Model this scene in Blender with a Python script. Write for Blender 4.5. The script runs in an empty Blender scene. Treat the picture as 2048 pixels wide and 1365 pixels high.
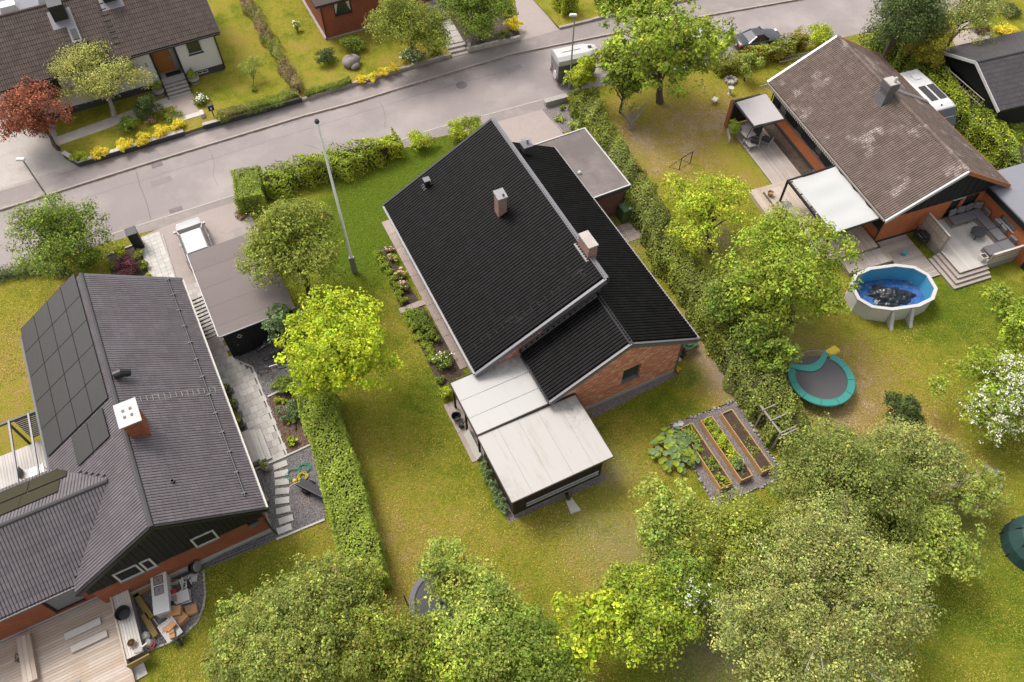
import bpy, math, random
import numpy as np
from mathutils import Vector, Matrix
R = math.radians
scene = bpy.context.scene
COL = scene.collection
random.seed(11)

# ------------------------------------------------------------------ camera
CAM_H, LENS_PX, DOWN = 38.0, 1593.0, R(55.257)      # drone height (m), focal length in photo pixels, tilt below the horizon
cd = bpy.data.cameras.new('camera'); cam = bpy.data.objects.new('camera', cd); COL.objects.link(cam)
cam.location = (0, 0, CAM_H); cam.rotation_euler = (math.pi/2-DOWN, 0, 0)
cd.sensor_width = 36; cd.lens = LENS_PX/2048*36; cd.clip_end = 600; cd.clip_start = .5
scene.camera = cam
# ------------------------------------------------------------------ sky and sun: bright thin overcast
SUN_EL, SUN_AZ = R(56), R(-48)                        # azimuth measured from +Y (away from camera) towards +X
w = bpy.data.worlds.new('World'); scene.world = w; w.use_nodes = True
nt = w.node_tree; nt.nodes.clear()
o_ = nt.nodes.new('ShaderNodeOutputWorld'); b_ = nt.nodes.new('ShaderNodeBackground')
sk = nt.nodes.new('ShaderNodeTexSky'); sk.sky_type = 'NISHITA'; sk.sun_disc = False
sk.sun_elevation = SUN_EL; sk.sun_rotation = SUN_AZ; sk.dust_density = 4; sk.air_density = 1; sk.ozone_density = 1
hs = nt.nodes.new('ShaderNodeHueSaturation'); hs.inputs['Saturation'].default_value = .18
nt.links.new(sk.outputs[0], hs.inputs['Color']); nt.links.new(hs.outputs[0], b_.inputs[0]); nt.links.new(b_.outputs[0], o_.inputs[0])
b_.inputs[1].default_value = .15
sd = bpy.data.lights.new('sun', 'SUN'); sun = bpy.data.objects.new('sun', sd); COL.objects.link(sun)
sd.energy = 1.4; sd.angle = R(20); sd.color = (1, .93, .84)
sun.rotation_euler = (math.pi/2-SUN_EL, 0, math.pi-SUN_AZ); sun.location = (0, 0, 60)
scene.view_settings.view_transform = 'Standard'; scene.view_settings.look = 'None'
scene.view_settings.exposure = .84; scene.view_settings.gamma = 1
scene.view_settings.use_curve_mapping = False
scene.render.engine = 'CYCLES'
scene.cycles.max_bounces = 6; scene.cycles.transparent_max_bounces = 4

# ------------------------------------------------------------------ survey: point of the place seen at photo pixel (px,py), on the level z
_c, _s = math.cos(DOWN), math.sin(DOWN)
def S(px, py, z=0.0):
    x, y = (px-1024)/LENS_PX, (py-682.5)/LENS_PX
    d = (x, _c-y*_s, -_s-y*_c)
    t = (z-CAM_H)/d[2]
    return Vector((d[0]*t, d[1]*t, z))
def ppm(p):                                            # photo pixels per metre at a point
    return LENS_PX/(p[1]*_c+(CAM_H-p[2])*_s)
class Frame:                                           # local axes of a plot: u across, v away from the camera
    def __init__(s, ox, oy, deg):
        s.o = Vector((ox, oy, 0)); s.rz = R(deg)
        s.U = Vector((math.cos(s.rz), math.sin(s.rz), 0)); s.V = Vector((-math.sin(s.rz), math.cos(s.rz), 0))
    def W(s, u, v, z=0): return s.o+s.U*u+s.V*v+Vector((0, 0, z))
    def L(s, px, py, z=0):
        p = S(px, py, z)-s.o; return Vector((p.dot(s.U), p.dot(s.V), z))
MAIN = Frame(9.12, 24.23, 25.956); LEFT = Frame(-11.82, 14.74, 27.64); RIGHT = Frame(22.81, 33.82, 19.63)

# ------------------------------------------------------------------ objects
def tag(o, label=None, cat=None, group=None, kind=None):
    if label: o['label'] = label
    if cat: o['category'] = cat
    if group: o['group'] = group
    if kind: o['kind'] = kind
    return o
def thing(name, label, cat, loc=(0, 0, 0), rz=0, group=None):
    o = bpy.data.objects.new(name, None); COL.objects.link(o); o.location = loc; o.rotation_euler = (0, 0, rz)
    o.empty_display_size = .2
    return tag(o, label, cat, group)
def link(name, mesh, parent=None, loc=None, rz=0):
    o = bpy.data.objects.new(name, mesh); COL.objects.link(o)
    if parent is not None: o.parent = parent
    if loc is not None: o.location = loc
    if rz: o.rotation_euler = (0, 0, rz)
    return o
def copy_tree(o, parent=None):
    c = o.copy(); COL.objects.link(c); c.parent = parent
    for ch in list(KIDS.get(o.name, [])): copy_tree(ch, c)
    return c
KIDS = {}

class MB:                                              # mesh builder: collects shapes, links them as one mesh
    def __init__(s): s.v = []; s.f = []
    def add(s, vs, fs, M=None):
        n = len(s.v)
        s.v += [tuple(M @ Vector(p)) for p in vs] if M is not None else [tuple(p) for p in vs]
        s.f += [tuple(i+n for i in q) for q in fs]; return s
    def box(s, x0, x1, y0, y1, z0, z1, M=None):
        return s.add([(x0,y0,z0),(x1,y0,z0),(x1,y1,z0),(x0,y1,z0),(x0,y0,z1),(x1,y0,z1),(x1,y1,z1),(x0,y1,z1)],
                     [(0,3,2,1),(4,5,6,7),(0,1,5,4),(1,2,6,5),(2,3,7,6),(3,0,4,7)], M)
    def hexa(s, b, t):                                 # b, t: 4 bottom and 4 top points
        return s.add(list(b)+list(t), [(0,3,2,1),(4,5,6,7),(0,1,5,4),(1,2,6,5),(2,3,7,6),(3,0,4,7)])
    def prism(s, pts, z0, z1):
        n = len(pts); a = sum(pts[i][0]*pts[(i+1)%n][1]-pts[(i+1)%n][0]*pts[i][1] for i in range(n))
        if a < 0: pts = pts[::-1]
        return s.add([(p[0],p[1],z0) for p in pts]+[(p[0],p[1],z1) for p in pts],
                     [tuple(range(n-1,-1,-1)), tuple(range(n,2*n))]+[(i,(i+1)%n,n+(i+1)%n,n+i) for i in range(n)])
    def poly(s, pts): return s.add(pts, [tuple(range(len(pts)))])
    def bar(s, p, q, w, h=None, up=(0,0,1)):           # rectangular bar from p to q
        h = h or w; p, q = Vector(p), Vector(q); d = (q-p).normalized(); u = Vector(up)
        if abs(d.dot(u)) > .98: u = Vector((1,0,0))
        a = d.cross(u).normalized()*w/2; b = a.cross(d).normalized()*h/2
        return s.hexa([p-a-b,p+a-b,q+a-b,q-a-b],[p-a+b,p+a+b,q+a+b,q-a+b])
    def tube(s, pts, r, n=6, cap=True):                # r: number or list
        pts = [Vector(p) for p in pts]; k = len(pts); rs = r if isinstance(r,(list,tuple)) else [r]*k
        base = len(s.v); prev = None
        for i,p in enumerate(pts):
            d = (pts[min(i+1,k-1)]-pts[max(i-1,0)]).normalized()
            a = prev-d*prev.dot(d) if prev is not None else d.cross(Vector((0,0,1)) if abs(d.z)<.95 else Vector((1,0,0)))
            if a.length < 1e-4: a = d.cross(Vector((0,1,.3)))
            a.normalize(); b = d.cross(a); prev = a
            for j in range(n):
                t = 2*math.pi*j/n; s.v.append(tuple(p+(a*math.cos(t)+b*math.sin(t))*rs[i]))
        for i in range(k-1):
            for j in range(n):
                s.f.append((base+i*n+j, base+i*n+(j+1)%n, base+(i+1)*n+(j+1)%n, base+(i+1)*n+j))
        if cap:
            s.f.append(tuple(base+j for j in range(n-1,-1,-1))); s.f.append(tuple(base+(k-1)*n+j for j in range(n)))
        return s
    def lathe(s, prof, n=16, c=(0,0), M=None):         # prof: (r,z) from bottom to top
        k = len(prof); vs = []
        for r,z in prof:
            for j in range(n):
                t = 2*math.pi*j/n; vs.append((c[0]+r*math.cos(t), c[1]+r*math.sin(t), z))
        fs = [(i*n+j, i*n+(j+1)%n, (i+1)*n+(j+1)%n, (i+1)*n+j) for i in range(k-1) for j in range(n)]
        fs += [tuple(range(n-1,-1,-1)), tuple((k-1)*n+j for j in range(n))]
        return s.add(vs, fs, M)
    def loft(s, rings, cap=True):                      # rings of equal length, closed loops
        n = len(rings[0]); vs = [p for r in rings for p in r]; k = len(rings)
        fs = [(i*n+j, i*n+(j+1)%n, (i+1)*n+(j+1)%n, (i+1)*n+j) for i in range(k-1) for j in range(n)]
        if cap: fs += [tuple(range(n-1,-1,-1)), tuple((k-1)*n+j for j in range(n))]
        return s.add(vs, fs)
    def wall(s, p0, ex, nrm, L, z0, top, holes=(), depth=.14):   # outer skin of a wall with window reveals
        p0, ex, nrm = Vector(p0), Vector(ex), Vector(nrm)
        P = lambda x, z, d=0: p0+ex*x+Vector((0,0,z))-nrm*d
        xs = sorted({0, L, *[h[0] for h in holes], *[h[1] for h in holes], *[t[0] for t in top if 0 < t[0] < L]})
        def tz(x):
            for a, b in zip(top, top[1:]):
                if a[0] <= x <= b[0]+1e-6: return a[1]+(b[1]-a[1])*(x-a[0])/max(1e-9, b[0]-a[0])
            return top[-1][1]
        flip = ex.cross(Vector((0,0,1))).dot(nrm) < 0
        def q(a, b, c, d):
            s.poly([d, c, b, a] if flip else [a, b, c, d])
        for a, b in zip(xs, xs[1:]):
            m = (a+b)/2; hs_ = sorted([h for h in holes if h[0] <= m <= h[1]], key=lambda h: h[2]); z = z0
            for h in hs_:
                if h[2] > z+1e-4: q(P(a,z),P(b,z),P(b,h[2]),P(a,h[2]))
                z = h[3]
            if tz(m) > z+1e-4: q(P(a,z),P(b,z),P(b,tz(b)),P(a,tz(a)))
        for h in holes:
            x0, x1, a, b = h[:4]; D = depth
            q(P(x0,a),P(x1,a),P(x1,a,D),P(x0,a,D)); q(P(x0,b,D),P(x1,b,D),P(x1,b),P(x0,b))
            q(P(x0,a),P(x0,a,D),P(x0,b,D),P(x0,b)); q(P(x1,a,D),P(x1,a),P(x1,b),P(x1,b,D))
        return s
    def mesh(s, name, mat, smooth=False):
        me = bpy.data.meshes.new(name); me.from_pydata(s.v, [], s.f); me.update()
        if mat is not None: me.materials.append(MAT[mat] if isinstance(mat, str) else mat)
        if smooth: me.polygons.foreach_set('use_smooth', [True]*len(me.polygons))
        return me
    def build(s, name, mat, parent=None, loc=None, rz=0, smooth=False, bevel=0, sub=0):
        o = link(name, s.mesh(name, mat, smooth), parent, loc, rz)
        if bevel:
            m = o.modifiers.new('bevel','BEVEL'); m.width = bevel; m.segments = 1; m.limit_method = 'ANGLE'
        if sub:
            m = o.modifiers.new('sub','SUBSURF'); m.levels = sub; m.render_levels = sub
        if parent is not None: KIDS.setdefault(parent.name, []).append(o)
        return o
def struct(name, mb, mat): return tag(mb.build(name, mat), kind='structure')

# ------------------------------------------------------------------ materials
MAT = {}
def _n(nt, t, **kw):
    n = nt.nodes.new(t)
    for k, v in kw.items():
        if hasattr(n, k): setattr(n, k, v)
        else: n.inputs[k].default_value = v
    return n
def new_mat(name):
    m = bpy.data.materials.new(name); m.use_nodes = True; MAT[name] = m
    nt = m.node_tree; p = nt.nodes['Principled BSDF']; return m, nt, p
def mixc(nt, fac, a, b, mode='MIX'):
    n = nt.nodes.new('ShaderNodeMix'); n.data_type = 'RGBA'; n.blend_type = mode
    for i, v in ((0, fac), (6, a), (7, b)):
        if hasattr(v, 'is_linked') or isinstance(v, bpy.types.NodeSocket): nt.links.new(v, n.inputs[i])
        else: n.inputs[i].default_value = v if i == 0 else (*v[:3], 1)
    return n.outputs[2]
def math_(nt, op, a, b=0.0, c=None, clamp=False):
    n = nt.nodes.new('ShaderNodeMath'); n.operation = op; n.use_clamp = clamp
    for i, v in ((0, a), (1, b), (2, c)):
        if v is None: continue
        if isinstance(v, bpy.types.NodeSocket): nt.links.new(v, n.inputs[i])
        else: n.inputs[i].default_value = v
    return n.outputs[0]
def noise(nt, co, scale, detail=3, rough=.6, dist=0):
    n = _n(nt, 'ShaderNodeTexNoise', Scale=scale, Detail=detail, Roughness=rough, Distortion=dist)
    nt.links.new(co, n.inputs['Vector']); return n.outputs[0]
def ramp(nt, fac, *stops):
    n = nt.nodes.new('ShaderNodeValToRGB'); e = n.color_ramp.elements
    while len(e) < len(stops): e.new(.5)
    for el, (pos, c) in zip(e, stops): el.position = pos; el.color = (*c, 1) if len(c) == 3 else c
    nt.links.new(fac, n.inputs[0]); return n.outputs[0]
def bump(nt, p, h, strength, dist=.02):
    n = _n(nt, 'ShaderNodeBump', Strength=strength, Distance=dist); nt.links.new(h, n.inputs['Height']); nt.links.new(n.outputs[0], p.inputs['Normal'])
def g3(c, k): return tuple(min(1, x*k) for x in c)
def mat(name, col, rough=.8, var=.2, scale=1.2, fine=14, fvar=.12, bmp=.25, metal=0, spec=.35, obj=0, wear=None, wscale=.6, wpos=(.55, .7), coat=0):
    m, nt, p = new_mat(name)
    geo = nt.nodes.new('ShaderNodeNewGeometry'); co = geo.outputs['Position']
    c = mixc(nt, noise(nt, co, scale, 4), g3(col, 1-var), g3(col, 1+var))
    fn = noise(nt, co, fine, 3, .7)
    c = mixc(nt, 1.0, c, ramp(nt, fn, (.25, (1-fvar*2,)*3), (.75, (1+0*fvar,)*3)), 'MULTIPLY')
    if obj:
        oi = nt.nodes.new('ShaderNodeObjectInfo')
        c = mixc(nt, 1.0, c, ramp(nt, math_(nt, 'FRACT', math_(nt, 'ADD', oi.outputs['Random'], geo.outputs['Random Per Island'])), (0, (1-obj,)*3), (1, (1,)*3)), 'MULTIPLY')
    if wear:
        c = mixc(nt, ramp(nt, noise(nt, co, wscale, 5, .65), (wpos[0], (0,0,0)), (wpos[1], (1,1,1))), c, wear)
    nt.links.new(c, p.inputs['Base Color'])
    p.inputs['Roughness'].default_value = rough; p.inputs['Metallic'].default_value = metal
    p.inputs['Specular IOR Level'].default_value = spec
    if coat: p.inputs['Coat Weight'].default_value = coat; p.inputs['Coat Roughness'].default_value = .08
    if bmp: bump(nt, p, fn, bmp)
    return m
def plain(name, col, rough=.5, metal=0, spec=.4, coat=0):
    return mat(name, col, rough, var=.06, scale=2.5, fine=25, fvar=.04, bmp=.03, metal=metal, spec=spec, coat=coat)

# ------------------------------------------------------------------ the materials of the place
mat('asphalt', (.265, .228, .22), .9, var=.10, scale=.35, fine=30, fvar=.10, bmp=.3, wear=(.33,.285,.272), wscale=.22, wpos=(.45,.75))
mat('asphalt_old', (.36, .30, .278), .9, var=.12, scale=.5, fine=22, fvar=.14, bmp=.3, wear=(.22,.2,.19), wscale=.5, wpos=(.55,.72))
mat('pavement', (.26, .222, .21), .9, var=.14, scale=.6, fine=20, fvar=.14, bmp=.3, wear=(.335,.285,.265), wscale=.4, wpos=(.5,.75))
mat('kerb_stone', (.36, .31, .28), .85, var=.2, scale=3, bmp=.4)
mat('tar', (.16, .148, .145), .9, var=.1)
mat('iron', (.17, .14, .135), .7, var=.15, fine=60, bmp=.5)
mat('concrete', (.42, .38, .35), .85, var=.12, scale=1.5, bmp=.25, wear=(.3,.26,.23), wscale=.8, wpos=(.5,.75))
mat('concrete_light', (.56, .53, .49), .85, var=.08, scale=2, bmp=.2, obj=.16)
mat('concrete_pink', (.40, .325, .29), .88, var=.14, scale=2, bmp=.25, obj=.2)
mat('slab', (.50, .465, .435), .85, var=.10, scale=2, bmp=.2, obj=.28)
mat('plinth_grey', (.40, .385, .37), .85, var=.1, bmp=.2)
mat('plinth_dark', (.055, .052, .06), .8, var=.1)
mat('granite', (.35, .33, .31), .85, var=.25, scale=5, fine=40, bmp=.5)
mat('boulder', (.27, .235, .225), .85, var=.25, scale=2, fine=20, bmp=.6)
mat('stone', (.42, .38, .34), .85, var=.2, scale=4, obj=.45, bmp=.4)
mat('soil', (.085, .055, .038), .95, var=.35, scale=3, fine=12, fvar=.3, bmp=.8)
mat('black_metal', (.018, .018, .02), .45, var=.1, spec=.4, bmp=.05)
mat('grey_metal', (.16, .155, .165), .45, var=.1, metal=.3, bmp=.05)
mat('light_metal', (.33, .325, .33), .4, var=.08, metal=.5, bmp=.05)
mat('zinc', (.30, .285, .285), .5, var=.12, metal=.3, bmp=.1)
mat('white_paint', (.5, .49, .48), .5, var=.05, bmp=.05)
mat('plaster_white', (.62, .595, .58), .85, var=.04, scale=1, fine=30, bmp=.15)
mat('black_wood', (.016, .016, .018), .7, var=.2, fine=20, bmp=.3, obj=.3)
mat('dark_brown_wood', (.05, .034, .027), .75, var=.2, fine=20, bmp=.3, obj=.3)
mat('rubber', (.02, .02, .022), .8, var=.1)
mat('felt_roof', (.14, .117, .11), .9, var=.10, scale=.8, fine=60, fvar=.10, bmp=.35, wear=(.2,.17,.162), wscale=.5, wpos=(.45,.75))
mat('felt_roof_light', (.178, .147, .14), .9, var=.06, scale=.8, fine=60, fvar=.08, bmp=.35, obj=.06, wear=(.2,.18,.17), wscale=.7, wpos=(.62,.8))
mat('felt_grey', (.22, .22, .245), .85, var=.05, scale=.5, fine=60, bmp=.2)
mat('pine_wood', (.52, .31, .13), .7, var=.12, scale=2, fine=18, bmp=.15)
mat('old_wood', (.33, .285, .25), .85, var=.2, scale=2, fine=20, bmp=.3, obj=.25)
mat('firewood', (.55, .36, .22), .85, var=.2, obj=.4)
mat('bark', (.13, .105, .085), .95, var=.3, scale=4, fine=16, fvar=.25, bmp=.8)
mat('bark_pale', (.30, .27, .24), .9, var=.3, scale=4, fine=16, bmp=.6)
mat('twig', (.045, .04, .02), .95, var=.3, scale=4)
mat('twig_brown', (.16, .115, .075), .95, var=.3, scale=4)
mat('glass', (.035, .042, .04), .06, var=.3, scale=.8, bmp=0, spec=.6)
mat('glass_pale', (.20, .21, .22), .15, var=.3, scale=.8, bmp=0, spec=.6)
mat('cloth_grey', (.40, .365, .36), .9, var=.05, fine=40, bmp=.1)
mat('cloth_white', (.46, .46, .45), .85, var=.03, scale=1, fine=40, bmp=.06)
mat('cushion', (.165, .155, .165), .9, var=.1, fine=50, bmp=.15)
mat('cushion_dark', (.06, .058, .065), .9, var=.1, fine=50, bmp=.15)
mat('solar_cell', (.030, .026, .025), .22, var=.12, scale=.6, bmp=0, spec=.5, obj=.1)
mat('poly_sheet', (.56, .535, .51), .55, var=.03, scale=.7, fine=8, fvar=.02, bmp=.05, spec=.3)
mat('chrome', (.6, .6, .6), .25, var=.05, metal=1, bmp=0)
mat('terracotta', (.35, .13, .06), .8, var=.15)
plain('car_white', (.40, .395, .395), .35, coat=.15); plain('van_white', (.52, .515, .505), .4); plain('car_grey', (.045, .048, .054), .35, metal=.3, coat=.3)
plain('car_red', (.16, .02, .025), .28, coat=1); plain('car_glass', (.02, .025, .03), .05, spec=.7); plain('cream_paint', (.62, .56, .34), .35, coat=.5)
plain('trailer_grey', (.11, .105, .10), .4); plain('lamp_red', (.3, .015, .015), .3); plain('lamp_clear', (.7, .7, .7), .15)
plain('plastic_black', (.018, .018, .02), .5); plain('plastic_green', (.045, .11, .05), .5); plain('plastic_white', (.56, .545, .53), .45)
plain('plastic_red', (.5, .03, .03), .45); plain('plastic_blue', (.03, .16, .5), .4); plain('plastic_cyan', (.07, .32, .50), .35); plain('plastic_yellow', (.62, .46, .03), .45)
plain('plastic_teal', (.02, .30, .33), .45); plain('plastic_pink', (.65, .12, .14), .45); plain('orange_hose', (.62, .25, .08), .5); plain('green_hose', (.04, .26, .16), .5)
plain('door_brown', (.26, .095, .018), .45); plain('box_green', (.07, .125, .05), .5); plain('sleeper_yellow', (.25, .17, .055), .8)
plain('cardboard', (.42, .22, .10), .8); plain('white_line', (.6, .58, .55), .7); plain('pad_teal', (.035, .235, .20), .45)
plain('sign_grey', (.2, .2, .2), .6); plain('tarp_black', (.022, .021, .022), .28, spec=.6); plain('mat_black', (.085, .08, .085), .85)
plain('wicker', (.3, .17, .07), .8)

def brick_mat(name, c1, c2, mortar, w=.26, h=.077, ms=.010, speck=None):
    m, nt, p = new_mat(name)
    tc = nt.nodes.new('ShaderNodeTexCoord'); sx = nt.nodes.new('ShaderNodeSeparateXYZ'); nt.links.new(tc.outputs['Object'], sx.inputs[0])
    cx = nt.nodes.new('ShaderNodeCombineXYZ'); nt.links.new(math_(nt,'ADD',sx.outputs[0],sx.outputs[1]), cx.inputs[0]); nt.links.new(sx.outputs[2], cx.inputs[1])
    b = _n(nt,'ShaderNodeTexBrick', Scale=1.0); b.inputs['Brick Width'].default_value = w; b.inputs['Row Height'].default_value = h
    b.inputs['Mortar Size'].default_value = ms; b.inputs['Mortar Smooth'].default_value = .2; b.inputs['Bias'].default_value = -.1
    b.inputs['Color1'].default_value = (*c1,1); b.inputs['Color2'].default_value = (*c2,1); b.inputs['Mortar'].default_value = (*mortar,1)
    nt.links.new(cx.outputs[0], b.inputs['Vector'])
    co = tc.outputs['Object']
    c = mixc(nt, 1.0, b.outputs[0], ramp(nt, noise(nt, co, 1.1, 4), (.3,(.8,)*3), (.7,(1,)*3)), 'MULTIPLY')
    if speck:
        mp = nt.nodes.new('ShaderNodeMapping'); mp.inputs['Scale'].default_value = (1/w, 1/h, 1); nt.links.new(cx.outputs[0], mp.inputs[0])
        wn = nt.nodes.new('ShaderNodeTexWhiteNoise'); wn.noise_dimensions = '2D'
        fl = nt.nodes.new('ShaderNodeVectorMath'); fl.operation = 'FLOOR'; nt.links.new(mp.outputs[0], fl.inputs[0]); nt.links.new(fl.outputs[0], wn.inputs[0])
        c = mixc(nt, ramp(nt, wn.outputs[0], (.72,(0,0,0)), (.9,(.8,)*3)), c, speck)
    nt.links.new(c, p.inputs['Base Color']); p.inputs['Roughness'].default_value = .9; p.inputs['Specular IOR Level'].default_value = .2
    bump(nt, p, math_(nt,'SUBTRACT',1.0,b.outputs['Fac']), .5, .01)
brick_mat('brick_main', (.54,.16,.078), (.64,.215,.115), (.52,.34,.25), speck=(.75,.45,.29))
brick_mat('brick_left', (.27,.075,.034), (.32,.10,.045), (.25,.11,.07))
brick_mat('brick_right', (.42,.125,.045), (.48,.15,.06), (.40,.15,.075))
brick_mat('brick_red', (.27,.075,.04), (.31,.09,.05), (.26,.11,.08))
brick_mat('brick_garage', (.155,.05,.04), (.20,.07,.055), (.26,.2,.18))
brick_mat('brick_chimney', (.22,.10,.07), (.30,.15,.11), (.42,.36,.32))

def tile_mat(name, c1, c2, rough=.55, spec=.35, lichen=None, lscale=.55, lpos=(.56,.66), moss=None):
    m, nt, p = new_mat(name)
    geo = nt.nodes.new('ShaderNodeNewGeometry'); oi = nt.nodes.new('ShaderNodeObjectInfo'); co = geo.outputs['Position']
    rnd = math_(nt,'FRACT', math_(nt,'ADD', math_(nt,'MULTIPLY',oi.outputs['Random'],7.31), geo.outputs['Random Per Island']))
    c = mixc(nt, rnd, c1, c2)
    c = mixc(nt, 1.0, c, ramp(nt, noise(nt,co,.9,4), (.3,(.8,)*3), (.7,(1.0,)*3)), 'MULTIPLY')
    fn = noise(nt, co, 28, 3, .7)
    c = mixc(nt, 1.0, c, ramp(nt, fn, (.25,(.75,)*3), (.7,(1,)*3)), 'MULTIPLY')
    if lichen:
        a = ramp(nt, noise(nt,co,lscale,3,.55), (lpos[0],(0,0,0)), (lpos[1],(1,1,1)))
        b = ramp(nt, noise(nt,co,9,3,.75), (.42,(0,0,0)), (.62,(1,1,1)))
        r2 = ramp(nt, rnd, (.25,(.15,)*3), (.75,(1,)*3))
        c = mixc(nt, math_(nt,'MULTIPLY',math_(nt,'MULTIPLY',a,b),r2), c, lichen)
        d = ramp(nt, noise(nt,co,16,2,.8), (.66,(0,0,0)), (.72,(.6,)*3)); c = mixc(nt, d, c, g3(lichen,.85))
    if moss: c = mixc(nt, ramp(nt, noise(nt,co,1.7,5,.7), (.58,(0,0,0)), (.8,(.6,)*3)), c, moss)
    nt.links.new(c, p.inputs['Base Color']); p.inputs['Roughness'].default_value = rough; p.inputs['Specular IOR Level'].default_value = spec
    bump(nt, p, fn, .2)
tile_mat('tile_black', (.0035,.0031,.0033), (.0078,.0069,.0073), .55, .12)
tile_mat('tile_grey', (.13,.111,.121), (.157,.135,.146), .5, .35)
tile_mat('tile_charcoal', (.055,.048,.052), (.07,.062,.066), .55, .35)
tile_mat('tile_brown', (.14,.101,.084), (.185,.135,.113), .8, .25, lichen=(.42,.36,.33))
tile_mat('tile_brown_dark', (.075,.054,.046), (.10,.073,.062), .8, .25, moss=(.05,.055,.03))

def gravel_mat(name, c1, c2, scale):
    m, nt, p = new_mat(name)
    co = nt.nodes.new('ShaderNodeNewGeometry').outputs['Position']
    v = _n(nt,'ShaderNodeTexVoronoi', Scale=scale); nt.links.new(co, v.inputs['Vector'])
    c = mixc(nt, ramp(nt, v.outputs['Color'], (.1,(0,0,0)), (.9,(1,1,1))), c1, c2)
    c = mixc(nt, 1.0, c, ramp(nt, v.outputs['Distance'], (.2,(1,)*3), (.75,(.35,)*3)), 'MULTIPLY')
    c = mixc(nt, 1.0, c, ramp(nt, noise(nt,co,.8,4), (.3,(.8,)*3), (.7,(1,)*3)), 'MULTIPLY')
    nt.links.new(c, p.inputs['Base Color']); p.inputs['Roughness'].default_value = .9
    bump(nt, p, v.outputs['Distance'], .8, -.03)
gravel_mat('gravel', (.14,.13,.135), (.34,.31,.31), 22)
gravel_mat('gravel_pink', (.20,.165,.16), (.42,.36,.35), 26)
gravel_mat('mulch', (.09,.05,.034), (.30,.185,.125), 16)
gravel_mat('bed_soil', (.06,.038,.026), (.17,.115,.08), 18)

def lawn_mat():
    m, nt, p = new_mat('lawn')
    geo = nt.nodes.new('ShaderNodeNewGeometry'); co = geo.outputs['Position']
    def att(n): a = nt.nodes.new('ShaderNodeAttribute'); a.attribute_name = n; return a.outputs['Fac']
    dry, lush, bare = att('dry'), att('lush'), att('bare')
    big = noise(nt,co,.32,5,.6,.4); mid = noise(nt,co,1.3,5,.65,.3); fine = noise(nt,co,9,4,.75); vf = noise(nt,co,45,2,.8)
    t = math_(nt,'ADD', math_(nt,'MULTIPLY',math_(nt,'SUBTRACT',big,.5),1.0), math_(nt,'MULTIPLY',math_(nt,'SUBTRACT',mid,.5),1.1))
    t = math_(nt,'ADD', t, math_(nt,'MULTIPLY',math_(nt,'SUBTRACT',fine,.5),.75))
    t = math_(nt,'ADD', math_(nt,'ADD', t, .39), math_(nt,'SUBTRACT', math_(nt,'MULTIPLY',dry,.42), math_(nt,'MULTIPLY',lush,.55)), None, True)
    c = ramp(nt, t, (0,(.105,.155,.012)), (.25,(.19,.21,.018)), (.5,(.30,.27,.034)), (.72,(.345,.255,.06)), (.88,(.38,.268,.11)), (1,(.44,.32,.185)))
    bt = math_(nt,'MULTIPLY', bare, ramp(nt, noise(nt,co,5,4,.7), (.3,(.2,)*3), (.6,(1,1,1))))
    c = mixc(nt, math_(nt,'MULTIPLY',bt,.8), c, (.36,.275,.20))
    c = mixc(nt, 1.0, c, ramp(nt, vf, (.25,(.66,)*3), (.7,(1.1,)*3)), 'MULTIPLY')
    c = mixc(nt, 1.0, c, ramp(nt, fine, (.3,(.78,)*3), (.65,(1.05,)*3)), 'MULTIPLY')
    nt.links.new(c, p.inputs['Base Color']); p.inputs['Roughness'].default_value = 1; p.inputs['Specular IOR Level'].default_value = .1
    bump(nt, p, math_(nt,'ADD',vf,math_(nt,'MULTIPLY',fine,2.0)), .8, .05)
lawn_mat()

def leaf_mat(name, trans=.28, rough=.6, spec=.25):
    m, nt, p = new_mat(name)
    a = nt.nodes.new('ShaderNodeAttribute'); a.attribute_name = 'leaf_colour'
    nt.links.new(a.outputs['Color'], p.inputs['Base Color']); p.inputs['Roughness'].default_value = rough; p.inputs['Specular IOR Level'].default_value = spec
    tr = nt.nodes.new('ShaderNodeBsdfTranslucent'); nt.links.new(a.outputs['Color'], tr.inputs[0])
    mx = nt.nodes.new('ShaderNodeMixShader'); mx.inputs[0].default_value = trans
    nt.links.new(p.outputs[0], mx.inputs[1]); nt.links.new(tr.outputs[0], mx.inputs[2])
    nt.links.new(mx.outputs[0], nt.nodes['Material Output'].inputs[0])
leaf_mat('leaf'); leaf_mat('leaf_dark', .2); leaf_mat('petal', .3)

def stain_sheet(name, base, grime, black):
    m, nt, p = new_mat(name)
    tc = nt.nodes.new('ShaderNodeTexCoord'); mp = nt.nodes.new('ShaderNodeMapping'); mp.inputs['Scale'].default_value = (2.2,.35,1); nt.links.new(tc.outputs['Object'], mp.inputs[0])
    co = tc.outputs['Object']
    c = mixc(nt, ramp(nt, noise(nt,mp.outputs[0],1.1,5,.7), (.52,(0,0,0)), (.78,(.8,)*3)), base, grime)
    a = nt.nodes.new('ShaderNodeAttribute'); a.attribute_name = 'grime'
    c = mixc(nt, math_(nt,'MULTIPLY', a.outputs['Fac'], ramp(nt, noise(nt,co,2.6,6,.8), (.45,(0,0,0)), (.72,(1,1,1)))), c, black)
    nt.links.new(c, p.inputs['Base Color']); p.inputs['Roughness'].default_value = .5; p.inputs['Specular IOR Level'].default_value = .3
stain_sheet('poly_stained', (.375,.355,.333), (.285,.24,.19), (.13,.12,.105))
stain_sheet('poly_clean', (.385,.37,.357), (.355,.338,.322), (.155,.145,.133))
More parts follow.
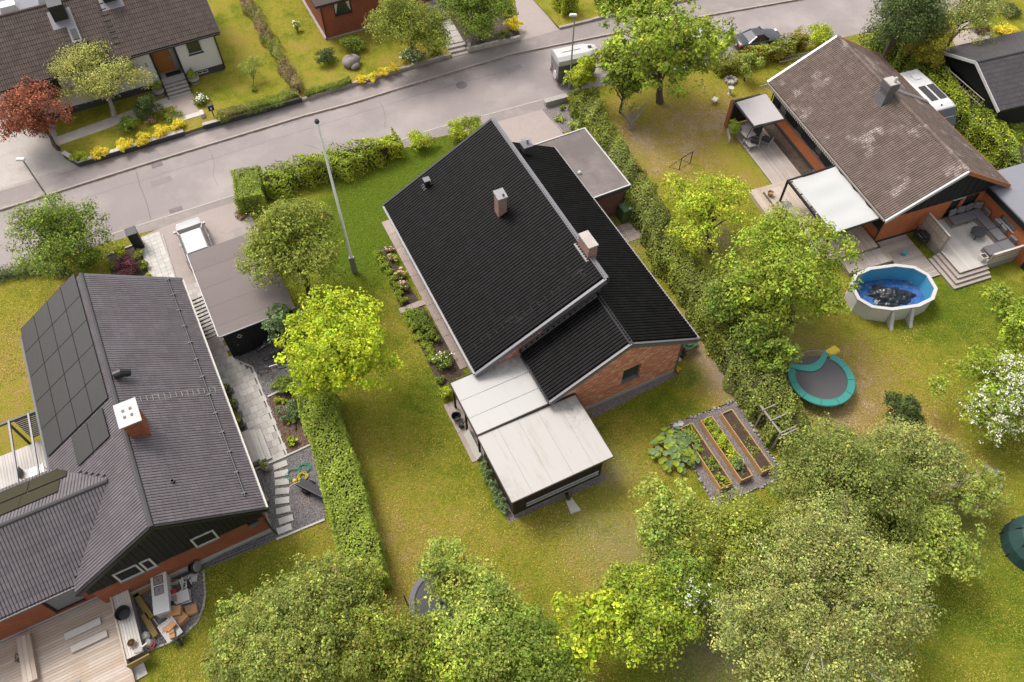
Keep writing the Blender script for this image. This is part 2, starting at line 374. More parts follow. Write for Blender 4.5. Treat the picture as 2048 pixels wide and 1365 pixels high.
def deck_mat(name, c1, c2, dirt):
    m, nt, p = new_mat(name)
    geo = nt.nodes.new('ShaderNodeNewGeometry'); oi = nt.nodes.new('ShaderNodeObjectInfo'); tc = nt.nodes.new('ShaderNodeTexCoord')
    mp = nt.nodes.new('ShaderNodeMapping'); mp.inputs['Scale'].default_value = (1.2,26,26); nt.links.new(tc.outputs['Object'], mp.inputs[0])
    c = mixc(nt, oi.outputs['Random'], c1, c2)
    gr = noise(nt, mp.outputs[0], 1, 4, .6)
    c = mixc(nt, 1.0, c, ramp(nt, gr, (.3,(.78,)*3), (.65,(1,)*3)), 'MULTIPLY')
    c = mixc(nt, ramp(nt, noise(nt,geo.outputs['Position'],.9,5,.65), (.5,(0,0,0)), (.8,(.7,)*3)), c, dirt)
    nt.links.new(c, p.inputs['Base Color']); p.inputs['Roughness'].default_value = .8
    bump(nt, p, gr, .2)
deck_mat('deck_grey', (.34,.285,.25), (.43,.37,.33), (.27,.22,.19))
deck_mat('deck_warm', (.40,.31,.24), (.50,.42,.36), (.33,.235,.15))
deck_mat('deck_pale', (.46,.42,.38), (.55,.515,.48), (.42,.38,.34))
plain('dull_metal',(.17,.155,.145),.7)
plain('pole_white',(.88,.87,.86),.4)
mat('kerb_dirt',(.24,.175,.14),.95,var=.3,scale=2,fine=10,fvar=.3,wear=(.28,.24,.23),wscale=1.5,wpos=(.4,.6))
plain('net_green',(.02,.055,.05),.7)
mat('tar_patch',(.235,.203,.196),.9,var=.12,scale=.8,fine=30,fvar=.12,bmp=.3)

# ------------------------------------------------------------------ ground, road, pavements
def sheet(name, pts, mat, z):                       # pts: photo survey points at ground level
    return struct(name, MB().poly([(*S(x,y)[:2], z) for x,y in pts] if not isinstance(pts[0], Vector) else [(p.x,p.y,z) for p in pts]), mat)
def ground():
    fx = np.linspace(-46, 46, 231); fy = np.linspace(3, 72, 174)
    fx = np.r_[-400,-150,fx,150,400]; fy = np.r_[-250,-60,fy,150,420]
    X, Y = np.meshgrid(fx, fy); n = X.size
    P = np.c_[X.ravel(), Y.ravel(), np.zeros(n)]
    ny, nx = X.shape; i = np.arange(n).reshape(ny, nx)
    F = np.stack([i[:-1,:-1],i[:-1,1:],i[1:,1:],i[1:,:-1]],-1).reshape(-1,4)
    me = bpy.data.meshes.new('ground'); me.from_pydata(P.tolist(), [], F.tolist()); me.materials.append(MAT['lawn'])
    def field(blobs):
        a = np.zeros(n)
        for px,py,r,v in blobs:
            c = S(px,py); d2 = (P[:,0]-c.x)**2+(P[:,1]-c.y)**2
            a += v*np.exp(-d2/(2*r*r))
        return a
    dry = field([(1440,735,1.6,1.0),(1420,700,1.2,.5),(1700,770,3,.45),(1790,900,3,.6),(1290,230,2.5,.5),(1370,260,3,.4),(1300,300,2,.6),(1620,690,3,.3),(60,640,3,.5),(90,740,3,.5),(200,600,1.5,.3),
                 (1240,1090,3.0,.3),(800,1090,2.2,.75),(790,960,2,.35),(1000,1080,2.5,.35),(1120,900,1.5,.2),(1290,900,1.6,.45),(560,70,1.4,.5),(545,30,1.5,.5),(640,170,2,.3),(790,130,1.5,.4),(1420,260,2.5,.4),(1500,220,3,.3),
                 (1290,520,1,.5),(1340,600,1.2,.35),(1380,650,1,.6),(1480,250,2,.2),(1450,330,2.5,.45),(600,1080,1.6,.35),(330,1330,2,.3),(470,1110,1.5,.3),(1700,700,3,.25),(1640,790,2,.35)])
    lush = field([(760,420,3.0,1.0),(860,320,2.6,1.0),(700,470,2.2,.7),(720,560,2,.3),(790,690,2,-.05),(860,760,1.2,.45),(870,930,1.8,.3),(960,1010,2,.25),(1385,750,.5,1.2),(1330,810,1.4,.5),(1100,950,1.2,.3),(1290,560,1.2,.3),(1310,640,1,.3),
                  (200,285,1.6,1.1),(470,60,1.5,.45),(480,170,1.4,.3),(1900,560,2.5,.4),(1850,640,2.5,.3),(1960,640,2,.3),(1600,640,2,.4),(560,1180,2,.4),(400,1200,1.5,.4),(300,1300,1.5,.4),(1500,1300,4,.4),(1900,1250,4,.25),(2000,1150,3,.25),(1330,1300,2,.2),
                  (1190,800,1,.2),(1470,300,1.2,.3),(20,600,2,.2),(420,190,1,.3),(580,140,1.2,.25)])
    bare = field([(1440,735,1.0,.9),(1460,770,.8,.8),(1225,945,.7,.9),(1190,1100,1.2,.42),(1250,1070,1.0,.35),(1170,1040,.7,.3),(1300,1130,1.2,.4),(1430,480,1.0,.9),(1450,560,.8,.6),(1400,690,.5,.7),(1270,490,.5,.5),
                  (1280,300,1.2,.35),(1640,745,.8,.7),(1600,680,1,.4),(1710,830,1,.3),(1560,820,.8,.9),(460,95,.4,.8),(452,75,.3,.6),(1530,260,.8,.3),(1285,270,.6,.6),(1900,1000,1.5,.6),(1710,955,1.2,.9),(1690,1290,1.4,.4),(1400,1290,1.6,.5),(1450,1320,1.6,.5)])
    for nm, a in (('dry',dry),('lush',lush),('bare',bare)):
        at = me.attributes.new(nm,'FLOAT','POINT'); at.data.foreach_set('value', np.clip(a,0,1.3).astype(np.float32))
    tag(link('ground', me), kind='structure')
ground()
kerbN = [(-60,441),(0,422),(306,325),(606,234),(700,209),(886,151.5),(1024,110),(1227,69),(1424,31),(1606,-1),(1800,-32)]
kerbS = [(-60,560),(0,541),(248,461),(475,389),(869,258),(1000,222),(1131,188),(1400,132),(1672,79),(1800,50),(1960,10)]
sheet('road', kerbN+kerbS[::-1], 'asphalt', .010)
# far pavement, raised behind a kerb
paveN = [(-60,404),(0,386),(162,337),(372,275),(410,263),(606,207),(680,183),(904,117),(1041,82.6),(1119,62),(1248,31),(1430,-6),(1606,-38),(1800,-70)]
def strip3(name, A, B, z0, z1, mat):
    a = [S(*p) for p in A]; b = [S(*p) for p in B]
    struct(name, MB().poly([(p.x,p.y,z1) for p in b]+[(p.x,p.y,z1) for p in a[::-1]]), mat)
strip3('far_pavement', kerbN, paveN, 0, .105, 'pavement')
def resample(pts, step):
    out = []; 
    for a, b in zip(pts, pts[1:]):
        n = max(1, round((b-a).length/step))
        out += [a.lerp(b, i/n) for i in range(n)]
    return out+[pts[-1]]
def kerb_row(name, pts, w, h, mat, step=1.0, z=0.0, gap=.012, jit=.01):
    root = tag(bpy.data.objects.new(name, None), kind='structure'); COL.objects.link(root)
    P = resample([S(*p) for p in pts], step); k = 0
    for a, b in zip(P, P[1:]):
        L = (b-a).length-gap
        me = KM.setdefault((round(L,2),w,h,mat), None)
        if me is None:
            me = MB().box(-L/2,L/2,-w/2,w/2,0,h).mesh('kerb_stone', mat); KM[(round(L,2),w,h,mat)] = me
        c = (a+b)/2; o = link('kerb_stone', me, root, (c.x,c.y,z+random.uniform(-jit,jit)*.4), math.atan2((b-a).y,(b-a).x)+random.uniform(-jit,jit)); k += 1
KM = {}
kerb_row('far_kerb', kerbN, .14, .13, 'kerb_stone')
# near side: flush edging and old asphalt verge
verge = [(-60,585),(0,566),(120,520),(195,490),(262,475),(285,478),(325,470),(350,540),(470,500),(490,425),(550,360),(730,310),(880,268),(1000,330),(1060,290),(1125,266),(1086,220),(1131,206),(1131,186)]
sheet('near_verge', [(-60,560),(0,541),(248,461),(475,389),(869,258),(1131,188),(1131,206),(1086,220),(940,262),(880,274),(730,322),(560,378),(492,424),(482,410),(420,430),(262,473),(195,492),(0,560),(-60,582)], 'pavement', .014)
kerb_row('near_kerb', [(0,541),(248,461),(475,389),(869,258),(1131,188)], .10, .02, 'concrete', 1.0, .006, .01, .004)
sheet('main_driveway', [(930,262),(1086,219),(1128,270),(1170,330),(1100,420),(1010,330)], 'asphalt_old', .018)
sheet('left_driveway', [(280,476),(318,458),(420,420),(482,402),(560,520),(470,660),(395,600)], 'asphalt_old', .018)
sheet('paver_driveway', [(-80,400),(0,386),(162,337),(135,300),(120,200),(40,170),(-120,230)], 'concrete', .02)
sheet('paver_verge_join', [(-60,404),(0,386),(162,337),(150,335),(0,380),(-60,397)], 'kerb_stone', .11)
def far_drive():
    sheet('gravel_driveway', [(1041,84),(1119,63),(1100,40),(1078,0),(1060,-60),(1000,-60),(1030,0)], 'asphalt_old', .113)
far_drive()
# cracks, patches and covers in the road
for i,(pts) in enumerate([[(273,345),(280,372),(292,402),(302,440)]][:1]):
    m = MB(); P = [S(*p) for p in pts]
    for a,b in zip(P,P[1:]):
        d = (b-a).normalized(); n = Vector((-d.y,d.x,0))*.025
        m.poly([(*(a-n)[:2],.0135),(*(b-n)[:2],.0135),(*(b+n)[:2],.0135),(*(a+n)[:2],.0135)])
    struct('road_crack', m, 'tar')
for pts, mt in (([(886,160),(905,155),(908,163),(890,168)],'asphalt_old'),([(1010,140),(1040,128),(1046,136),(1016,149)],'tar_patch'),([(560,245),(598,233),(604,241),(566,254)],'tar_patch'),([(300,365),(340,352),(346,362),(306,376)],'tar_patch'),([(1240,110),(1290,98),(1296,106),(1246,119)],'tar_patch')):
    struct('road_patch', MB().poly([(*S(*p)[:2],.0128) for p in pts]), mt)
for pts in ([(160,400),(330,347),(520,288),(690,236),(860,184),(1020,140)],[(610,290),(640,300),(655,322)],[(420,300),(430,330),(426,352),(436,372)],[(760,205),(772,232),(768,258)]):
    m = MB(); P = resample([S(*p) for p in pts], .5); P = [p+Vector((random.gauss(0,.03),random.gauss(0,.03),0)) for p in P]
    for a,b in zip(P,P[1:]):
        d = (b-a).normalized(); n = Vector((-d.y,d.x,0))*random.uniform(.008,.018)
        m.poly([(*(a-n)[:2],.0137),(*(b-n)[:2],.0137),(*(b+n)[:2],.0137),(*(a+n)[:2],.0137)])
    struct('road_crack', m, 'tar')
def drain(px,py,w,l,label):
    c = S(px,py); t = thing('drain_grate', label, 'drain grate', (c.x,c.y,.011), R(26))
    MB().box(-w/2,w/2,-l/2,l/2,0,.008).build('frame','iron',t)
    for i in range(6): MB().box(-w/2+.04+i*(w-.08)/6,-w/2+.04+(i+.55)*(w-.08)/6,-l/2+.04,l/2-.04,.008,.014).build('grate_bar','iron',t)
drain(314,330,.75,.5,'rusty drain grate by far kerb below the yellow bushes')
drain(352,420,.85,.4,'drain grate in road in front of the white car')
c = S(923,171); t = thing('manhole_cover','round brown manhole cover in middle of the road','manhole cover',(c.x,c.y,.011))
MB().lathe([(.36,0),(.36,.008),(.31,.010)],20).build('lid','iron',t)
MB().lathe([(.42,0),(.42,.006)],20).build('rim','tar',t)

# gravel, mulch and paths around the houses
sheet('left_gravel_yard', [(470,700),(560,660),(610,720),(652,1040),(548,1078),(400,1140),(415,1090),(520,1010),(470,800),(445,740)], 'gravel', .012)
sheet('kitchen_gravel', [(370,1125),(553,1066),(556,1076),(400,1140),(411,1190),(408,1215),(395,1245),(370,1270),(330,1290),(270,1312),(285,1350),(262,1365),(240,1290),(250,1180)], 'gravel', .013)
sheet('mulch_bed', [(535,795),(590,770),(640,900),(622,890),(575,912)], 'mulch', .020)
sheet('main_gable_gravel', [(1164,800),(1350,728),(1362,748),(1186,838)], 'gravel_pink', .012)
sheet('shed_gravel', [(1000,985),(1203,940),(1214,960),(1016,1046)], 'gravel_pink', .013)
sheet('veg_gravel', [(1340,851),(1471,802),(1569,954),(1431,1015)], 'gravel_pink', .014)
sheet('front_gravel', [(1087,220),(1131,205),(1170,252),(1126,266)], 'gravel_pink', .017)
sheet('rose_bed', [(752,500),(770,494),(838,602),(803,618)], 'bed_soil', .012)
sheet('peony_bed', [(806,622),(842,606),(930,748),(880,775)], 'bed_soil', .012)
sheet('street_bed', [(214,512),(280,488),(305,560),(225,560)], 'bed_soil', .012)
sheet('tree_bed', [(905,118),(1041,84),(1035,50),(960,70),(900,60),(870,60),(880,100)], 'bed_soil', .006)
sheet('wall_bed', [RIGHT.W(-1.0,4.0),RIGHT.W(.05,4.0),RIGHT.W(.05,13),RIGHT.W(-1.0,13)], 'bed_soil', .02)
gut = [S(*p) for p in kerbN]
for a,b in zip(gut,gut[1:]):
    d_ = (b-a).normalized(); n_ = Vector((d_.y,-d_.x,0)); struct('gutter_dirt', MB().poly([(*(a+n_*.07)[:2],.0125),(*(a+n_*.2)[:2],.0125),(*(b+n_*.2)[:2],.0125),(*(b+n_*.07)[:2],.0125)]), 'kerb_dirt')
sheet('driveway_strip', [LEFT.W(-.1,15.4),LEFT.W(1.25,15.4),LEFT.W(1.25,22.7),LEFT.W(-.1,22.75)], 'asphalt_old', .0165)

# ------------------------------------------------------------------ roofs
def tile_shape(w, l, amp=.032, lip=.016, flat=False):
    n = 8; vs = []; prof = []
    for i in range(n+1):
        t = i/n
        if flat: z = amp*(.15 if (i % 4) in (0,) else 1.0)
        else: z = amp*(0,.82,1,.86,0,.82,1,.86,0)[i]; t = (0,.07,.26,.43,.5,.57,.76,.93,1)[i]
        prof.append((t*w, z))
    for y, dz in ((0,lip-.045),(0,lip),(l,0)):
        for x, z in prof: vs.append((x, y-(.0 if dz else 0), z*(1 if dz >= 0 else .3)+dz))
    k = n+1; fs = [(r*k+i, r*k+i+1, (r+1)*k+i+1, (r+1)*k+i) for r in range(2) for i in range(n)]
    return vs, fs
def tile_roof(frame, roof, slopes, mat, tw=.30, tl=.345, nmax=300, flat=False, amp=.032):
    vs, fs = tile_shape(tw*.985, tl*1.06, amp=amp, flat=flat); VS = np.array(vs); FS = np.array(fs)
    me = MB(); me.add(vs, fs); tm = me.mesh('tile', mat)
    items = []
    for sl in slopes:
        E, ex, up, W, L = Vector(sl['E']), Vector(sl['ex']).normalized(), Vector(sl['up']).normalized(), sl['W'], sl['L']
        nrm = ex.cross(up)
        nx, ny = max(1,round(W/tw)), max(1,round(L/tl)); sx, sy = W/nx, L/ny
        mk = sl.get('mask')
        for j in range(ny):
            for i in range(nx):
                x, y = i*sx, j*sy
                if mk and not mk(x+sx/2, y+sy/2): continue
                p = E+ex*x+up*y+nrm*(.03+random.uniform(0,.004))
                M = Matrix((ex,up,nrm)).transposed().to_4x4(); M = M @ Matrix.Rotation(random.gauss(0,.004),4,'Z') @ Matrix.Diagonal((sx/tw, sy/tl, 1, 1)); M.translation = p
                wp = frame.W(p.x,p.y,p.z); q = Vector((wp.x, wp.y, wp.z-CAM_H))
                nw = frame.U*nrm.x+frame.V*nrm.y+Vector((0,0,nrm.z))
                face = max(.02, -(q.normalized().dot(nw)))
                px = (wp.y*_c+(CAM_H-wp.z)*_s); sxp = wp.x/px*LENS_PX; syp = (wp.y*_s-(CAM_H-wp.z)*_c)/px*LENS_PX
                vis = abs(sxp) < 1030 and abs(syp) < 690
                items.append((q.length/face**.5+(0 if vis else 1e4), M))
    items.sort(key=lambda t: t[0])
    for _, M in items[:nmax]:
        o = bpy.data.objects.new('tile', tm); COL.objects.link(o); o.parent = roof; o.matrix_local = M
    rest = items[nmax:]
    if rest:
        A = np.array([[list(r) for r in M] for _, M in rest]); V = np.einsum('nij,vj->nvi', A[:,:3,:3], VS)+A[:,None,:3,3]
        n, k = len(rest), len(vs)
        F = (FS[None]+np.arange(n)[:,None,None]*k).reshape(-1,4)
        bm = bpy.data.meshes.new('tiles'); fast_mesh(bm, V.reshape(-1,3), F); bm.materials.append(MAT[mat])
        tag(link('tiles', bm, roof), kind='stuff')
def fast_mesh(me, V, F):
    F = np.asarray(F, np.int32); n = len(F); k = F.shape[1]
    me.vertices.add(len(V)); me.vertices.foreach_set('co', np.asarray(V,np.float32).ravel())
    me.loops.add(n*k); me.loops.foreach_set('vertex_index', F.ravel())
    me.polygons.add(n); me.polygons.foreach_set('loop_start', np.arange(0,n*k,k,dtype=np.int32)); me.polygons.foreach_set('loop_total', np.full(n,k,np.int32))
    me.update(calc_edges=True); me.shade_flat()
def slab(m, a, b, c, d, t=.16):                      # sloping slab under corner points
    dz = Vector((0,0,t)); m.hexa([Vector(p)-dz for p in (a,b,c,d)], [Vector(p) for p in (a,b,c,d)])
def window(parent, p0, ex, nrm, x0, x1, z0, z1, fmat='white_paint', gmat='glass', sill='grey_metal', fw=.07, depth=.14, mull=0, cross=0):
    p0, ex, nrm = Vector(p0), Vector(ex), Vector(nrm); P = lambda x,z,d: p0+ex*x+Vector((0,0,z))-nrm*d
    m = MB(); d0, d1 = depth-.05, depth+.02
    def bx(xa,xb,za,zb,da,db): m.hexa([P(xa,za,da),P(xb,za,da),P(xb,za,db),P(xa,za,db)],[P(xa,zb,da),P(xb,zb,da),P(xb,zb,db),P(xa,zb,db)])
    bx(x0,x1,z0,z0+fw,d0,d1); bx(x0,x1,z1-fw,z1,d0,d1); bx(x0,x0+fw,z0+fw,z1-fw,d0,d1); bx(x1-fw,x1,z0+fw,z1-fw,d0,d1)
    for i in range(mull): 
        xm = x0+(x1-x0)*(i+1)/(mull+1); bx(xm-fw/2,xm+fw/2,z0+fw,z1-fw,d0+.005,d1)
    for i in range(cross):
        zm = z0+(z1-z0)*(i+1)/(cross+1); bx(x0+fw,x1-fw,zm-.02,zm+.02,d0+.008,d1)
    f = m.build('window', fmat, parent)
    g = MB(); g.poly([P(x0+fw*.5,z0+fw*.5,depth),P(x1-fw*.5,z0+fw*.5,depth),P(x1-fw*.5,z1-fw*.5,depth),P(x0+fw*.5,z1-fw*.5,depth)]).build('pane', gmat, f)
    if sill:
        s = MB(); s.hexa([P(x0-.04,z0-.03,-.06),P(x1+.04,z0-.03,-.06),P(x1+.04,z0+.004,d0),P(x0-.04,z0+.004,d0)],[P(x0-.04,z0-.008,-.06),P(x1+.04,z0-.008,-.06),P(x1+.04,z0+.022,d0),P(x0-.04,z0+.022,d0)]).build('sill', sill, f)
    return f
def roof_ladder(parent, a, b, w, rungs, mat='black_metal', lift=.06):
    a, b = Vector(a), Vector(b); up = (b-a).normalized(); ex = Vector((0,1,0)); n = ex.cross(up); n = n if n.z > 0 else -n
    m = MB()
    for s in (-w/2, w/2): m.bar(a+ex*s+n*lift, b+ex*s+n*lift, .03)
    for i in range(rungs):
        c = a.lerp(b, (i+.5)/rungs)+n*(lift+.02); m.bar(c-ex*w/2, c+ex*w/2, .035)
    return m.build('roof_ladder', mat, parent)
X_, Y_ = Vector((1,0,0)), Vector((0,1,0))

# ------------------------------------------------------------------ the black-roofed house in the middle
HM = thing('brick_house', 'brick house with steep black tiled split-level roof in the middle', 'house', MAIN.o, MAIN.rz)
topg = [(0,3.05),(3.66+.2,5.0),(7.6,3.1)]
m = MB()   # lower part: gable towards the camera, long right wall
TOPG = [(0,2.98),(3.94,5.08),(7.6,3.14)]
m.wall((-7.6,0,0), X_, -Y_, 7.6, .28, TOPG, [(4.02,5.12,1.30,2.55)], .16)
m.wall((0,0,0), Y_, X_, 16.3, .28, [(0,3.25),(16.3,3.25)])
m.wall((-3.45,16.3,0), X_, Y_, 3.45, .28, [(0,5.1),(3.45,3.2)])
m.wall((-7.6,0,0), Y_, -X_, 3.4, .28, [(0,3.0),(3.4,3.0)], [(.6,1.6,.3,2.3)], .1)
m.build('wall', 'brick_main', HM)
m = MB(); m.wall((-10.3,3.35,0), X_, -Y_, 6.9-.32-3.0, .28, [(0,2.9),(3.58,4.78)])
m.wall((-10.3,3.35,0), Y_, -X_, 12.9, .28, [(0,2.95),(12.9,2.95)], [(1.0,2.2,.4,2.2),(4.0,5.6,.9,2.2),(8.0,9.6,.9,2.2)])
m.wall((-10.3,16.25,0), X_, Y_, 6.85, .28, [(0,2.9),(6.85,6.45)])
m.build('wall', 'brick_main', HM)
MB().box(-7.63,.03,-.03,16.33,-.3,.28).build('plinth','plinth_grey',HM)
MB().box(-10.33,-7.0,3.3,16.28,-.3,.28).build('plinth','plinth_grey',HM)
for i in range(24):                                                   # dark cladding boards on the raised gable and side
    u0 = -6.72+i*.137; zt = 2.85+(u0+10.75)*.524-.12
    MB().box(u0,u0+.125,3.30-.012*(i%2),3.40,3.0,zt).build('cladding_board','plinth_dark',HM)
MB().box(-3.47,-3.43,3.33,16.2,4.9,6.45).build('cladding','plinth_dark',HM)
for i in range(60): MB().box(-3.44,-3.40-.012*(i%2),3.35+i*.214,3.35+i*.214+.19,4.95,6.44).build('cladding_board','plinth_dark',HM)
RF = MB()
slab(RF, (.82,-.2,3.0),(.82,16.5,3.0),(-3.66,16.5,5.38),(-3.66,-.2,5.38))
slab(RF, (-8.1,3.34,3.02),(-8.1,-.2,3.02),(-3.66,-.2,5.378),(-3.66,3.34,5.378))
slab(RF, (-10.75,16.5,2.85),(-10.75,3.1,2.85),(-3.4,3.1,6.7),(-3.4,16.5,6.7))
roof = RF.build('roof','black_metal',HM)
u1 = Vector((-4.48,0,2.38)); u2 = Vector((4.44,0,2.358)); u3 = Vector((7.35,0,3.85))
tile_roof(MAIN, roof, [dict(E=(.80,-.1,3.02),ex=(0,1,0),up=u1,W=16.5,L=u1.length,mask=lambda x,y: not(x>3.35 and y>4.75)),
                       dict(E=(-8.08,3.28,3.03),ex=(0,-1,0),up=u2,W=3.38,L=u2.length),
                       dict(E=(-10.73,16.4,2.87),ex=(0,-1,0),up=u3,W=13.2,L=u3.length)], 'tile_black', tw=.38, tl=.36, amp=.075)
m = MB(); m.bar((-3.36,3.05,6.78),(-3.36,16.55,6.78),.26,.06); m.bar((-3.24,3.05,6.62),(-3.24,16.55,6.62),.04,.3); m.build('ridge_flashing','grey_metal',HM)
m = MB(); m.bar((-10.78,3.04,2.88),(-3.36,3.04,6.76),.14,.10); m.bar((-10.78,3.0,2.72),(-3.36,3.0,6.6),.05,.30); m.build('verge_trim','grey_metal',HM)
MB().bar((-10.78,16.56,2.88),(-3.36,16.56,6.76),.14,.12).build('verge_trim','plinth_dark',HM)
m = MB(); m.bar((.86,-.24,3.03),(-3.66,-.24,5.43),.12,.08); m.bar((.86,-.28,2.9),(-3.66,-.28,5.3),.04,.3); m.build('verge_trim','grey_metal',HM)
m = MB(); m.bar((-8.14,-.24,3.05),(-3.66,-.24,5.43),.12,.08); m.bar((-8.14,-.28,2.92),(-3.66,-.28,5.3),.04,.3); m.build('verge_trim','grey_metal',HM)
m = MB(); m.bar((-3.66,-.24,5.44),(-3.66,3.1,5.44),.22,.05); m.build('ridge_flashing','black_metal',HM)
m = MB(); m.bar((-8.1,3.22,3.13),(-3.7,3.22,5.47),.30,.03); m.build('valley_flashing','grey_metal',HM)
MB().bar((.9,-.2,2.98),(.9,16.5,2.98),.12,.10).build('gutter','zinc',HM)
MB().bar((-10.82,3.1,2.83),(-10.82,16.5,2.83),.12,.10).build('gutter','zinc',HM)
MB().bar((-8.16,-.2,2.98),(-8.16,3.0,2.98),.10,.10).build('gutter','black_metal',HM)
MB().tube([(.03,-.05,2.9),(.03,-.05,.1)],.04).build('downpipe','grey_metal',HM)
window(HM,(-7.6,0,0),X_,-Y_,4.02,5.12,1.30,2.55,'grey_metal','glass','grey_metal',depth=.16)
window(HM,(-10.3,3.35,0),Y_,-X_,1.0,2.2,.4,2.2); window(HM,(-10.3,3.35,0),Y_,-X_,4.0,5.6,.9,2.2); window(HM,(-10.3,3.35,0),Y_,-X_,8.0,9.6,.9,2.2)
MB().box(-7.5,-7.44,.6,1.6,.3,2.3).build('door','black_wood',HM)
roof_ladder(HM,(-10.3,4.45,3.09),(-3.95,4.15,6.42),.36,16)
c = MB().box(-3.53,-3.02,4.66,5.72,4.9,7.45).build('chimney','brick_chimney',HM)
MB().box(-3.56,-2.99,4.63,5.75,7.45,7.53).build('cap','concrete',c); MB().box(-3.72,-3.4,4.5,5.85,6.4,6.72).build('flashing','zinc',c)
c = MB().box(-5.95,-5.45,10.3,10.85,5.2,6.85).build('chimney','brick_chimney',HM)
m = MB(); m.hexa([(-6.0,10.24,6.85),(-5.4,10.24,6.85),(-5.4,10.9,6.85),(-6.0,10.9,6.85)],[(-6.0,10.24,6.93),(-5.4,10.24,6.93),(-5.4,10.9,7.05),(-6.0,10.9,7.05)]); cp = m.build('cap','zinc',c)
MB().lathe([(.06,6.98),(.06,7.06)],10,(-5.6,10.4)).build('flue','black_metal',cp)
m = MB(); slab(m,(-6.12,10.15,5.33),(-5.35,10.15,5.73),(-5.35,10.98,5.73),(-6.12,10.98,5.33),.05); m.build('flashing','zinc',c)
c = MB().box(-8.32,-8.02,15.45,15.75,4.0,4.72).build('roof_vent','black_metal',HM); MB().box(-8.37,-7.97,15.4,15.8,4.72,4.78).build('hood','grey_metal',c)
m = MB(); slab(m,(-8.5,15.3,4.13),(-7.9,15.3,4.44),(-7.9,15.9,4.44),(-8.5,15.9,4.13),.03); m.build('flashing','zinc',c)
c = MB().box(-1.9,-1.35,15.2,15.75,4.1,5.0).build('roof_vent','plinth_dark',HM); MB().tube([(-1.55,15.5,5.0),(-1.55,15.5,5.35)],.07,8).build('pipe','light_metal',c)
MB().box(-1.95,-1.3,15.15,15.8,5.0,5.05).build('hood','grey_metal',c)
m = MB(); slab(m,(-1.1,15.0,4.07),(-1.1,15.95,4.07),(-2.1,15.95,4.60),(-2.1,15.0,4.60),.03); m.build('flashing','grey_metal',c)

# flat-roofed garage at its side
GM = thing('garage', 'flat felt-roofed brick garage attached behind the black-roofed house', 'garage', MAIN.o, MAIN.rz)
m = MB(); m.wall((.05,11.95,0),X_,-Y_,3.5,0,[(0,2.4),(3.5,2.4)],[(1.35,2.5,1.95,2.15)],.1); m.wall((3.55,11.95,0),Y_,X_,5.3,0,[(0,2.4),(5.3,2.4)]); m.wall((.05,17.25,0),X_,Y_,3.5,0,[(0,2.4),(3.5,2.4)]); m.build('wall','brick_garage',GM)
window(GM,(.05,11.95,0),X_,-Y_,1.35,2.5,1.95,2.15,'white_paint','glass_pale',None,.03,.1)
MB().box(-.4,3.72,11.6,17.5,2.4,2.72).build('fascia','plinth_dark',GM)
m = MB(); m.box(-.42,3.74,11.58,11.66,2.72,2.79); m.box(3.66,3.74,11.66,17.44,2.72,2.79); m.box(-.42,3.74,17.44,17.52,2.72,2.79); m.build('roof_edge','white_paint',GM)
for i in range(9):
    v0 = 11.66+i*.6422; MB().box(-.4,3.66,v0,v0+.655,2.70,2.735+.004*(i%2)).build('felt_strip','felt_roof',GM)
m = MB(); m.lathe([(.13,2.73),(.15,2.8),(.10,2.9),(.02,2.93)],12,(1.35,13.9)); m.build('roof_cowl','white_paint',GM)
# white sheet canopy and shed
CN = thing('canopy', 'flat white plastic-sheet patio canopy against the black-roofed house', 'canopy', MAIN.o, MAIN.rz)
def stained(name, u0,u1_,v0,v1,z,zr,matn,parent,gr,n=40):
    me = bpy.data.meshes.new(name); xs = np.linspace(u0,u1_,n); ys = np.linspace(v0,v1,n); X,Y = np.meshgrid(xs,ys)
    Z = z+(zr-z)*(X-u0)/(u1_-u0); V = np.c_[X.ravel(),Y.ravel(),Z.ravel()]; i = np.arange(n*n).reshape(n,n)
    F = np.stack([i[:-1,:-1],i[:-1,1:],i[1:,1:],i[1:,:-1]],-1).reshape(-1,4); fast_mesh(me,V,F); me.materials.append(MAT[matn])
    at = me.attributes.new('grime','FLOAT','POINT'); at.data.foreach_set('value', gr(X,Y).ravel().astype(np.float32)); return link(name,me,parent)
for i,(a,b) in enumerate(((-.03,.98),(1.0,2.1),(2.12,3.33))):
    stained('roof_sheet',-12.1,-7.78,a,b,2.50+.004*i,2.62+.004*i,'poly_clean',CN,lambda X,Y: np.exp(-((X+8.9)/1.0)**2-((Y-3.1)/.5)**2)*1.2)
m = MB(); m.bar((-12.14,-.06,2.47),(-12.14,3.4,2.47),.06,.12); m.bar((-12.1,-.08,2.47),(-7.75,-.08,2.58),.06,.12); m.bar((-12.1,3.37,2.47),(-10.8,3.37,2.5),.06,.12); m.bar((-7.74,-.06,2.6),(-7.74,3.3,2.6),.06,.08); m.build('edge_rail','dark_brown_wood',CN)
for q in ((-12.0,.05),(-12.0,1.7),(-12.0,3.25)): MB().box(q[0]-.05,q[0]+.05,q[1]-.05,q[1]+.05,0,2.44).build('post','dark_brown_wood',CN)
for i in range(5): MB().bar((-12.0,.2+i*.75,2.42),(-7.8,.2+i*.75,2.53),.05,.12).build('rafter','dark_brown_wood',CN)
SH = thing('shed', 'dark board shed with large stained white flat roof on the lawn', 'shed', MAIN.o, MAIN.rz)
m = MB(); m.wall((-11.88,-3.78,0),X_,-Y_,4.95,.16,[(0,2.36),(4.95,2.36)],[(.45,1.75,1.72,2.2),(2.35,3.35,1.72,2.2),(3.85,4.75,1.72,2.2)],.08)
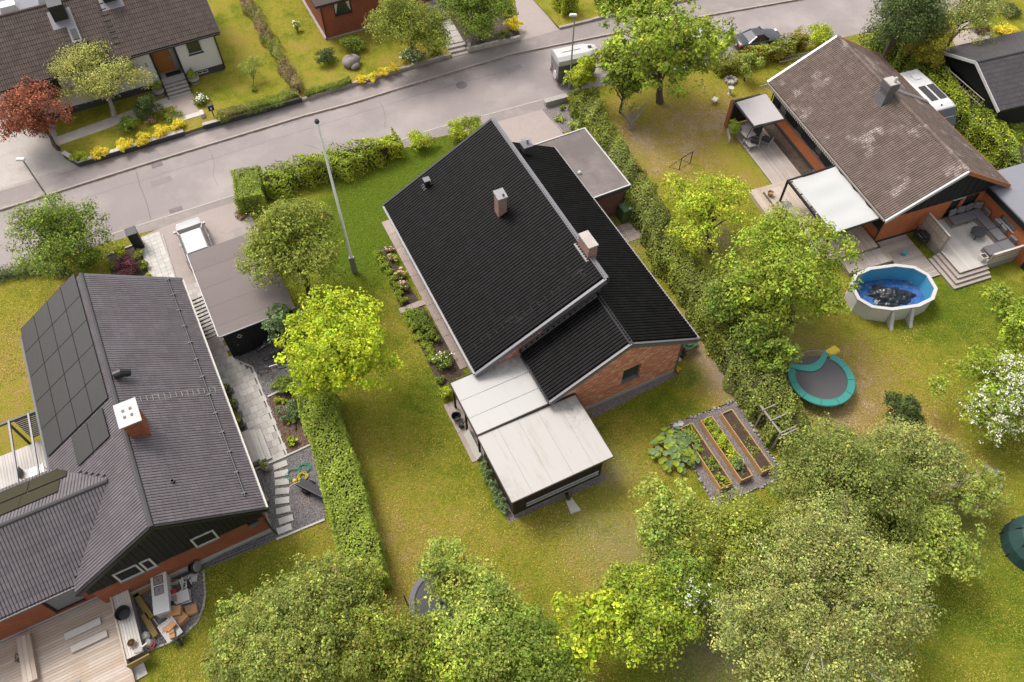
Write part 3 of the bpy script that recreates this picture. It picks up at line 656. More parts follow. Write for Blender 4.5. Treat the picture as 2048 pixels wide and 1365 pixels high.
m.wall((-11.88,-3.78,0),Y_,-X_,3.5,.16,[(0,2.36),(3.5,2.36)]); m.wall((-6.93,-3.78,0),Y_,X_,3.5,.16,[(0,2.36),(3.5,2.36)]); m.wall((-11.88,-.28,0),X_,Y_,4.95,.16,[(0,2.36),(4.95,2.36)])
m.build('wall','dark_brown_wood',SH); MB().box(-11.92,-6.9,-3.82,-.24,-.1,.17).build('base','old_wood',SH)
for i in range(36):
    u0 = -11.88+i*.1378; zt = 1.70 if any(a-.05 < u0+11.88+.06 < b+.02 for a,b in ((.45,1.75),(2.35,3.35),(3.85,4.75))) else 2.34
    MB().box(u0,u0+.115,-3.812,-3.78,.18,zt).build('wall_board','dark_brown_wood',SH)
for i in range(25): MB().box(-11.912,-11.88,-3.78+i*.14,-3.78+i*.14+.115,.18,2.34).build('wall_board','dark_brown_wood',SH)
for a,b in ((.45,1.75),(2.35,3.35),(3.85,4.75)): window(SH,(-11.88,-3.78,0),X_,-Y_,a,b,1.72,2.2,'dark_brown_wood','glass_pale',None,.05,.08)
MB().box(-12.1,-6.55,-4.0,-.16,2.36,2.46).build('roof_frame','dark_brown_wood',SH)
for i in range(5):
    a = -12.13+i*1.118; stained('roof_sheet',a,a+1.11,-4.05,-.11,2.475+.003*(i%2),2.475+.003*(i%2),'poly_stained',SH,lambda X,Y: 1.1*np.exp(-((X+6.9)/.7)**2-((Y+.9)/1.0)**2)+.9*np.exp(-((X+7.7)/.5)**2-((Y+.3)/.3)**2)+.5*np.exp(-((X+12)/.4)**2-((Y+3.3)/.9)**2))
m = MB(); m.bar((-12.15,-4.08,2.46),(-6.53,-4.08,2.46),.05,.05); m.bar((-12.15,-4.08,2.46),(-12.15,-.1,2.46),.05,.05); m.bar((-6.53,-4.08,2.46),(-6.53,-.1,2.46),.05,.05); m.bar((-12.15,-.09,2.5),(-6.53,-.09,2.5),.08,.07); m.build('roof_edge','dark_brown_wood',SH)

# ------------------------------------------------------------------ the left house with solar panels
HL = thing('solar_house', 'brick house with grey tiled roof and solar panels, bottom left', 'house', LEFT.o, LEFT.rz)
m = MB()
m.wall((-8.0,.12,0),X_,-Y_,7.95,.42,[(0,2.05),(7.95,2.05)],[(7.15,7.68,1.45,2.0)],.1)
m.wall((-.05,.12,0),Y_,X_,15.0,.42,[(0,3.0),(15,3.0)],[(2.0,3.6,1.0,2.3),(6.0,7.0,.5,2.5),(9.0,11.0,1.0,2.3)],.1)
m.wall((-8.0,.12,0),Y_,-X_,15.0,.42,[(0,3.0),(15,3.0)]); m.wall((-8,15.1,0),X_,Y_,7.95,.42,[(0,3.1),(4.0,5.6),(7.95,3.0)])
m.wall((-16,.66,0),X_,-Y_,8.0,.42,[(0,2.75),(8,2.75)],[(5.9,7.3,.45,2.35)],.1)
m.build('wall','brick_left',HL)
MB().box(-8.03,-.02,.09,15.1,-.3,.42).build('plinth','plinth_grey',HL); MB().box(-16,-8.0,.63,5.9,-.3,.42).build('plinth','plinth_grey',HL)
n = 34                                                                  # black boarded gable
for i in range(n):
    u0 = -8.1+i*8.1/n; um = u0+4.05/n; zt = 5.8-abs(um+3.97)*.654-.2
    z0 = 2.02
    if zt > z0+.05: MB().box(u0,u0+8.1/n-.015,.06+.01*(i%2),.13,z0,zt).build('gable_board','black_wood',HL)
for a_,b_2 in ((4.74,5.82),(1.24,2.32),(2.42,2.92)): window(HL,(-8.0,.05,0),X_,-Y_,a_,b_2,1.9,2.9,'white_paint','glass','grey_metal',.09,.025)
window(HL,(-8.0,.12,0),X_,-Y_,7.15,7.68,1.45,2.0,'dark_brown_wood')
window(HL,(-.05,.12,0),Y_,X_,2.0,3.6,1.0,2.3); window(HL,(-.05,.12,0),Y_,X_,9.0,11.0,1.0,2.3); window(HL,(-16,.66,0),X_,-Y_,5.9,7.3,.45,2.35,'black_metal','glass_pale',None)
RF = MB(); slab(RF,(.3,-.15,3.0),(.3,15.35,3.0),(-3.97,15.35,5.8),(-3.97,-.15,5.8)); slab(RF,(-8.25,15.35,3.0),(-8.25,-.15,3.0),(-3.97,-.15,5.798),(-3.97,15.35,5.798))
slab(RF,(-16.5,.3,3.02),(-8.2,.3,3.02),(-5.2,3.4,4.92),(-16.5,3.4,4.92)); slab(RF,(-8.2,6.5,3.02),(-16.5,6.5,3.02),(-16.5,3.4,4.918),(-5.2,3.4,4.918))
roof = RF.build('roof','tile_charcoal',HL)
ur = Vector((-4.27,0,2.8)); ul = Vector((4.28,0,2.8)); kk = ur.length/4.27; wn = Vector((0,3.1,1.9)); wf = Vector((0,-3.1,1.9))
tile_roof(LEFT, roof, [dict(E=(.28,-.12,3.03),ex=(0,1,0),up=ur,W=15.45,L=ur.length),
    dict(E=(-8.23,15.3,3.03),ex=(0,-1,0),up=ul,W=15.4,L=ul.length,mask=lambda x,y: not (abs((15.3-x)-3.4) < 3.1-y/kk*1.03)),
    dict(E=(-16.5,.3,3.05),ex=(1,0,0),up=wn,W=11.4,L=wn.length,mask=lambda x,y: x-8.3 < y/1.17*1.0),
    dict(E=(-5.1,6.5,3.05),ex=(-1,0,0),up=wf,W=11.4,L=wf.length,mask=lambda x,y: x-3.1 > -y/1.17)], 'tile_grey', amp=.05)
m = MB(); m.tube([(-3.97,-.2,5.84),(-3.97,15.4,5.84)],.13,8); m.build('ridge_cap','tile_charcoal',HL); MB().tube([(-5.4,3.4,4.98),(-16.5,3.4,4.98)],.12,8).build('ridge_cap','tile_charcoal',HL)
for a,b in (((-5.3,3.4,5.0),(-8.25,.3,3.08)),((-5.3,3.4,5.0),(-8.25,6.5,3.08))): MB().bar(a,b,.30,.05).build('valley_flashing','black_metal',HL)
m = MB(); m.bar((.36,-.18,3.0),(-3.97,-.18,5.84),.08,.1); m.bar((.36,-.2,2.88),(-3.97,-.2,5.72),.04,.24); m.bar((-8.3,-.18,3.0),(-3.97,-.18,5.84),.08,.1); m.bar((-8.3,-.2,2.88),(-3.97,-.2,5.72),.04,.24); m.build('verge_trim','black_metal',HL)
m = MB(); m.bar((.36,15.38,3.02),(-3.97,15.38,5.84),.1,.1); m.bar((-8.3,15.38,3.02),(-3.97,15.38,5.84),.1,.1); m.build('verge_trim','grey_metal',HL)
MB().bar((.37,-.1,2.97),(.37,15.35,2.97),.12,.10).build('gutter','deck_pale',HL); MB().bar((-8.33,.4,2.97),(-8.33,15.3,2.97),.12,.1).build('gutter','black_metal',HL); MB().bar((-16.5,.23,2.98),(-8.2,.23,2.98),.12,.1).build('gutter','grey_metal',HL)
MB().tube([(.0,.0,2.9),(.0,.02,.4),(.12,-.2,.1)],.045).build('downpipe','black_metal',HL)
p = Vector((-.55,0,3.62)); rl = MB()                                    # snow rail along the right eave
rl.tube([(-.30,.6,3.56),(-.30,15.3,3.56)],.035,6); o = rl.build('snow_rail','black_metal',HL)
for i in range(13): MB().box(-.42,-.22,.75+i*1.2,.83+i*1.2,3.38,3.60).build('bracket','black_metal',o)
roof_ladder(HL,(0.1,7.15,3.16),(-3.2,6.75,5.32),.34,14,'dull_metal')
c = MB().box(-3.8,-3.05,4.55,5.65,4.9,6.8).build('chimney','brick_left',HL); cp = MB().box(-3.92,-2.93,4.43,5.77,6.8,6.88).build('cap','zinc',c)
for a in (-.16,.16):
    for b in (-.18,.18): MB().box(-3.42+a-.06,-3.42+a+.06,5.1+b-.07,5.1+b+.07,6.88,6.895).build('flue','black_metal',cp)
m = MB(); slab(m,(-2.55,4.3,4.92),(-2.55,5.95,4.92),(-3.97,5.95,5.88),(-3.97,4.3,5.88),.02); m.build('flashing','grey_metal',c)
m = MB(); slab(m,(-2.75,7.6,5.04),(-2.75,8.7,5.04),(-3.95,8.7,5.86),(-3.95,7.6,5.86),.02); v = m.build('vent_plate','grey_metal',HL)
MB().tube([(-3.75,8.15,5.95),(-3.45,8.15,5.97),(-3.05,8.15,5.75)],[.2,.23,.17],10).build('vent_hood','black_metal',v)
MB().lathe([(.09,4.9),(.09,5.25),(.075,5.25),(.07,5.1)],10,(-2.78,1.9)).build('vent_pipe','black_metal',HL)
sl = Vector((4.28,0,2.8)).normalized(); snm = Vector((-2.8,0,4.28)).normalized()
PM = MB().box(0,1.69,0,1.13,0,.035).mesh('solar_panel','solar_cell')
def panel(parent, p, ex, ey, n):
    M = Matrix((ex,ey,n)).transposed().to_4x4(); M.translation = p
    o = bpy.data.objects.new('solar_panel', PM); COL.objects.link(o); o.parent = parent; o.matrix_local = M; KIDS.setdefault(parent.name,[]).append(o)
    m = MB(); m.box(0,1.69,-.006,.012,0,.04); m.box(0,1.69,1.118,1.136,0,.04); m.box(0,.012,0,1.13,0,.04); m.box(1.678,1.69,0,1.13,0,.04)
    f = m.build('panel_frame','black_metal',o)
for r in range(5):
    for cl in range(4): panel(HL, Vector((-8.12,15.72-1.712*r,3.085))+sl*(.04+1.165*cl)+snm*.14, Vector((0,-1,0)), sl, snm)
for cl in range(2): panel(HL, Vector((-8.12,6.98,3.085))+sl*(1.86+1.165*cl)+snm*.14, Vector((0,-1,0)), sl, snm)
wy = wf.normalized(); wnm = Vector((0,1.9,3.1)).normalized()
for i,(u0,k) in enumerate(((-9.3,1.3),(-11.0,1.3),(-9.05,.05),(-10.8,.05),(-12.6,.05))):
    panel(HL, Vector((u0+1.7,6.4,3.09))+wy*(k+.3)+wnm*.12, Vector((-1,0,0)), wy, wnm)

# ------------------------------------------------------------------ the right house: brown lichened tiles, decks, awnings
HR = thing('brown_roof_house', 'brick house with weathered brown tiled gable roof and light lichen, right', 'house', RIGHT.o, RIGHT.rz)
m = MB()
m.wall((0,0,0),X_,-Y_,8.0,.25,[(0,2.32),(8,2.32)],[(6.05,7.15,1.1,2.2),(4.95,5.75,.55,2.32)],.12)
m.wall((0,0,0),Y_,-X_,13,.3,[(0,1.25),(13,1.25)]); m.wall((8,0,0),Y_,X_,13,0,[(0,2.75),(13,2.75)]); m.wall((0,13,0),X_,Y_,8,0,[(0,2.75),(4,5.1),(8,2.75)])
m.build('wall','brick_right',HR); MB().box(.02,7.98,.02,12.98,-.2,.28).build('plinth','plinth_dark',HR)
MB().box(-.02,7.98,.03,12.9,0,.26).build('plinth','plinth_dark',HR)
for i in range(32):
    u0 = -.05+i*.253; zt = 5.3-abs(u0+.12-4.0)*.555-.2
    MB().box(u0,u0+.24,-.05+.012*(i%2),.02,2.30,max(2.36,zt)).build('gable_board','black_wood',HR)
pv = [(0,.6,0),(.6,1.5,0),(1.5,2.9,1),(2.9,4.3,0),(4.3,5.3,1),(5.3,6.9,0),(6.9,7.7,1),(7.7,9.2,0),(9.2,10.0,1),(10.0,11.3,0),(11.3,12.2,1),(12.2,13,0)]
for a,b,g in pv:                                                     # band of windows and black panels under the left eave
    if g: window(HR,(0,0,0),Y_,-X_,a,b,1.27,2.62,'dark_brown_wood','glass_pale' if a in (1.5,11.3) else 'glass','grey_metal',.06,.06)
    else: MB().box(-.02,.1,a+.01,b-.01,1.26,2.66).build('wall_panel','black_wood',HR)
MB().box(-.06,.1,0,13,1.20,1.27).build('sill_band','grey_metal',HR)
window(HR,(0,0,0),X_,-Y_,6.05,7.15,1.1,2.2,'black_wood'); window(HR,(0,0,0),X_,-Y_,4.95,5.75,.55,2.25,'black_wood','glass',None,.08,.12,cross=1)
MB().bar((4.9,-.06,2.28),(5.8,-.06,2.28),.06,.05).build('lintel','white_paint',HR)
for a,b in ((.9,1.7),(3.0,3.8),(5.5,6.3)): MB().box(-.03,.05,a+.1,b+.7,.05,.24).build('cellar_window','light_metal',HR)
RF = MB(); slab(RF,(-.55,13.35,2.8),(-.55,-.45,2.8),(4.0,-.45,5.3),(4.0,13.35,5.3),.12); slab(RF,(8.45,-.45,2.8),(8.45,13.35,2.8),(4.0,13.35,5.298),(4.0,-.45,5.298),.12)
roof = RF.build('roof','dark_brown_wood',HR)
a1 = Vector((4.55,0,2.5)); a2 = Vector((-4.45,0,2.5))
tile_roof(RIGHT, roof, [dict(E=(-.53,13.3,2.81),ex=(0,-1,0),up=a1,W=13.7,L=a1.length),dict(E=(8.43,-.4,2.81),ex=(0,1,0),up=a2,W=13.7,L=a2.length)], 'tile_brown', tl=.36, amp=.062)
rc = MB().tube([(0,0,0),(.10,0,.01),(.42,0,-.012)],[.15,.15,.125],8).mesh('ridge_tile','tile_brown')
for i in range(33):
    o = link('ridge_tile', rc, roof, (4.0,13.3-i*.415,5.36+random.uniform(-.01,.01)), -math.pi/2)
m = MB(); m.bar((-.6,-.5,2.83),(4.0,-.5,5.37),.12,.1); m.bar((-.6,-.53,2.72),(4.0,-.53,5.26),.04,.22); m.build('verge_trim','white_paint',HR); m = MB(); m.bar((8.5,-.5,2.83),(4.0,-.5,5.37),.08,.1); m.bar((8.5,-.53,2.72),(4.0,-.53,5.26),.04,.2); m.build('verge_trim','terracotta',HR)
MB().bar((-.6,13.42,2.83),(4.0,13.42,5.37),.16,.1).build('verge_trim','light_metal',HR); MB().bar((8.5,13.42,2.83),(4.0,13.42,5.37),.14,.1).build('verge_trim','terracotta',HR)
MB().bar((-.63,-.45,2.79),(-.63,13.4,2.79),.10,.09).build('gutter','old_wood',HR); MB().bar((8.53,-.45,2.79),(8.53,13.4,2.79),.10,.09).build('gutter','terracotta',HR)
m = MB()
for i in range(44): m.poly([(-.62,13.0-i*.19,2.74),(-.62,12.86-i*.19,2.74),(-.60,12.88-i*.19,2.52),(-.60,12.98-i*.19,2.52)])
m.build('eave_lights','plastic_white',HR)
MB().tube([(-.45,-.35,2.7),(-.1,-.08,2.4),(-.1,-.08,.3)],.045).build('downpipe','black_metal',HR); MB().tube([(-.1,13.05,2.6),(-.1,13.05,.1)],.045).build('downpipe','black_metal',HR)
m = MB(); m.hexa([(2.95,6.55,4.6),(3.9,6.55,4.6),(3.9,7.65,4.6),(2.95,7.65,4.6)],[(3.2,6.75,5.5),(3.8,6.75,5.5),(3.8,7.45,5.5),(3.2,7.45,5.5)]); m.box(3.2,3.8,6.75,7.45,5.5,5.9); m.box(3.12,3.88,6.67,7.53,5.9,6.35); c = m.build('chimney','grey_metal',HR)
MB().box(3.15,3.85,6.7,7.5,6.35,6.40).build('cap','concrete',c); MB().lathe([(.09,6.4),(.09,6.6),(.11,6.62),(.08,6.74),(.02,6.77)],10,(3.6,6.95)).build('cowl','white_paint',c)
m = MB(); slab(m,(2.75,6.35,4.64),(3.95,6.35,5.3),(3.95,7.85,5.3),(2.75,7.85,4.64),.03); m.build('flashing','zinc',c)
roof_ladder(HR,(8.35,7.82,2.88),(4.15,7.5,5.25),.34,17,'light_metal',.14)
GR = thing('flat_garage','flat grey-roofed brick garage at the right edge of the picture','garage',RIGHT.o,RIGHT.rz)
m = MB(); m.wall((7.62,-5.6,0),Y_,-X_,6.4,0,[(0,2.15),(6.4,2.15)],[(2.6,3.9,1.35,1.75)],.1); m.wall((7.62,-5.6,0),X_,-Y_,6,0,[(0,2.15),(6,2.15)]); m.wall((7.62,.8,0),X_,Y_,6,0,[(0,2.15),(6,2.15)]); m.build('wall','brick_right',GR)
window(GR,(7.62,-5.6,0),Y_,-X_,2.6,3.9,1.35,1.75,'dark_brown_wood','glass_pale','light_metal',.05,.1); MB().box(7.42,13.6,-5.8,1.0,2.15,2.56).build('fascia','black_wood',GR)
for i in range(7): MB().box(7.44,13.6,-5.78+i*.966,-5.78+i*.966+.972,2.55,2.60+.004*(i%2)).build('felt_strip','felt_grey',GR)
MB().box(7.38,7.46,-5.8,1.0,2.56,2.64).build('roof_edge','grey_metal',GR); MB().box(7.55,7.7,-5.75,-4.7,0,2.1).build('garage_side_door','black_wood',GR)

# ------------------------------------------------------------------ white plastered house across the road
WH = Frame(-21.6,50.89,26.8)
HW = thing('white_house','white plastered house with dark brown tiled roof across the road, top left','house',WH.o,WH.rz)
m = MB(); m.wall((-14,0,0),X_,-Y_,14,.95,[(0,3.5),(14,3.5)],[(9.5,11.15,1.0,3.38),(11.95,13.0,2.3,3.38),(1.2,3.2,2.0,3.3)],.12)
m.wall((0,0,0),Y_,X_,8.4,.95,[(0,3.5),(4.2,5.8),(8.4,3.5)]); m.wall((-14,0,0),Y_,-X_,8.4,.95,[(0,3.5),(4.2,5.8),(8.4,3.5)]); m.build('wall','plaster_white',HW)
m = MB(); m.wall((-14.02,-.02,0),X_,-Y_,9.52,.2,[(0,.95),(9.52,.95)]); m.wall((-2.86,-.02,0),X_,-Y_,2.88,.2,[(0,.95),(2.88,.95)],[(.85,1.7,.62,.88)],.06); m.wall((.02,-.02,0),Y_,X_,8.4,.2,[(0,.95),(8.4,.95)]); m.build('plinth','plinth_dark',HW)
window(HW,(-2.86,-.02,0),X_,-Y_,.85,1.7,.62,.88,'white_paint','glass',None,.05,.05,mull=1)
window(HW,(-14,0,0),X_,-Y_,11.95,13.0,2.3,3.38,'white_paint','glass','plinth_dark'); window(HW,(-14,0,0),X_,-Y_,1.2,3.2,2.0,3.3,'white_paint','glass','plinth_dark',mull=1)
m = MB(); m.box(-4.6,-4.46,-.06,.7,.95,3.42); m.box(-2.92,-2.78,-.06,.7,.95,3.42); m.build('porch_post','black_wood',HW)
d = MB().box(-4.42,-3.25,.55,.62,1.2,3.25).build('door','door_brown',HW); MB().box(-3.42,-3.36,.50,.55,2.1,2.35).build('handle','light_metal',d)
MB().box(-3.25,-2.92,.52,.6,1.2,3.2).build('side_light','glass_pale',HW); MB().box(-4.5,-2.85,.62,.7,1.0,3.5).build('porch_back','plaster_white',HW)
MB().box(-4.5,-2.86,-.3,.6,.3,1.15).build('porch_floor','granite',HW); MB().box(-4.1,-3.0,-.05,.45,1.15,1.165).build('door_mat','plastic_black',HW)
for i in range(5): MB().box(-4.5,-2.88,-.3-.27*(i+1),-.3-.27*i+.04,.96-.13*i,1.02-.13*i).build('step','granite',HW)
for s in (-4.52,-2.86):
    m = MB(); m.tube([(s,-1.6,.45),(s,-1.6,1.35),(s,-.2,2.05),(s,-.2,1.15)],.02); m.bar((s,-1.6,.4),(s,-.2,1.05),.05,.2); m.build('railing','black_metal',HW)
RF = MB(); slab(RF,(-14.4,-.45,3.7),(.45,-.45,3.7),(.45,4.2,6.05),(-14.4,4.2,6.05)); slab(RF,(.45,8.8,3.7),(-14.4,8.8,3.7),(-14.4,4.2,6.048),(.45,4.2,6.048)); roof = RF.build('roof','black_metal',HW)
w1 = Vector((0,4.65,2.35)); w2 = Vector((0,-4.6,2.35))
tile_roof(WH, roof, [dict(E=(-14.4,-.45,3.72),ex=(1,0,0),up=w1,W=14.85,L=w1.length),dict(E=(.45,8.8,3.72),ex=(-1,0,0),up=w2,W=14.85,L=w2.length)],'tile_brown_dark',tl=.37)
MB().tube([(-14.4,4.2,6.1),(.45,4.2,6.1)],.12,8).build('ridge_cap','tile_brown_dark',HW); MB().bar((-14.45,-.52,3.66),(.5,-.52,3.66),.12,.1).build('gutter','black_metal',HW)
m = MB(); m.bar((.5,-.45,3.7),(.5,4.2,6.08),.1,.14); m.bar((-14.45,-.45,3.7),(-14.45,4.2,6.08),.1,.14); m.build('verge_trim','black_metal',HW)
MB().tube([(.35,-.5,3.6),(.06,-.08,3.3),(.06,-.08,.6)],.05).build('downpipe','black_metal',HW)
nw = Vector((0,-2.35,4.65)).normalized()
def on_w(u,v): return Vector((u,v,3.7+(v+.45)*.5054))
for (u,v,s,h) in ((-9.05,3.2,.95,.55),(-5.6,3.6,.9,.5)):
    p = on_w(u,v); c = MB().box(u-s/2,u+s/2,v-.3,v+.7,p.z-.2,p.z+h+.5).build('chimney','black_metal',HW); m = MB(); slab(m,tuple(on_w(u-.75,v-.75)+nw*.1),tuple(on_w(u+.75,v-.75)+nw*.1),tuple(on_w(u+.75,v+.5)+nw*.1),tuple(on_w(u-.75,v+.5)+nw*.1),.03); m.build('flashing','grey_metal',c)
p = on_w(-8.6,1.9); m = MB(); slab(m,tuple(on_w(-8.95,1.35)+nw*.14),tuple(on_w(-8.3,1.35)+nw*.14),tuple(on_w(-8.3,2.5)+nw*.14),tuple(on_w(-8.95,2.5)+nw*.14),.08); v = m.build('roof_hatch','grey_metal',HW)
m = MB(); slab(m,tuple(on_w(-8.82,1.5)+nw*.19),tuple(on_w(-8.43,1.5)+nw*.19),tuple(on_w(-8.43,2.2)+nw*.19),tuple(on_w(-8.82,2.2)+nw*.19),.03); m.build('pane','glass',v)
p = on_w(-8.0,.95); MB().tube([p,p+Vector((0,-.05,.35)),p+Vector((0,-.3,.42))],.1,8).build('roof_vent','plastic_black',HW)
m = MB()
for i in range(9):
    p = on_w(-6.3-.0*i,.6+i*.4)+nw*.12; m.bar(p-X_*.2,p+X_*.2,.03); m.bar(p-X_*.2,p-X_*.2+Vector((0,.3,.15)),.02); m.bar(p+X_*.2,p+X_*.2+Vector((0,.3,.15)),.02)
m.build('roof_ladder','black_metal',HW)
fc = bpy.data.curves.new('house_number','FONT'); fc.body = '5'; fc.size = .42; fc.extrude = .012; fc.align_x = 'CENTER'
fo = bpy.data.objects.new('house_number_text', fc); num = link('house_number', bpy.data.meshes.new_from_object(fo), HW); num.data.materials.append(MAT['grey_metal']); bpy.data.objects.remove(fo); num.location = (-5.05,-.02,2.35); num.rotation_euler = (math.pi/2,0,0)
FE = thing('flat_extension','grey felt-roofed building with white roof domes behind the white house','outbuilding',WH.o,WH.rz)
MB().box(-16,-9.2,4.6,12,0,5.2).build('wall','plaster_white',FE); MB().box(-16.2,-9.0,4.5,12.2,5.2,5.5).build('roof','felt_grey',FE)
for u in (-12.1,-9.6): MB().hexa([(u-.6,5.6,5.5),(u+.6,5.6,5.5),(u+.6,6.6,5.5),(u-.6,6.6,5.5)],[(u-.5,5.7,5.85),(u+.5,5.7,5.85),(u+.5,6.5,5.85),(u-.5,6.5,5.85)]).build('roof_dome','plastic_white',FE)

# red brick house at the top, black garage top right
BH = Frame(*S(655,78,.35)[:2],26)
HB = thing('red_brick_house','corner of a red brick house at the top edge','house',BH.o,BH.rz)
m = MB(); m.wall((0,0,0),X_,-Y_,9,.2,[(0,3.3),(9,3.3)],[(.95,2.35,1.9,3.0)],.12); m.wall((0,0,0),Y_,-X_,8,.2,[(0,3.3),(8,3.3)]); m.build('wall','brick_red',HB)
f = window(HB,(0,0,0),X_,-Y_,.95,2.35,1.9,3.0,'dark_brown_wood','glass','brick_red',.07,.12)
m = MB(); m.poly([(1.05,.1,3.0),(1.35,.1,3.0),(1.2,.1,2.5),(1.06,.1,2.1)]); m.poly([(1.95,.1,3.0),(2.25,.1,3.0),(2.24,.1,2.1),(2.1,.1,2.5)]); m.build('curtain','plastic_white',f)
MB().box(-.05,9,-.05,.0,.1,.4).build('plinth','concrete',HB); MB().box(-.5,9.5,-.5,8.5,3.3,3.5).build('eave','dark_brown_wood',HB); MB().tube([(-.06,-.06,3.2),(-.06,-.06,.3)],.045).build('downpipe','black_metal',HB)
MB().box(-.2,-.02,0.1,8,.1,.35).build('plinth','concrete',HB)
BG = Frame(0,0,18)
HG = thing('black_garage','black boarded garage with charcoal tiled roof in the top right corner','garage',BG.o,BG.rz)
m = MB(); m.wall((45.5,31.9,0),Y_,-X_,6.1,0,[(0,2.3),(3.0,3.5),(6.1,2.3)],[(1.2,5.2,0,1.9)],1.2); m.wall((45.5,31.9,0),X_,-Y_,8,0,[(0,2.3),(8,2.3)]); m.wall((45.5,38,0),X_,Y_,8,0,[(0,2.3),(8,2.3)]); m.build('wall','black_wood',HG)
MB().box(46.6,46.7,33,37.2,0,1.95).build('back_wall','black_wood',HG)
RF = MB(); slab(RF,(44.95,31.3,2.4),(54,31.3,2.4),(54,34.85,3.8),(44.95,34.85,3.8),.1); slab(RF,(54,38.35,2.4),(44.95,38.35,2.4),(44.95,34.85,3.798),(54,34.85,3.798),.1); roof = RF.build('roof','black_metal',HG)
b1 = Vector((0,3.55,1.4)); b2 = Vector((0,-3.5,1.4))
tile_roof(BG, roof, [dict(E=(44.97,31.3,2.42),ex=(1,0,0),up=b1,W=9,L=b1.length),dict(E=(53.97,38.35,2.42),ex=(-1,0,0),up=b2,W=9,L=b2.length)],'tile_charcoal')
m = MB(); m.bar((44.9,31.25,2.4),(44.9,34.85,3.84),.06,.2); m.bar((44.9,38.4,2.4),(44.9,34.85,3.84),.06,.2); m.build('verge_trim','white_paint',HG); MB().tube([(44.95,34.85,3.86),(54,34.85,3.86)],.11,8).build('ridge_cap','tile_charcoal',HG)

# ------------------------------------------------------------------ carport of the left house
CP = thing('carport','black boarded garage with flat felt roof over the white car, left','garage',LEFT.o,LEFT.rz)
m = MB(); m.wall((1.2,11.2,0),X_,-Y_,4.0,.05,[(0,2.3),(4,2.3)],[(2.3,3.3,1.6,2.05)],.1); m.wall((1.2,11.2,0),Y_,-X_,4.2,.05,[(0,2.3),(4.2,2.3)]); m.wall((5.2,11.2,0),Y_,X_,6.2,.05,[(0,2.3),(6.2,2.3)]); m.wall((1.2,15.4,0),X_,Y_,4,.05,[(0,2.3),(4,2.3)]); m.build('wall','black_wood',CP)
for i in range(20):
    u0 = 1.2+i*.2; MB().box(u0,u0+.19,11.165+.008*(i%2),11.2,.06,1.55 if 2.2 < u0-1.2+.1 < 3.4 else 2.28).build('wall_board','black_wood',CP)
window(CP,(1.2,11.2,0),X_,-Y_,2.3,3.3,1.6,2.05,'white_paint','glass',None,.05,.02)
d = MB().box(1.55,2.5,11.10,11.17,.05,2.05).build('door','black_wood',CP); MB().tube([(1.75,11.06,1.0),(1.75,11.06,1.15)],.02).build('handle','light_metal',d)
m = MB(); dp = [(2.02,1.52),(2.17,1.70),(2.02,1.88),(1.87,1.70)]; dq = [(2.02,1.58),(2.13,1.70),(2.02,1.82),(1.91,1.70)]
for i in range(4): j=(i+1)%4; m.hexa([(dp[i][0],11.08,dp[i][1]),(dp[j][0],11.08,dp[j][1]),(dq[j][0],11.08,dq[j][1]),(dq[i][0],11.08,dq[i][1])],[(dp[i][0],11.10,dp[i][1]),(dp[j][0],11.10,dp[j][1]),(dq[j][0],11.10,dq[j][1]),(dq[i][0],11.10,dq[i][1])])
m.build('door_pane_frame','white_paint',d)
for q in ((1.3,17.3),(5.1,17.3)): MB().box(q[0]-.06,q[0]+.06,q[1]-.06,q[1]+.06,0,2.3).build('post','black_wood',CP)
MB().box(1.08,5.35,10.95,17.52,2.3,2.46).build('roof_frame','black_wood',CP)
for i in range(9): MB().box(1.05,5.38,10.92+i*.737,10.92+i*.737+.75,2.44,2.49+.006*(i%2)).build('felt_strip','felt_roof_light',CP)
MB().bar((1.02,10.92,2.5),(1.02,17.55,2.5),.06,.06).build('roof_edge','zinc',CP); MB().bar((1.05,10.88,2.48),(5.4,10.88,2.48),.06,.08).build('roof_edge','grey_metal',CP)
PG = thing('slat_pergola','row of thin black beams bridging house and carport over the path','pergola',LEFT.o,LEFT.rz)
for i in range(12): MB().bar((-.05,11.15+i*.27,2.35),(1.1,11.2+i*.27,2.42),.035,.09).build('beam','black_metal',PG)

# ------------------------------------------------------------------ foliage: many small leaf faces spread through the crown
RNG = np.random.default_rng(5)
PAL = dict(lime=(.205,.25,.012), green=(.095,.13,.016), fresh=(.135,.172,.016), olive=(.125,.145,.02), dark=(.042,.06,.014), grey=(.145,.158,.042), red=(.15,.05,.025), purple=(.075,.026,.032),
           gold=(.40,.31,.024), pale=(.21,.215,.055), yellowgreen=(.185,.222,.015), brown=(.155,.11,.055), hedge=(.15,.19,.026), dull=(.103,.122,.025), pine=(.125,.145,.028), white=(.50,.485,.40), pink=(.40,.27,.27), crimson=(.14,.01,.02),
           mint=(.155,.188,.032), bluegreen=(.085,.12,.045), goldgreen=(.17,.15,.016), grass=(.14,.16,.015))
def unit(v): return v/np.maximum(1e-9, np.linalg.norm(v,axis=-1,keepdims=True))
def sph(n):
    v = RNG.normal(size=(n,3)); return unit(v)
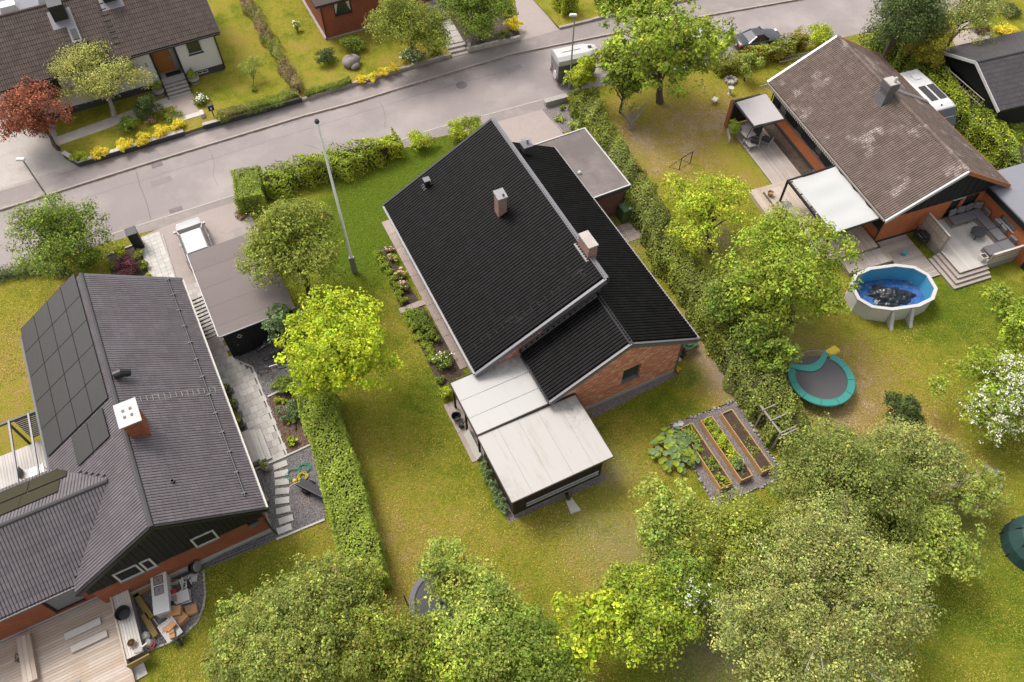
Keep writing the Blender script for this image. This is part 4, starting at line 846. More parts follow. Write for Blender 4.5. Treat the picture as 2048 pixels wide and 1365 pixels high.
def leaf_obj(name, P, N, size, col, mat='leaf', parent=None, aspect=.62, var=.22, kind=None, tint=None):
    n = len(P); P = np.asarray(P); N = unit(np.asarray(N)); size = np.broadcast_to(np.asarray(size,float),(n,))*RNG.uniform(.6,1.4,n)
    T = unit(np.cross(N, RNG.normal(size=(n,3)))); B = np.cross(N,T)
    s = size[:,None]; f = N*s*.12
    V = np.stack([P-T*s*.5, P+B*s*aspect*.5+f, P+T*s*.5-f*.6, P-B*s*aspect*.5+f],1).reshape(-1,3)
    me = bpy.data.meshes.new(name); fast_mesh(me, V, np.arange(4*n).reshape(n,4)); me.materials.append(MAT[mat])
    c = 1.82*np.broadcast_to(np.asarray(col,float),(n,3))*np.exp(RNG.normal(0,var*.7,(n,1)))*(1+RNG.normal(0,.06,(n,3)))
    if tint is not None: c = c*tint
    hi = RNG.uniform(0,1,n) < .16; c[hi] = c[hi]*np.array([1.55,1.42,1.7])  # some leaves paler at random: sparkle of highlights painted into their colour
    C = np.ones((n,4)); C[:,:3] = np.clip(c,0.002,.9)
    at = me.attributes.new('leaf_colour','FLOAT_COLOR','POINT'); at.data.foreach_set('color', np.repeat(C,4,0).astype(np.float32).ravel())
    o = link(name, me, parent)
    if kind: tag(o, kind=kind)
    return o
def crown_points(c, r, size, dens=3.0, boughs=9, tight=0, low=-.35, top=1.0, clump=None, droop=0):
    r = np.array(r,float); rm = r.mean()
    boughs = int(boughs*1.9); bd = sph(boughs*4); bd = bd[bd[:,2] > low][:boughs]; bd[:,2] *= top
    br = RNG.uniform(.15+.13*tight,.40+.06*tight,len(bd)); bc = bd*(RNG.uniform(.72,1.06,len(bd))-br)[:,None]
    bc = np.vstack([bc,RNG.normal(0,.16,(4,3))]); br = np.r_[br,RNG.uniform(.28,.42,4)]
    ntot = int(.92*dens*4*math.pi*rm*rm/(size*size)); ck = .95*(clump or max(.22, min(.5, rm*.16)))
    nc = max(10, int(ntot/ (9+30*ck)))
    bi = RNG.choice(len(bc), nc, p=br**2/(br**2).sum())
    d = sph(nc); d[:,2] = np.where(d[:,2] < -.5, -d[:,2]*.6, d[:,2])
    rad = RNG.uniform(.55,1.0,(nc,1))**.6
    cp = (bc[bi]+d*br[bi][:,None]*rad)
    outer = unit(cp+np.array([0,0,.25]))
    cp = cp*r; ctint = np.exp(RNG.normal(0,.24,(nc,1)))*(1+RNG.normal(0,.05,(nc,3)))
    li = RNG.integers(0,nc,ntot); off = sph(ntot)*(RNG.uniform(0,1,(ntot,1))**.45)*ck; off[:,2] *= .7
    P = cp[li]+off+np.asarray(c)
    if droop: P[:,2] -= droop*np.abs(RNG.normal(0,1,ntot))*(np.linalg.norm((cp[li]/r)[:,:2],axis=1))
    N = unit(off)*.7+outer[li]*.35+np.array([0,-.05,.65])+RNG.normal(0,.24,(ntot,3))
    P[:,2] = np.maximum(P[:,2], .03)
    return P, N, ctint[li], cp+np.asarray(c)
def limbs(base, c, cps, r0, k=14, mat='bark', parent=None, name='trunk', bend=.3):
    m = MB(); base = Vector(base); c = Vector(c); fork = base.lerp(c,.45); fork.x += random.uniform(-.1,.1)*bend
    m.tube([base, base.lerp(fork,.5)+Vector((random.uniform(-.1,.1),random.uniform(-.1,.1),0)), fork, c], [r0*1.25,r0*.95,r0*.75,r0*.3],7)
    idx = RNG.choice(len(cps), min(k,len(cps)), replace=False)
    for i in idx:
        e = Vector(cps[i]); s = base.lerp(c, random.uniform(.38,.9)); mid = s.lerp(e,.5)+Vector((random.uniform(-.2,.2),random.uniform(-.2,.2),.15*(e-s).length*.6))
        m.tube([s, mid, e],[r0*.42,r0*.24,r0*.06],5,cap=False)
    return m.build(name, mat, parent)
def tree(name, label, px, py, rpx, zc, pal, size=.17, dens=3.0, boughs=9, flat=.8, base=None, r0=None, low=-.35, cat='tree', group=None, mat='leaf', var=.2, zb=0, bark='bark', k=14, droop=0, rz=None, clump=None, xs=1.0, tight=0):
    c = S(px,py,zc); r = 1.26*rpx/ppm(c); b = S(*base,zb) if base else Vector((c.x,c.y,zb))
    t = thing(name, label, cat, (b.x,b.y,zb), 0, group); lc = c-b; lc.z = zc-zb
    h = rz or r*flat
    P,N,ti,cps = crown_points(lc,(r*xs,r,h),size,dens,boughs,tight,low=low,droop=droop,clump=clump)
    leaf_obj('crown',P,N,size,PAL[pal] if isinstance(pal,str) else pal,mat,t,var=var,tint=ti)
    limbs((0,0,-.1),lc-Vector((0,0,h*.15)),cps,r0 or max(.04,r*.05),k,bark,t)
    return t
def shrub(name, label, px, py, rpx, h, pal, size=.10, dens=3.2, cat='shrub', group=None, boughs=7, flowers=None, nf=0, fs=.1, mat='leaf', zb=0, var=.2, low=-.1, asp=.62, xs=1.0, rz=0):
    c = S(px,py,zb+h*.5); r = rpx/ppm(c); t = thing(name, label, cat, (c.x,c.y,zb), rz, group)
    P,N,ti,cps = crown_points((0,0,h*.42),(r*xs,r,h*.56),size,dens,boughs,low=low,clump=max(.08,r*.22))
    leaf_obj('foliage',P,N,size,PAL[pal] if isinstance(pal,str) else pal,mat,t,var=var,tint=ti,aspect=asp)
    if flowers:
        i = np.argsort(-(P[:,2]+RNG.normal(0,h*.25,len(P))))[:nf*3]; i = RNG.choice(i,min(nf,len(i)),replace=False)
        leaf_obj('flowers',P[i]+unit(P[i]-np.array([0,0,h*.3]))*.06+np.array([0,0,.03]),N[i]*.4+np.array([0,-.2,.9]),fs,PAL[flowers],'petal',t,aspect=.95,var=.1,kind='stuff')
    m = MB()
    for q in cps[RNG.choice(len(cps),min(8,len(cps)),replace=False)]: m.tube([(0,0,0),tuple(q*.5),tuple(q)],[.02,.014,.006],4,cap=False)
    m.build('stems','twig',t); return t
def hedge(name, label, pts, w, h, pal, size=.10, dens=3.0, zb=0, bumpy=.08, group=None, cat='hedge', mat='leaf', twig='twig', var=.2, taper=.85, hvar=None, mixpal=None, mixf=.3, world=None):
    P3 = world or [S(x,y,zb) for x,y in pts]; o = P3[0].copy(); t = thing(name, label, cat, (o.x,o.y,zb), 0, group)
    Q = [Vector((p.x-o.x,p.y-o.y,0)) for p in P3]; seg = [(b-a).length for a,b in zip(Q,Q[1:])]; L = sum(seg)
    if not isinstance(h,(list,tuple)): h = [h]*len(Q)
    if not isinstance(w,(list,tuple)): w = [w]*len(Q)
    hm, wm = sum(h)/len(h), sum(w)/len(w)
    n = int(1.45*dens*(L*(wm+2*hm)+wm*hm*2)/(size*size)); sa = RNG.uniform(-.02*0,L,n); cum = np.r_[0,np.cumsum(seg)]
    k = np.clip(np.searchsorted(cum,sa)-1,0,len(seg)-1); f = (sa-cum[k])/np.array(seg)[k]
    A = np.array([q[:] for q in Q]); c = A[k]*(1-f)[:,None]+A[k+1]*f[:,None]; d = unit(A[k+1]-A[k]); nrm = np.stack([-d[:,1],d[:,0],0*d[:,0]],1)
    hh = np.array(h)[k]*(1-f)+np.array(h)[k+1]*f; ww = np.array(w)[k]*(1-f)+np.array(w)[k+1]*f
    ph = RNG.uniform(0,6.3,6); und = lambda s,a: (np.sin(s*1.3+ph[0]+a)+np.sin(s*2.9+ph[1]+2*a)*.7+np.sin(s*5.1+ph[2]+a*3)*.5)*bumpy
    u = RNG.uniform(0,1,n)*(ww+2*hh)                             # around the section: left side, top, right side
    side = np.where(u < hh,-1,np.where(u > hh+ww,1,0))
    x = np.where(side == -1,-ww/2*(taper+(1-taper)*(1-u/hh)*1.0), np.where(side == 1, ww/2*(taper+(1-taper)*(1-(ww+2*hh-u)/hh)), (u-hh-ww/2)*taper))
    z = np.where(side == -1,u,np.where(side == 1,ww+2*hh-u,hh-(np.abs(u-hh-ww/2)/(ww/2))**3*.12*hh))
    dep = np.abs(RNG.normal(0,.09,n))+RNG.uniform(0,.08,n)
    outn = np.where((side == 0)[:,None],np.array([[0,0,1.]]),nrm*side[:,None])
    P = c+nrm*x[:,None]+np.c_[0*z,0*z,z]+outn*(und(sa,side*1.7+x*2)-dep+RNG.normal(0,.02,n))[:,None]
    e = RNG.uniform(0,1,n) < (wm*hm*2)/(L*(wm+2*hm)+wm*hm*2)      # some of the leaves close the two ends
    en = RNG.integers(0,2,n); pe = np.where((en == 0)[:,None],A[0],A[-1]); de = np.where((en == 0)[:,None],-unit(A[1]-A[0]),unit(A[-1]-A[-2])); ne = np.stack([-de[:,1],de[:,0],0*de[:,0]],1)
    Pe = pe+ne*(RNG.uniform(-.5,.5,n)*wm)[:,None]+np.c_[0*z,0*z,RNG.uniform(0,1,n)*hm]-de*(dep*.6)[:,None]
    P = np.where(e[:,None],Pe,P); outn = np.where(e[:,None],de,outn)
    N = outn*.6+np.array([0,-.05,.7])+RNG.normal(0,.45,(n,3)); P[:,2] = np.maximum(P[:,2],.02)
    tint = np.exp(.22*np.sin(sa*.9+ph[3])*np.sin(sa*2.3+ph[4]+x*2)[:])[:,None]*np.ones((1,3))
    col = np.broadcast_to(np.array(PAL[pal] if isinstance(pal,str) else pal),(n,3)).copy()
    if mixpal:
        nz = np.sin(sa*1.1+ph[5])+np.sin(sa*.37+ph[2])+RNG.normal(0,.8,n); mk = nz > np.quantile(nz,1-mixf); col[mk] = PAL[mixpal]
    leaf_obj('foliage',P,N,size,col,mat,t,var=var,tint=tint)
    m = MB()
    for a,b,wa,ha,wb,hb in zip(Q,Q[1:],w,h,w[1:],h[1:]):
        dd = (b-a).normalized(); nn = Vector((-dd.y,dd.x,0)); za, zb_ = Vector((0,0,max(.05,ha-.38))), Vector((0,0,max(.05,hb-.38)))
        s1, s2 = max(.05,wa/2*taper-.25), max(.05,wb/2*taper-.25); a2, b2 = a+dd*.1, b-dd*.1
        m.hexa([a2-nn*s1,a2+nn*s1,b2+nn*s2,b2-nn*s2],[a2-nn*s1*.9+za,a2+nn*s1*.9+za,b2+nn*s2*.9+zb_,b2-nn*s2*.9+zb_])
    m.build('branches',twig,t); return t

# ------------------------------------------------------------------ hedges
hedge('hedge','clipped light green hedge between left gravel yard and main lawn',[(632,800),(668,905),(700,1010),(740,1190)],[2.1,2.15,2.25,2.3],[1.75,1.8,1.85,1.85],'hedge',.12,3.0,bumpy=.05)
hedge('hedge','long untrimmed olive hedge between black-roofed house and trampoline garden',[(1165,215),(1200,290),(1265,395),(1335,520),(1400,610),(1470,720),(1520,800),(1568,885)],[1.9,2.0,2.1,2.3,2.6,2.8,2.7,2.3],[1.6,1.6,1.65,1.7,1.8,1.9,1.9,1.7],'dull',.13,2.8,bumpy=.16,mixpal='olive',mixf=.45,var=.32)
hedge('hedge','loose flowering roadside hedge along the bright green front lawn',[(534,384),(600,366),(665,348),(735,328),(800,302)],[1.8,1.9,2.0,1.9,1.6],[1.4,1.6,1.7,1.6,1.2],'fresh',.15,2.6,bumpy=.24,mixpal='yellowgreen',mixf=.4,taper=.72)
hedge('hedge','clipped pale hedge block beside the white car driveway',[(502,372),(510,430)],[1.9,1.9],1.7,'hedge',.10,3.0,bumpy=.06)
hedge('hedge','brown thinning hedge between white house and red brick house lawns',[(478,-20),(530,70),(598,185)],[1.0,1.0,.9],[.9,.85,.8],'brown',.10,1.6,zb=.4,bumpy=.14,twig='twig_brown',mixpal='olive',mixf=.4)
hedge('hedge','low green hedge behind the dark retaining wall right of the steps',[(440,240),(500,222),(598,193)],[.9,.9,.8],.55,'green',.09,2.4,zb=.5,bumpy=.1,mixpal='brown',mixf=.2)
hedge('hedge','low hedge strip behind stone wall left of the yellow bushes',[(612,192),(660,178),(702,164)],[.6,.6,.5],.4,'green',.09,2.4,zb=.35,bumpy=.08)
hedge('hedge','dark clipped hedge under the red brick house window',[(662,60),(730,42)],[1.0,1.0],.9,'dark',.10,3.0,zb=.35,bumpy=.05,mat='leaf_dark')
hedge('hedge','roadside hedge of green and gold shrubs behind the grey sports car',[(1430,148),(1490,130),(1560,112),(1600,92)],[1.2,1.3,1.3,1.2],[1.0,1.1,1.2,1.4],'olive',.13,2.6,bumpy=.16,mixpal='goldgreen',mixf=.35,var=.3)
hedge('hedge','tall leafy hedge between the camper van and the black garage',[(1745,100),(1800,130),(1860,190),(1925,255),(1990,310),(2060,370)],[2.2,2.2,1.9,1.9,2.1,2.4],[2.4,2.2,1.9,1.8,1.7,1.6],'green',.14,2.4,bumpy=.18,mixpal='yellowgreen',mixf=.35,var=.35)
hedge('hedge','conical clipped hedge beside the gravel driveway, top centre',[(1120,8),(1140,28)],[1.6,1.7],[1.9,1.8],'yellowgreen',.13,2.8,zb=.3,bumpy=.08)
hedge('hedge','square clipped hedge block beyond the pavement, top centre right',[(1195,18),(1262,2)],[1.5,1.5],1.3,'green',.12,2.8,zb=.3,bumpy=.07,mixpal='yellowgreen',mixf=.3)
hedge('hedge','thin low hedge along the road at the left edge',[(-20,560),(60,545),(140,548)],[.8,.8,.7],.7,'bluegreen',.09,1.8,bumpy=.1,twig='twig_brown')

# ------------------------------------------------------------------ trees
tree('maple_tree','bright yellow-green maple beside the clipped hedge, left of the lawn',680,702,108,4.2,'lime',.17,3.6,12,.95,base=(650,800),clump=.36,tight=1)
tree('ornamental_tree','olive green tree with reddish tips beside the flagpole',594,498,98,4.4,'olive',.15,3.2,13,.95,base=(620,590),var=.28,tight=1)
tree('climbing_shrub','blue-green leafy shrub at the corner of the black carport',572,650,42,1.9,'bluegreen',.15,3.0,6,1.1)
tree('hawthorn_tree','spreading green tree by the road at the left edge',112,480,88,2.6,'green',.13,2.7,12,.75,base=(125,545),var=.3)
tree('maple_tree','red and bronze leaved tree by the paver driveway, top left',72,232,68,2.6,'red',.14,2.6,10,.75,base=(120,300),var=.38,k=20)
tree('willow_tree','pale feathery willow in front of the white house',203,150,78,3.0,'pale',.11,2.6,9,.8,base=(228,232),zb=.5,k=26,bark='bark_pale')
tree('round_bush','dark green clipped conifer ball in front of the white house',291,216,26,1.1,'dark',.09,3.4,5,1.15,zb=.5,mat='leaf_dark')
tree('walnut_tree','big leafy walnut tree hanging over the road, top centre right',1322,90,116,4.6,'fresh',.24,3.0,15,.95,base=(1320,205),clump=.5)
tree('walnut_tree','lower dark leafy tree under the big walnut by the hedge',1250,165,50,2.6,'green',.2,2.6,7,.9)
tree('lilac_tree','small bright green tree in front of the horse trailer',1162,152,34,2.0,'yellowgreen',.15,3.2,5,1.3)
tree('apple_tree','small yellow-green open apple tree behind the hedge, right of centre',1408,420,92,2.6,'yellowgreen',.16,1.7,9,.5,base=(1423,505),k=22,low=-.1)
tree('maple_tree','wide green tree with layered boughs left of the round pool',1580,548,126,4.0,'fresh',.17,2.8,15,.75,base=(1580,640),k=22)
tree('maple_tree','drooping green tree leaning over the hedge below the apple tree',1500,620,82,2.9,'green',.16,2.4,9,.8,base=(1520,670),k=18)
tree('maple_tree','narrow green tree standing over the hedge above the trampoline',1545,715,44,2.0,'green',.15,2.6,7,1.2)
tree('ash_tree','light green tree cut off by the right edge',2022,640,70,3.2,'fresh',.17,2.2,10,.8,base=(2040,720))
tree('apple_tree','light green apple tree on the lawn below the vegetable plot',1318,1040,82,2.3,'mint',.15,2.1,10,.6,base=(1320,1075),k=22,low=-.2)
tree('pine_tree','large olive pine-like tree at the bottom left of the lawn',590,1285,150,4.6,'pine',.12,2.7,15,.75,var=.3,clump=.3,k=20)
tree('pine_tree','olive green tree between the hedge end and the hidden trampoline',700,1265,110,3.9,'olive',.12,2.6,12,.8,var=.28,clump=.3)
tree('plum_tree','light green shrubby tree left of the bottom pine',490,1240,56,2.6,'mint',.14,2.2,8,.8)
tree('birch_sapling','slim pale green sapling rising above the hidden trampoline',885,1128,48,3.6,'mint',.13,1.5,8,1.5,k=16,bark='bark_pale',base=(880,1230))
tree('plum_tree','light green tree covering the hidden trampoline, bottom centre',955,1265,118,3.4,'mint',.14,2.5,13,.75,k=18)
tree('plum_tree','loose pale tree at the near edge left of centre',810,1300,90,3.6,'olive',.13,2.4,10,.8)
tree('plum_tree','small pale tree right of the hidden trampoline',930,1175,58,2.4,'mint',.13,1.8,8,.8)
tree('maple_tree','bright yellow-green maple at the bottom centre edge',1190,1275,84,3.2,'yellowgreen',.19,3.0,8,.95)
tree('lilac_tree','green bushy tree right of the bottom maple',1300,1240,92,2.6,'fresh',.14,2.8,10,.8)
tree('plum_tree','dark gapped tree at the bottom edge between maple and pine',1075,1330,105,3.2,'green',.13,2.4,9,.8)
tree('elder_tree','elder tree dotted with cream flower heads, bottom right of the lawn',1378,1180,72,2.4,'green',.13,2.8,9,.85)
tree('hawthorn_tree','dark green hawthorn below the vegetable plot',1490,1090,98,2.8,'olive',.12,3.0,13,.75,var=.28)
tree('hawthorn_tree','large dark olive hawthorn right of the vegetable plot',1675,985,132,3.4,'dull',.12,3.0,14,.75,var=.3)
tree('hawthorn_tree','brownish green tree below the white flowering bush',1838,925,88,2.8,'grey',.12,2.8,10,.75,var=.3)
tree('birch_tree','huge grey-green weeping birch at the bottom right',1660,1225,205,5.2,'grey',.105,2.1,18,.62,var=.36,k=40,droop=.35,bark='bark_pale',clump=.36)
tree('apple_tree','yellow-green apple tree with bare pale limbs, right of the birch',1872,1070,86,2.4,'mint',.15,1.7,9,.55,base=(1840,1120),k=26,bark='bark_pale',low=-.15)
tree('apple_tree','light green branch-heavy apple tree beside the plank pile',1930,975,70,1.9,'mint',.14,1.4,9,.5,k=18,bark='bark_pale')
tree('spirea_bush','huge bush covered in white flower clusters, right edge',1992,800,98,2.2,'fresh',.14,2.6,11,.85,cat='bush')
tree('round_bush','round dark green bush on the lawn left of the white flowering bush',1803,826,42,1.3,'dark',.12,3.2,6,1.0,cat='bush')
tree('linden_tree','olive green tree in front of the red brick house',815,55,74,3.2,'olive',.13,2.8,10,.85,base=(830,110),zb=.3)
tree('linden_tree','dense green tree between the concrete steps and gravel driveway',962,20,72,3.0,'green',.14,3.0,9,.9,zb=.3)
tree('conifer','tall dark conifer mass at the top right',1800,40,78,4.6,'dark',.13,3.0,10,1.0,mat='leaf_dark',cat='tree',var=.3)
tree('conifer','golden-tipped cypress shrub in front of the dark conifer',1855,100,44,2.6,'goldgreen',.12,2.8,8,1.35,var=.3)
tree('olive_willow','silver-grey sprawling tree behind the black garage',1930,25,70,3.6,'grey',.12,1.8,10,.7,var=.35)
tree('sapling','thin young fruit tree with white tie on the white house lawn',505,140,24,1.4,'mint',.09,.8,5,1.0,base=(507,178),zb=.5,r0=.03)
tree('sapling','light green sapling on the lawn by the roadside hedge, right',1495,132,26,1.3,'mint',.11,1.8,5,1.0,base=(1490,162))
tree('lilac_tree','green bush filling the gap left of the elder at the lawn edge',1245,1185,48,1.8,'fresh',.13,2.6,8,.9)
tree('lilac_tree','low green tree between hawthorn and weeping birch',1560,1130,70,2.4,'green',.13,2.6,9,.8)
tree('plum_tree','leafy tree at the bottom edge below the hidden trampoline',900,1345,95,3.2,'fresh',.14,2.5,10,.8)
tree('hawthorn_tree','dark hawthorn between wooden plant frame and big hawthorn',1650,905,50,1.8,'dull',.12,2.8,8,.85)
tree('elder_tree','bushy green tree right of the big hawthorn under the apple branches',1770,1010,72,2.2,'green',.13,2.6,9,.8)
tree('apple_tree','spreading light green apple tree above the weeping birch, right',1800,1095,84,2.6,'mint',.14,2.3,10,.65,k=20,bark='bark_pale')
tree('birch_tree','grey-green lower skirt tree on the left flank of the weeping birch',1500,1260,84,2.8,'grey',.11,2.4,10,.75,var=.3)

# ------------------------------------------------------------------ decks
def boards(root, u0,u1_,v0,v1,z, along, mat, bw=.145, gap=.010, th=.028):
    L = (u1_-u0) if along == 'u' else (v1-v0); Wd = (v1-v0) if along == 'u' else (u1_-u0); n = max(1,int(Wd/bw)); st = Wd/n
    me = MB().box(-L/2,L/2,-(st-gap)/2,(st-gap)/2,-th,0).mesh('board',mat)
    for i in range(n):
        k = (i+.5)*st; p = ((u0+u1_)/2, v0+k, z+random.uniform(-.002,.002)) if along == 'u' else (u0+k, (v0+v1)/2, z+random.uniform(-.002,.002))
        link('board', me, root, p, 0 if along == 'u' else math.pi/2)
def deck(name, label, frame, u0,u1_,v0,v1,z, along, mat, skirt='old_wood', base=0):
    t = thing(name, label, 'deck', frame.o, frame.rz); boards(t,u0,u1_,v0,v1,z,along,mat)
    if z-base > .1: MB().box(u0+.02,u1_-.02,v0+.02,v1-.02,base,z-.032).build('frame',skirt,t)
    return t
RO = RIGHT.o; RZ = RIGHT.rz
deck('deck','weathered grey board deck under the grey awning beside brown-roofed house',RIGHT,-3.25,-1.0,6.35,12.9,.11,'v','deck_grey')
t = deck('deck','raised pale board deck under the white awning',RIGHT,-4.45,-.15,-.6,6.1,.52,'v','deck_warm')
boards(t,-5.2,-4.46,3.2,6.6,.30,'v','deck_warm'); boards(t,-4.45,-1.2,6.11,6.6,.30,'u','deck_warm'); MB().box(-5.18,-4.47,3.22,6.58,0,.265).build('step_frame','deck_warm',t); MB().box(-4.4,-1.2,6.12,6.58,0,.265).build('step_frame','old_wood',t)
deck('deck','low board walkway piece in front of the brick gable by the pool',RIGHT,-2.9,.3,-1.75,-.62,.30,'v','deck_grey')
deck('deck','sunken mossy board deck between gable and lounge deck',RIGHT,.32,2.45,-3.6,-.05,.10,'u','deck_grey')
t = deck('deck','upper lounge deck with wrap-around corner steps by the pool',RIGHT,3.2,7.55,-4.15,-.05,.60,'v','deck_pale')
for i,(o_2,z) in enumerate(((.24,.45),(.47,.30),(.70,.15))):
    boards(t,3.2-o_2,5.25,-4.15-o_2,-4.15-o_2+.235,z,'u','deck_grey',.118); boards(t,3.2-o_2,3.2-o_2+.235,-4.15-o_2+.24,-2.3,z,'v','deck_grey',.118)
    MB().box(3.2-o_2+.015,5.24,-4.15-o_2+.015,-4.15,0,z-.03).build('riser','old_wood',t); MB().box(3.2-o_2+.015,3.2,-4.14,-2.31,0,z-.03).build('riser','old_wood',t)
def screen(name,label,a,b,z0,h,rails=3):
    t = thing(name,label,'screen',RO,RZ); a,b = Vector((*a,0)),Vector((*b,0)); L = (b-a).length; n = int(L/.11); d = (b-a)/n
    for i in range(n):
        p = a+d*i; q = a+d*(i+.9); MB().bar(p.lerp(q,.5)+Vector((0,0,z0)),p.lerp(q,.5)+Vector((0,0,z0+h)),.095,.02,up=tuple(Vector((-d.y,d.x,0)).normalized())).build('slat','deck_warm',t)
    for k in range(rails): MB().bar(a+Vector((0,0,z0+h*(.05+.9*k/(rails-1)))),b+Vector((0,0,z0+h*(.05+.9*k/(rails-1)))),.06,.05).build('rail','old_wood',t)
    for p in (a,b): MB().box(p.x-.045,p.x+.045,p.y-.045,p.y+.045,z0-.3,z0+h+.03).build('post','old_wood',t)
    MB().bar(a+Vector((0,0,z0+h+.04)),b+Vector((0,0,z0+h+.04)),.12,.03).build('top_cap','deck_pale',t)
screen('privacy_screen','brown wooden privacy screen left of the lounge sofa',(3.25,-.2),(3.22,-2.25),.6,1.25)
screen('privacy_screen','low wooden privacy screen at the near side of the lounge deck',(5.3,-4.08),(7.5,-4.08),.6,.75)
# pallet lounge sofa around a table
sf = thing('lounge_sofa','U-shaped pallet lounge sofa with grey cushions on the upper deck','sofa',RO,RZ)
def pallet(u0,u1_,v0,v1,z):
    m = MB()
    for k in range(2):
        for i in range(5): a = v0+(v1-v0)*i/5; m.box(u0,u1_,a,a+(v1-v0)*.14,z+k*.14+.10,z+k*.14+.12)
        for i in range(3): a = u0+(u1_-u0)*i/2.6; m.box(a,a+.1,v0,v1,z+k*.14,z+k*.14+.10)
    m.build('pallet','old_wood',sf)
for q in ((5.0,6.5,-.95,-.2),(6.75,7.5,-3.0,-.2),(5.5,7.45,-3.85,-3.1)): pallet(*q,.6)
for q in ((5.0,6.7,-.97,-.32),(6.72,7.4,-2.05,-.3),(6.72,7.4,-3.05,-2.07),(5.45,6.45,-3.87,-3.12),(6.47,7.4,-3.87,-3.08)): MB().box(*q,.89,1.04).build('seat_cushion','cushion',sf,bevel=.05)
for (u,v,rz_) in ((5.3,-.28,.1),(5.95,-.26,-.15),(6.6,-.25,.1),(7.2,-.3,-.5),(7.43,-.9,1.5),(7.43,-1.9,1.65),(7.42,-2.5,1.4),(7.42,-3.4,1.7)):
    MB().box(-.28,.28,-.08,.08,0,.48,Matrix.Rotation(-.25,4,'X')).build('back_cushion','cushion',sf,(u,v,1.02),rz_,bevel=.06)
ft = thing('fire_table','round dark low fire table on the lounge deck','table',RIGHT.W(6.0,-2.0,.6)); MB().lathe([(.05,.38),(.42,.38),(.45,.42),(.45,.47),(.40,.47),(.36,.44)],20).build('table_top','cushion_dark',ft)
for i in range(3): a = i*2.1; MB().tube([(.1*math.cos(a),.1*math.sin(a),.38),(.38*math.cos(a),.38*math.sin(a),0)],.025).build('leg','black_metal',ft)
pl = thing('square_planter','white square planter at the corner of the lounge deck','planter',RIGHT.W(5.05,-3.75,.6),RZ); m = MB(); m.hexa([(-.14,-.14,0),(.14,-.14,0),(.14,.14,0),(-.14,.14,0)],[(-.19,-.19,.42),(.19,-.19,.42),(.19,.19,.42),(-.19,.19,.42)]); m.build('pot','plastic_white',pl); MB().box(-.15,.15,-.15,.15,.42,.425).build('soil','soil',pl)
bb = thing('barbecue','black covered barbecue behind the wooden privacy screen','barbecue',RIGHT.W(2.75,-.9,.1),RZ); MB().box(-.25,.25,-.5,.45,.35,.75).build('body','plastic_black',bb,bevel=.05); MB().box(-.22,.22,-.45,.2,.76,1.0).build('lid','black_metal',bb,bevel=.08); MB().tube([(-.25,-.3,.8),(-.32,-.3,.85),(-.32,.1,.85)],.02).build('handle','light_metal',bb)
for q in ((-.2,-.4),(.2,-.4),(-.2,.35),(.2,.35)): MB().tube([(*q,0),(*q,.36)],.02).build('leg','black_metal',bb)
wc = thing('watering_can','teal watering can on the sunken deck','watering can',RIGHT.W(1.25,-1.45,.1),.4); MB().lathe([(.15,0),(.16,.05),(.15,.26),(.10,.31)],12).build('body','plastic_teal',wc); MB().tube([(.12,0,.08),(.33,0,.34)],[.03,.02]).build('spout','plastic_teal',wc); MB().tube([(-.13,0,.1),(-.27,0,.22),(-.05,0,.38),(.08,0,.3)],.015).build('handle','plastic_pink',wc)
# awnings
aw = thing('grey_awning','square light grey canopy over the garden table by the brown-roofed house','awning',RO,RZ)
MB().hexa([(-3.32,10.2,2.30),(-1.2,10.05,2.42),(-1.02,12.75,2.42),(-3.28,12.75,2.30)],[(-3.32,10.2,2.34),(-1.2,10.05,2.46),(-1.02,12.75,2.46),(-3.28,12.75,2.34)]).build('fabric','cloth_grey',aw)
m = MB(); m.bar((-3.36,10.1,2.26),(-3.36,13.1,2.26),.1,.1); m.bar((-3.4,13.0,2.24),(-.9,12.8,2.36),.08,.1); m.bar((-3.4,10.1,2.24),(-1.2,10.0,2.36),.06,.08); m.build('frame','black_metal',aw)
MB().tube([(-3.34,10.75,.1),(-3.34,10.3,2.25)],.025).build('post','black_metal',aw); MB().box(-3.45,-3.33,12.85,13.2,0,2.25).build('post','terracotta',aw); MB().box(-3.33,-1.2,13.1,13.16,.1,2.2).build('side_wall','dark_brown_wood',aw)
rb = thing('rose_trellis','climbing rose on a small white trellis at the awning corner','climber',RIGHT.W(-3.45,11.9,0)); P,N,ti,cp = crown_points((0,0,.75),(.42,.75,.8),.10,2.4,6,clump=.2); leaf_obj('foliage',P,N,.10,PAL['fresh'],'leaf',rb,tint=ti)
m = MB()
for i in range(4): m.bar((-.35,-.6+i*.35,.02),(-.35,-.6+i*.35,.5),.03); m.bar((-.35,-.65,.1+i*.12),(-.35,.55,.1+i*.12),.025)
m.build('trellis','white_paint',rb)
def lounge_chair(label,u,v,rz_,frame_m='white_paint'):
    t = thing('garden_chair',label,'chair',RIGHT.W(u,v,.11),RZ+rz_,'dark cushioned garden chairs')
    MB().box(-.28,.28,-.3,.28,.30,.42).build('seat','cushion_dark',t,bevel=.03); MB().box(-.28,.28,-.05,.05,0,.5,Matrix.Translation((0,.28,.36))@Matrix.Rotation(-.3,4,'X')).build('backrest','cushion_dark',t,bevel=.03)
    for s in (-.33,.33):
        MB().tube([(s,-.34,0),(s,-.3,.5),(s,.3,.48),(s,.42,0)],.022).build('arm_frame',frame_m,t)
    m = MB(); m.bar((-.33,-.3,.28),(.33,-.3,.28),.03); m.bar((-.33,.3,.28),(.33,.3,.28),.03); m.build('cross_bar',frame_m,t); return t
lounge_chair('dark cushioned garden chair at the deck edge with pale green frame',-2.55,10.6,2.5); lounge_chair('dark cushioned garden chair nearest the house wall on grey deck',-1.65,10.45,2.2)
lounge_chair('dark garden chair half hidden under the grey awning',-2.0,11.3,-.8)
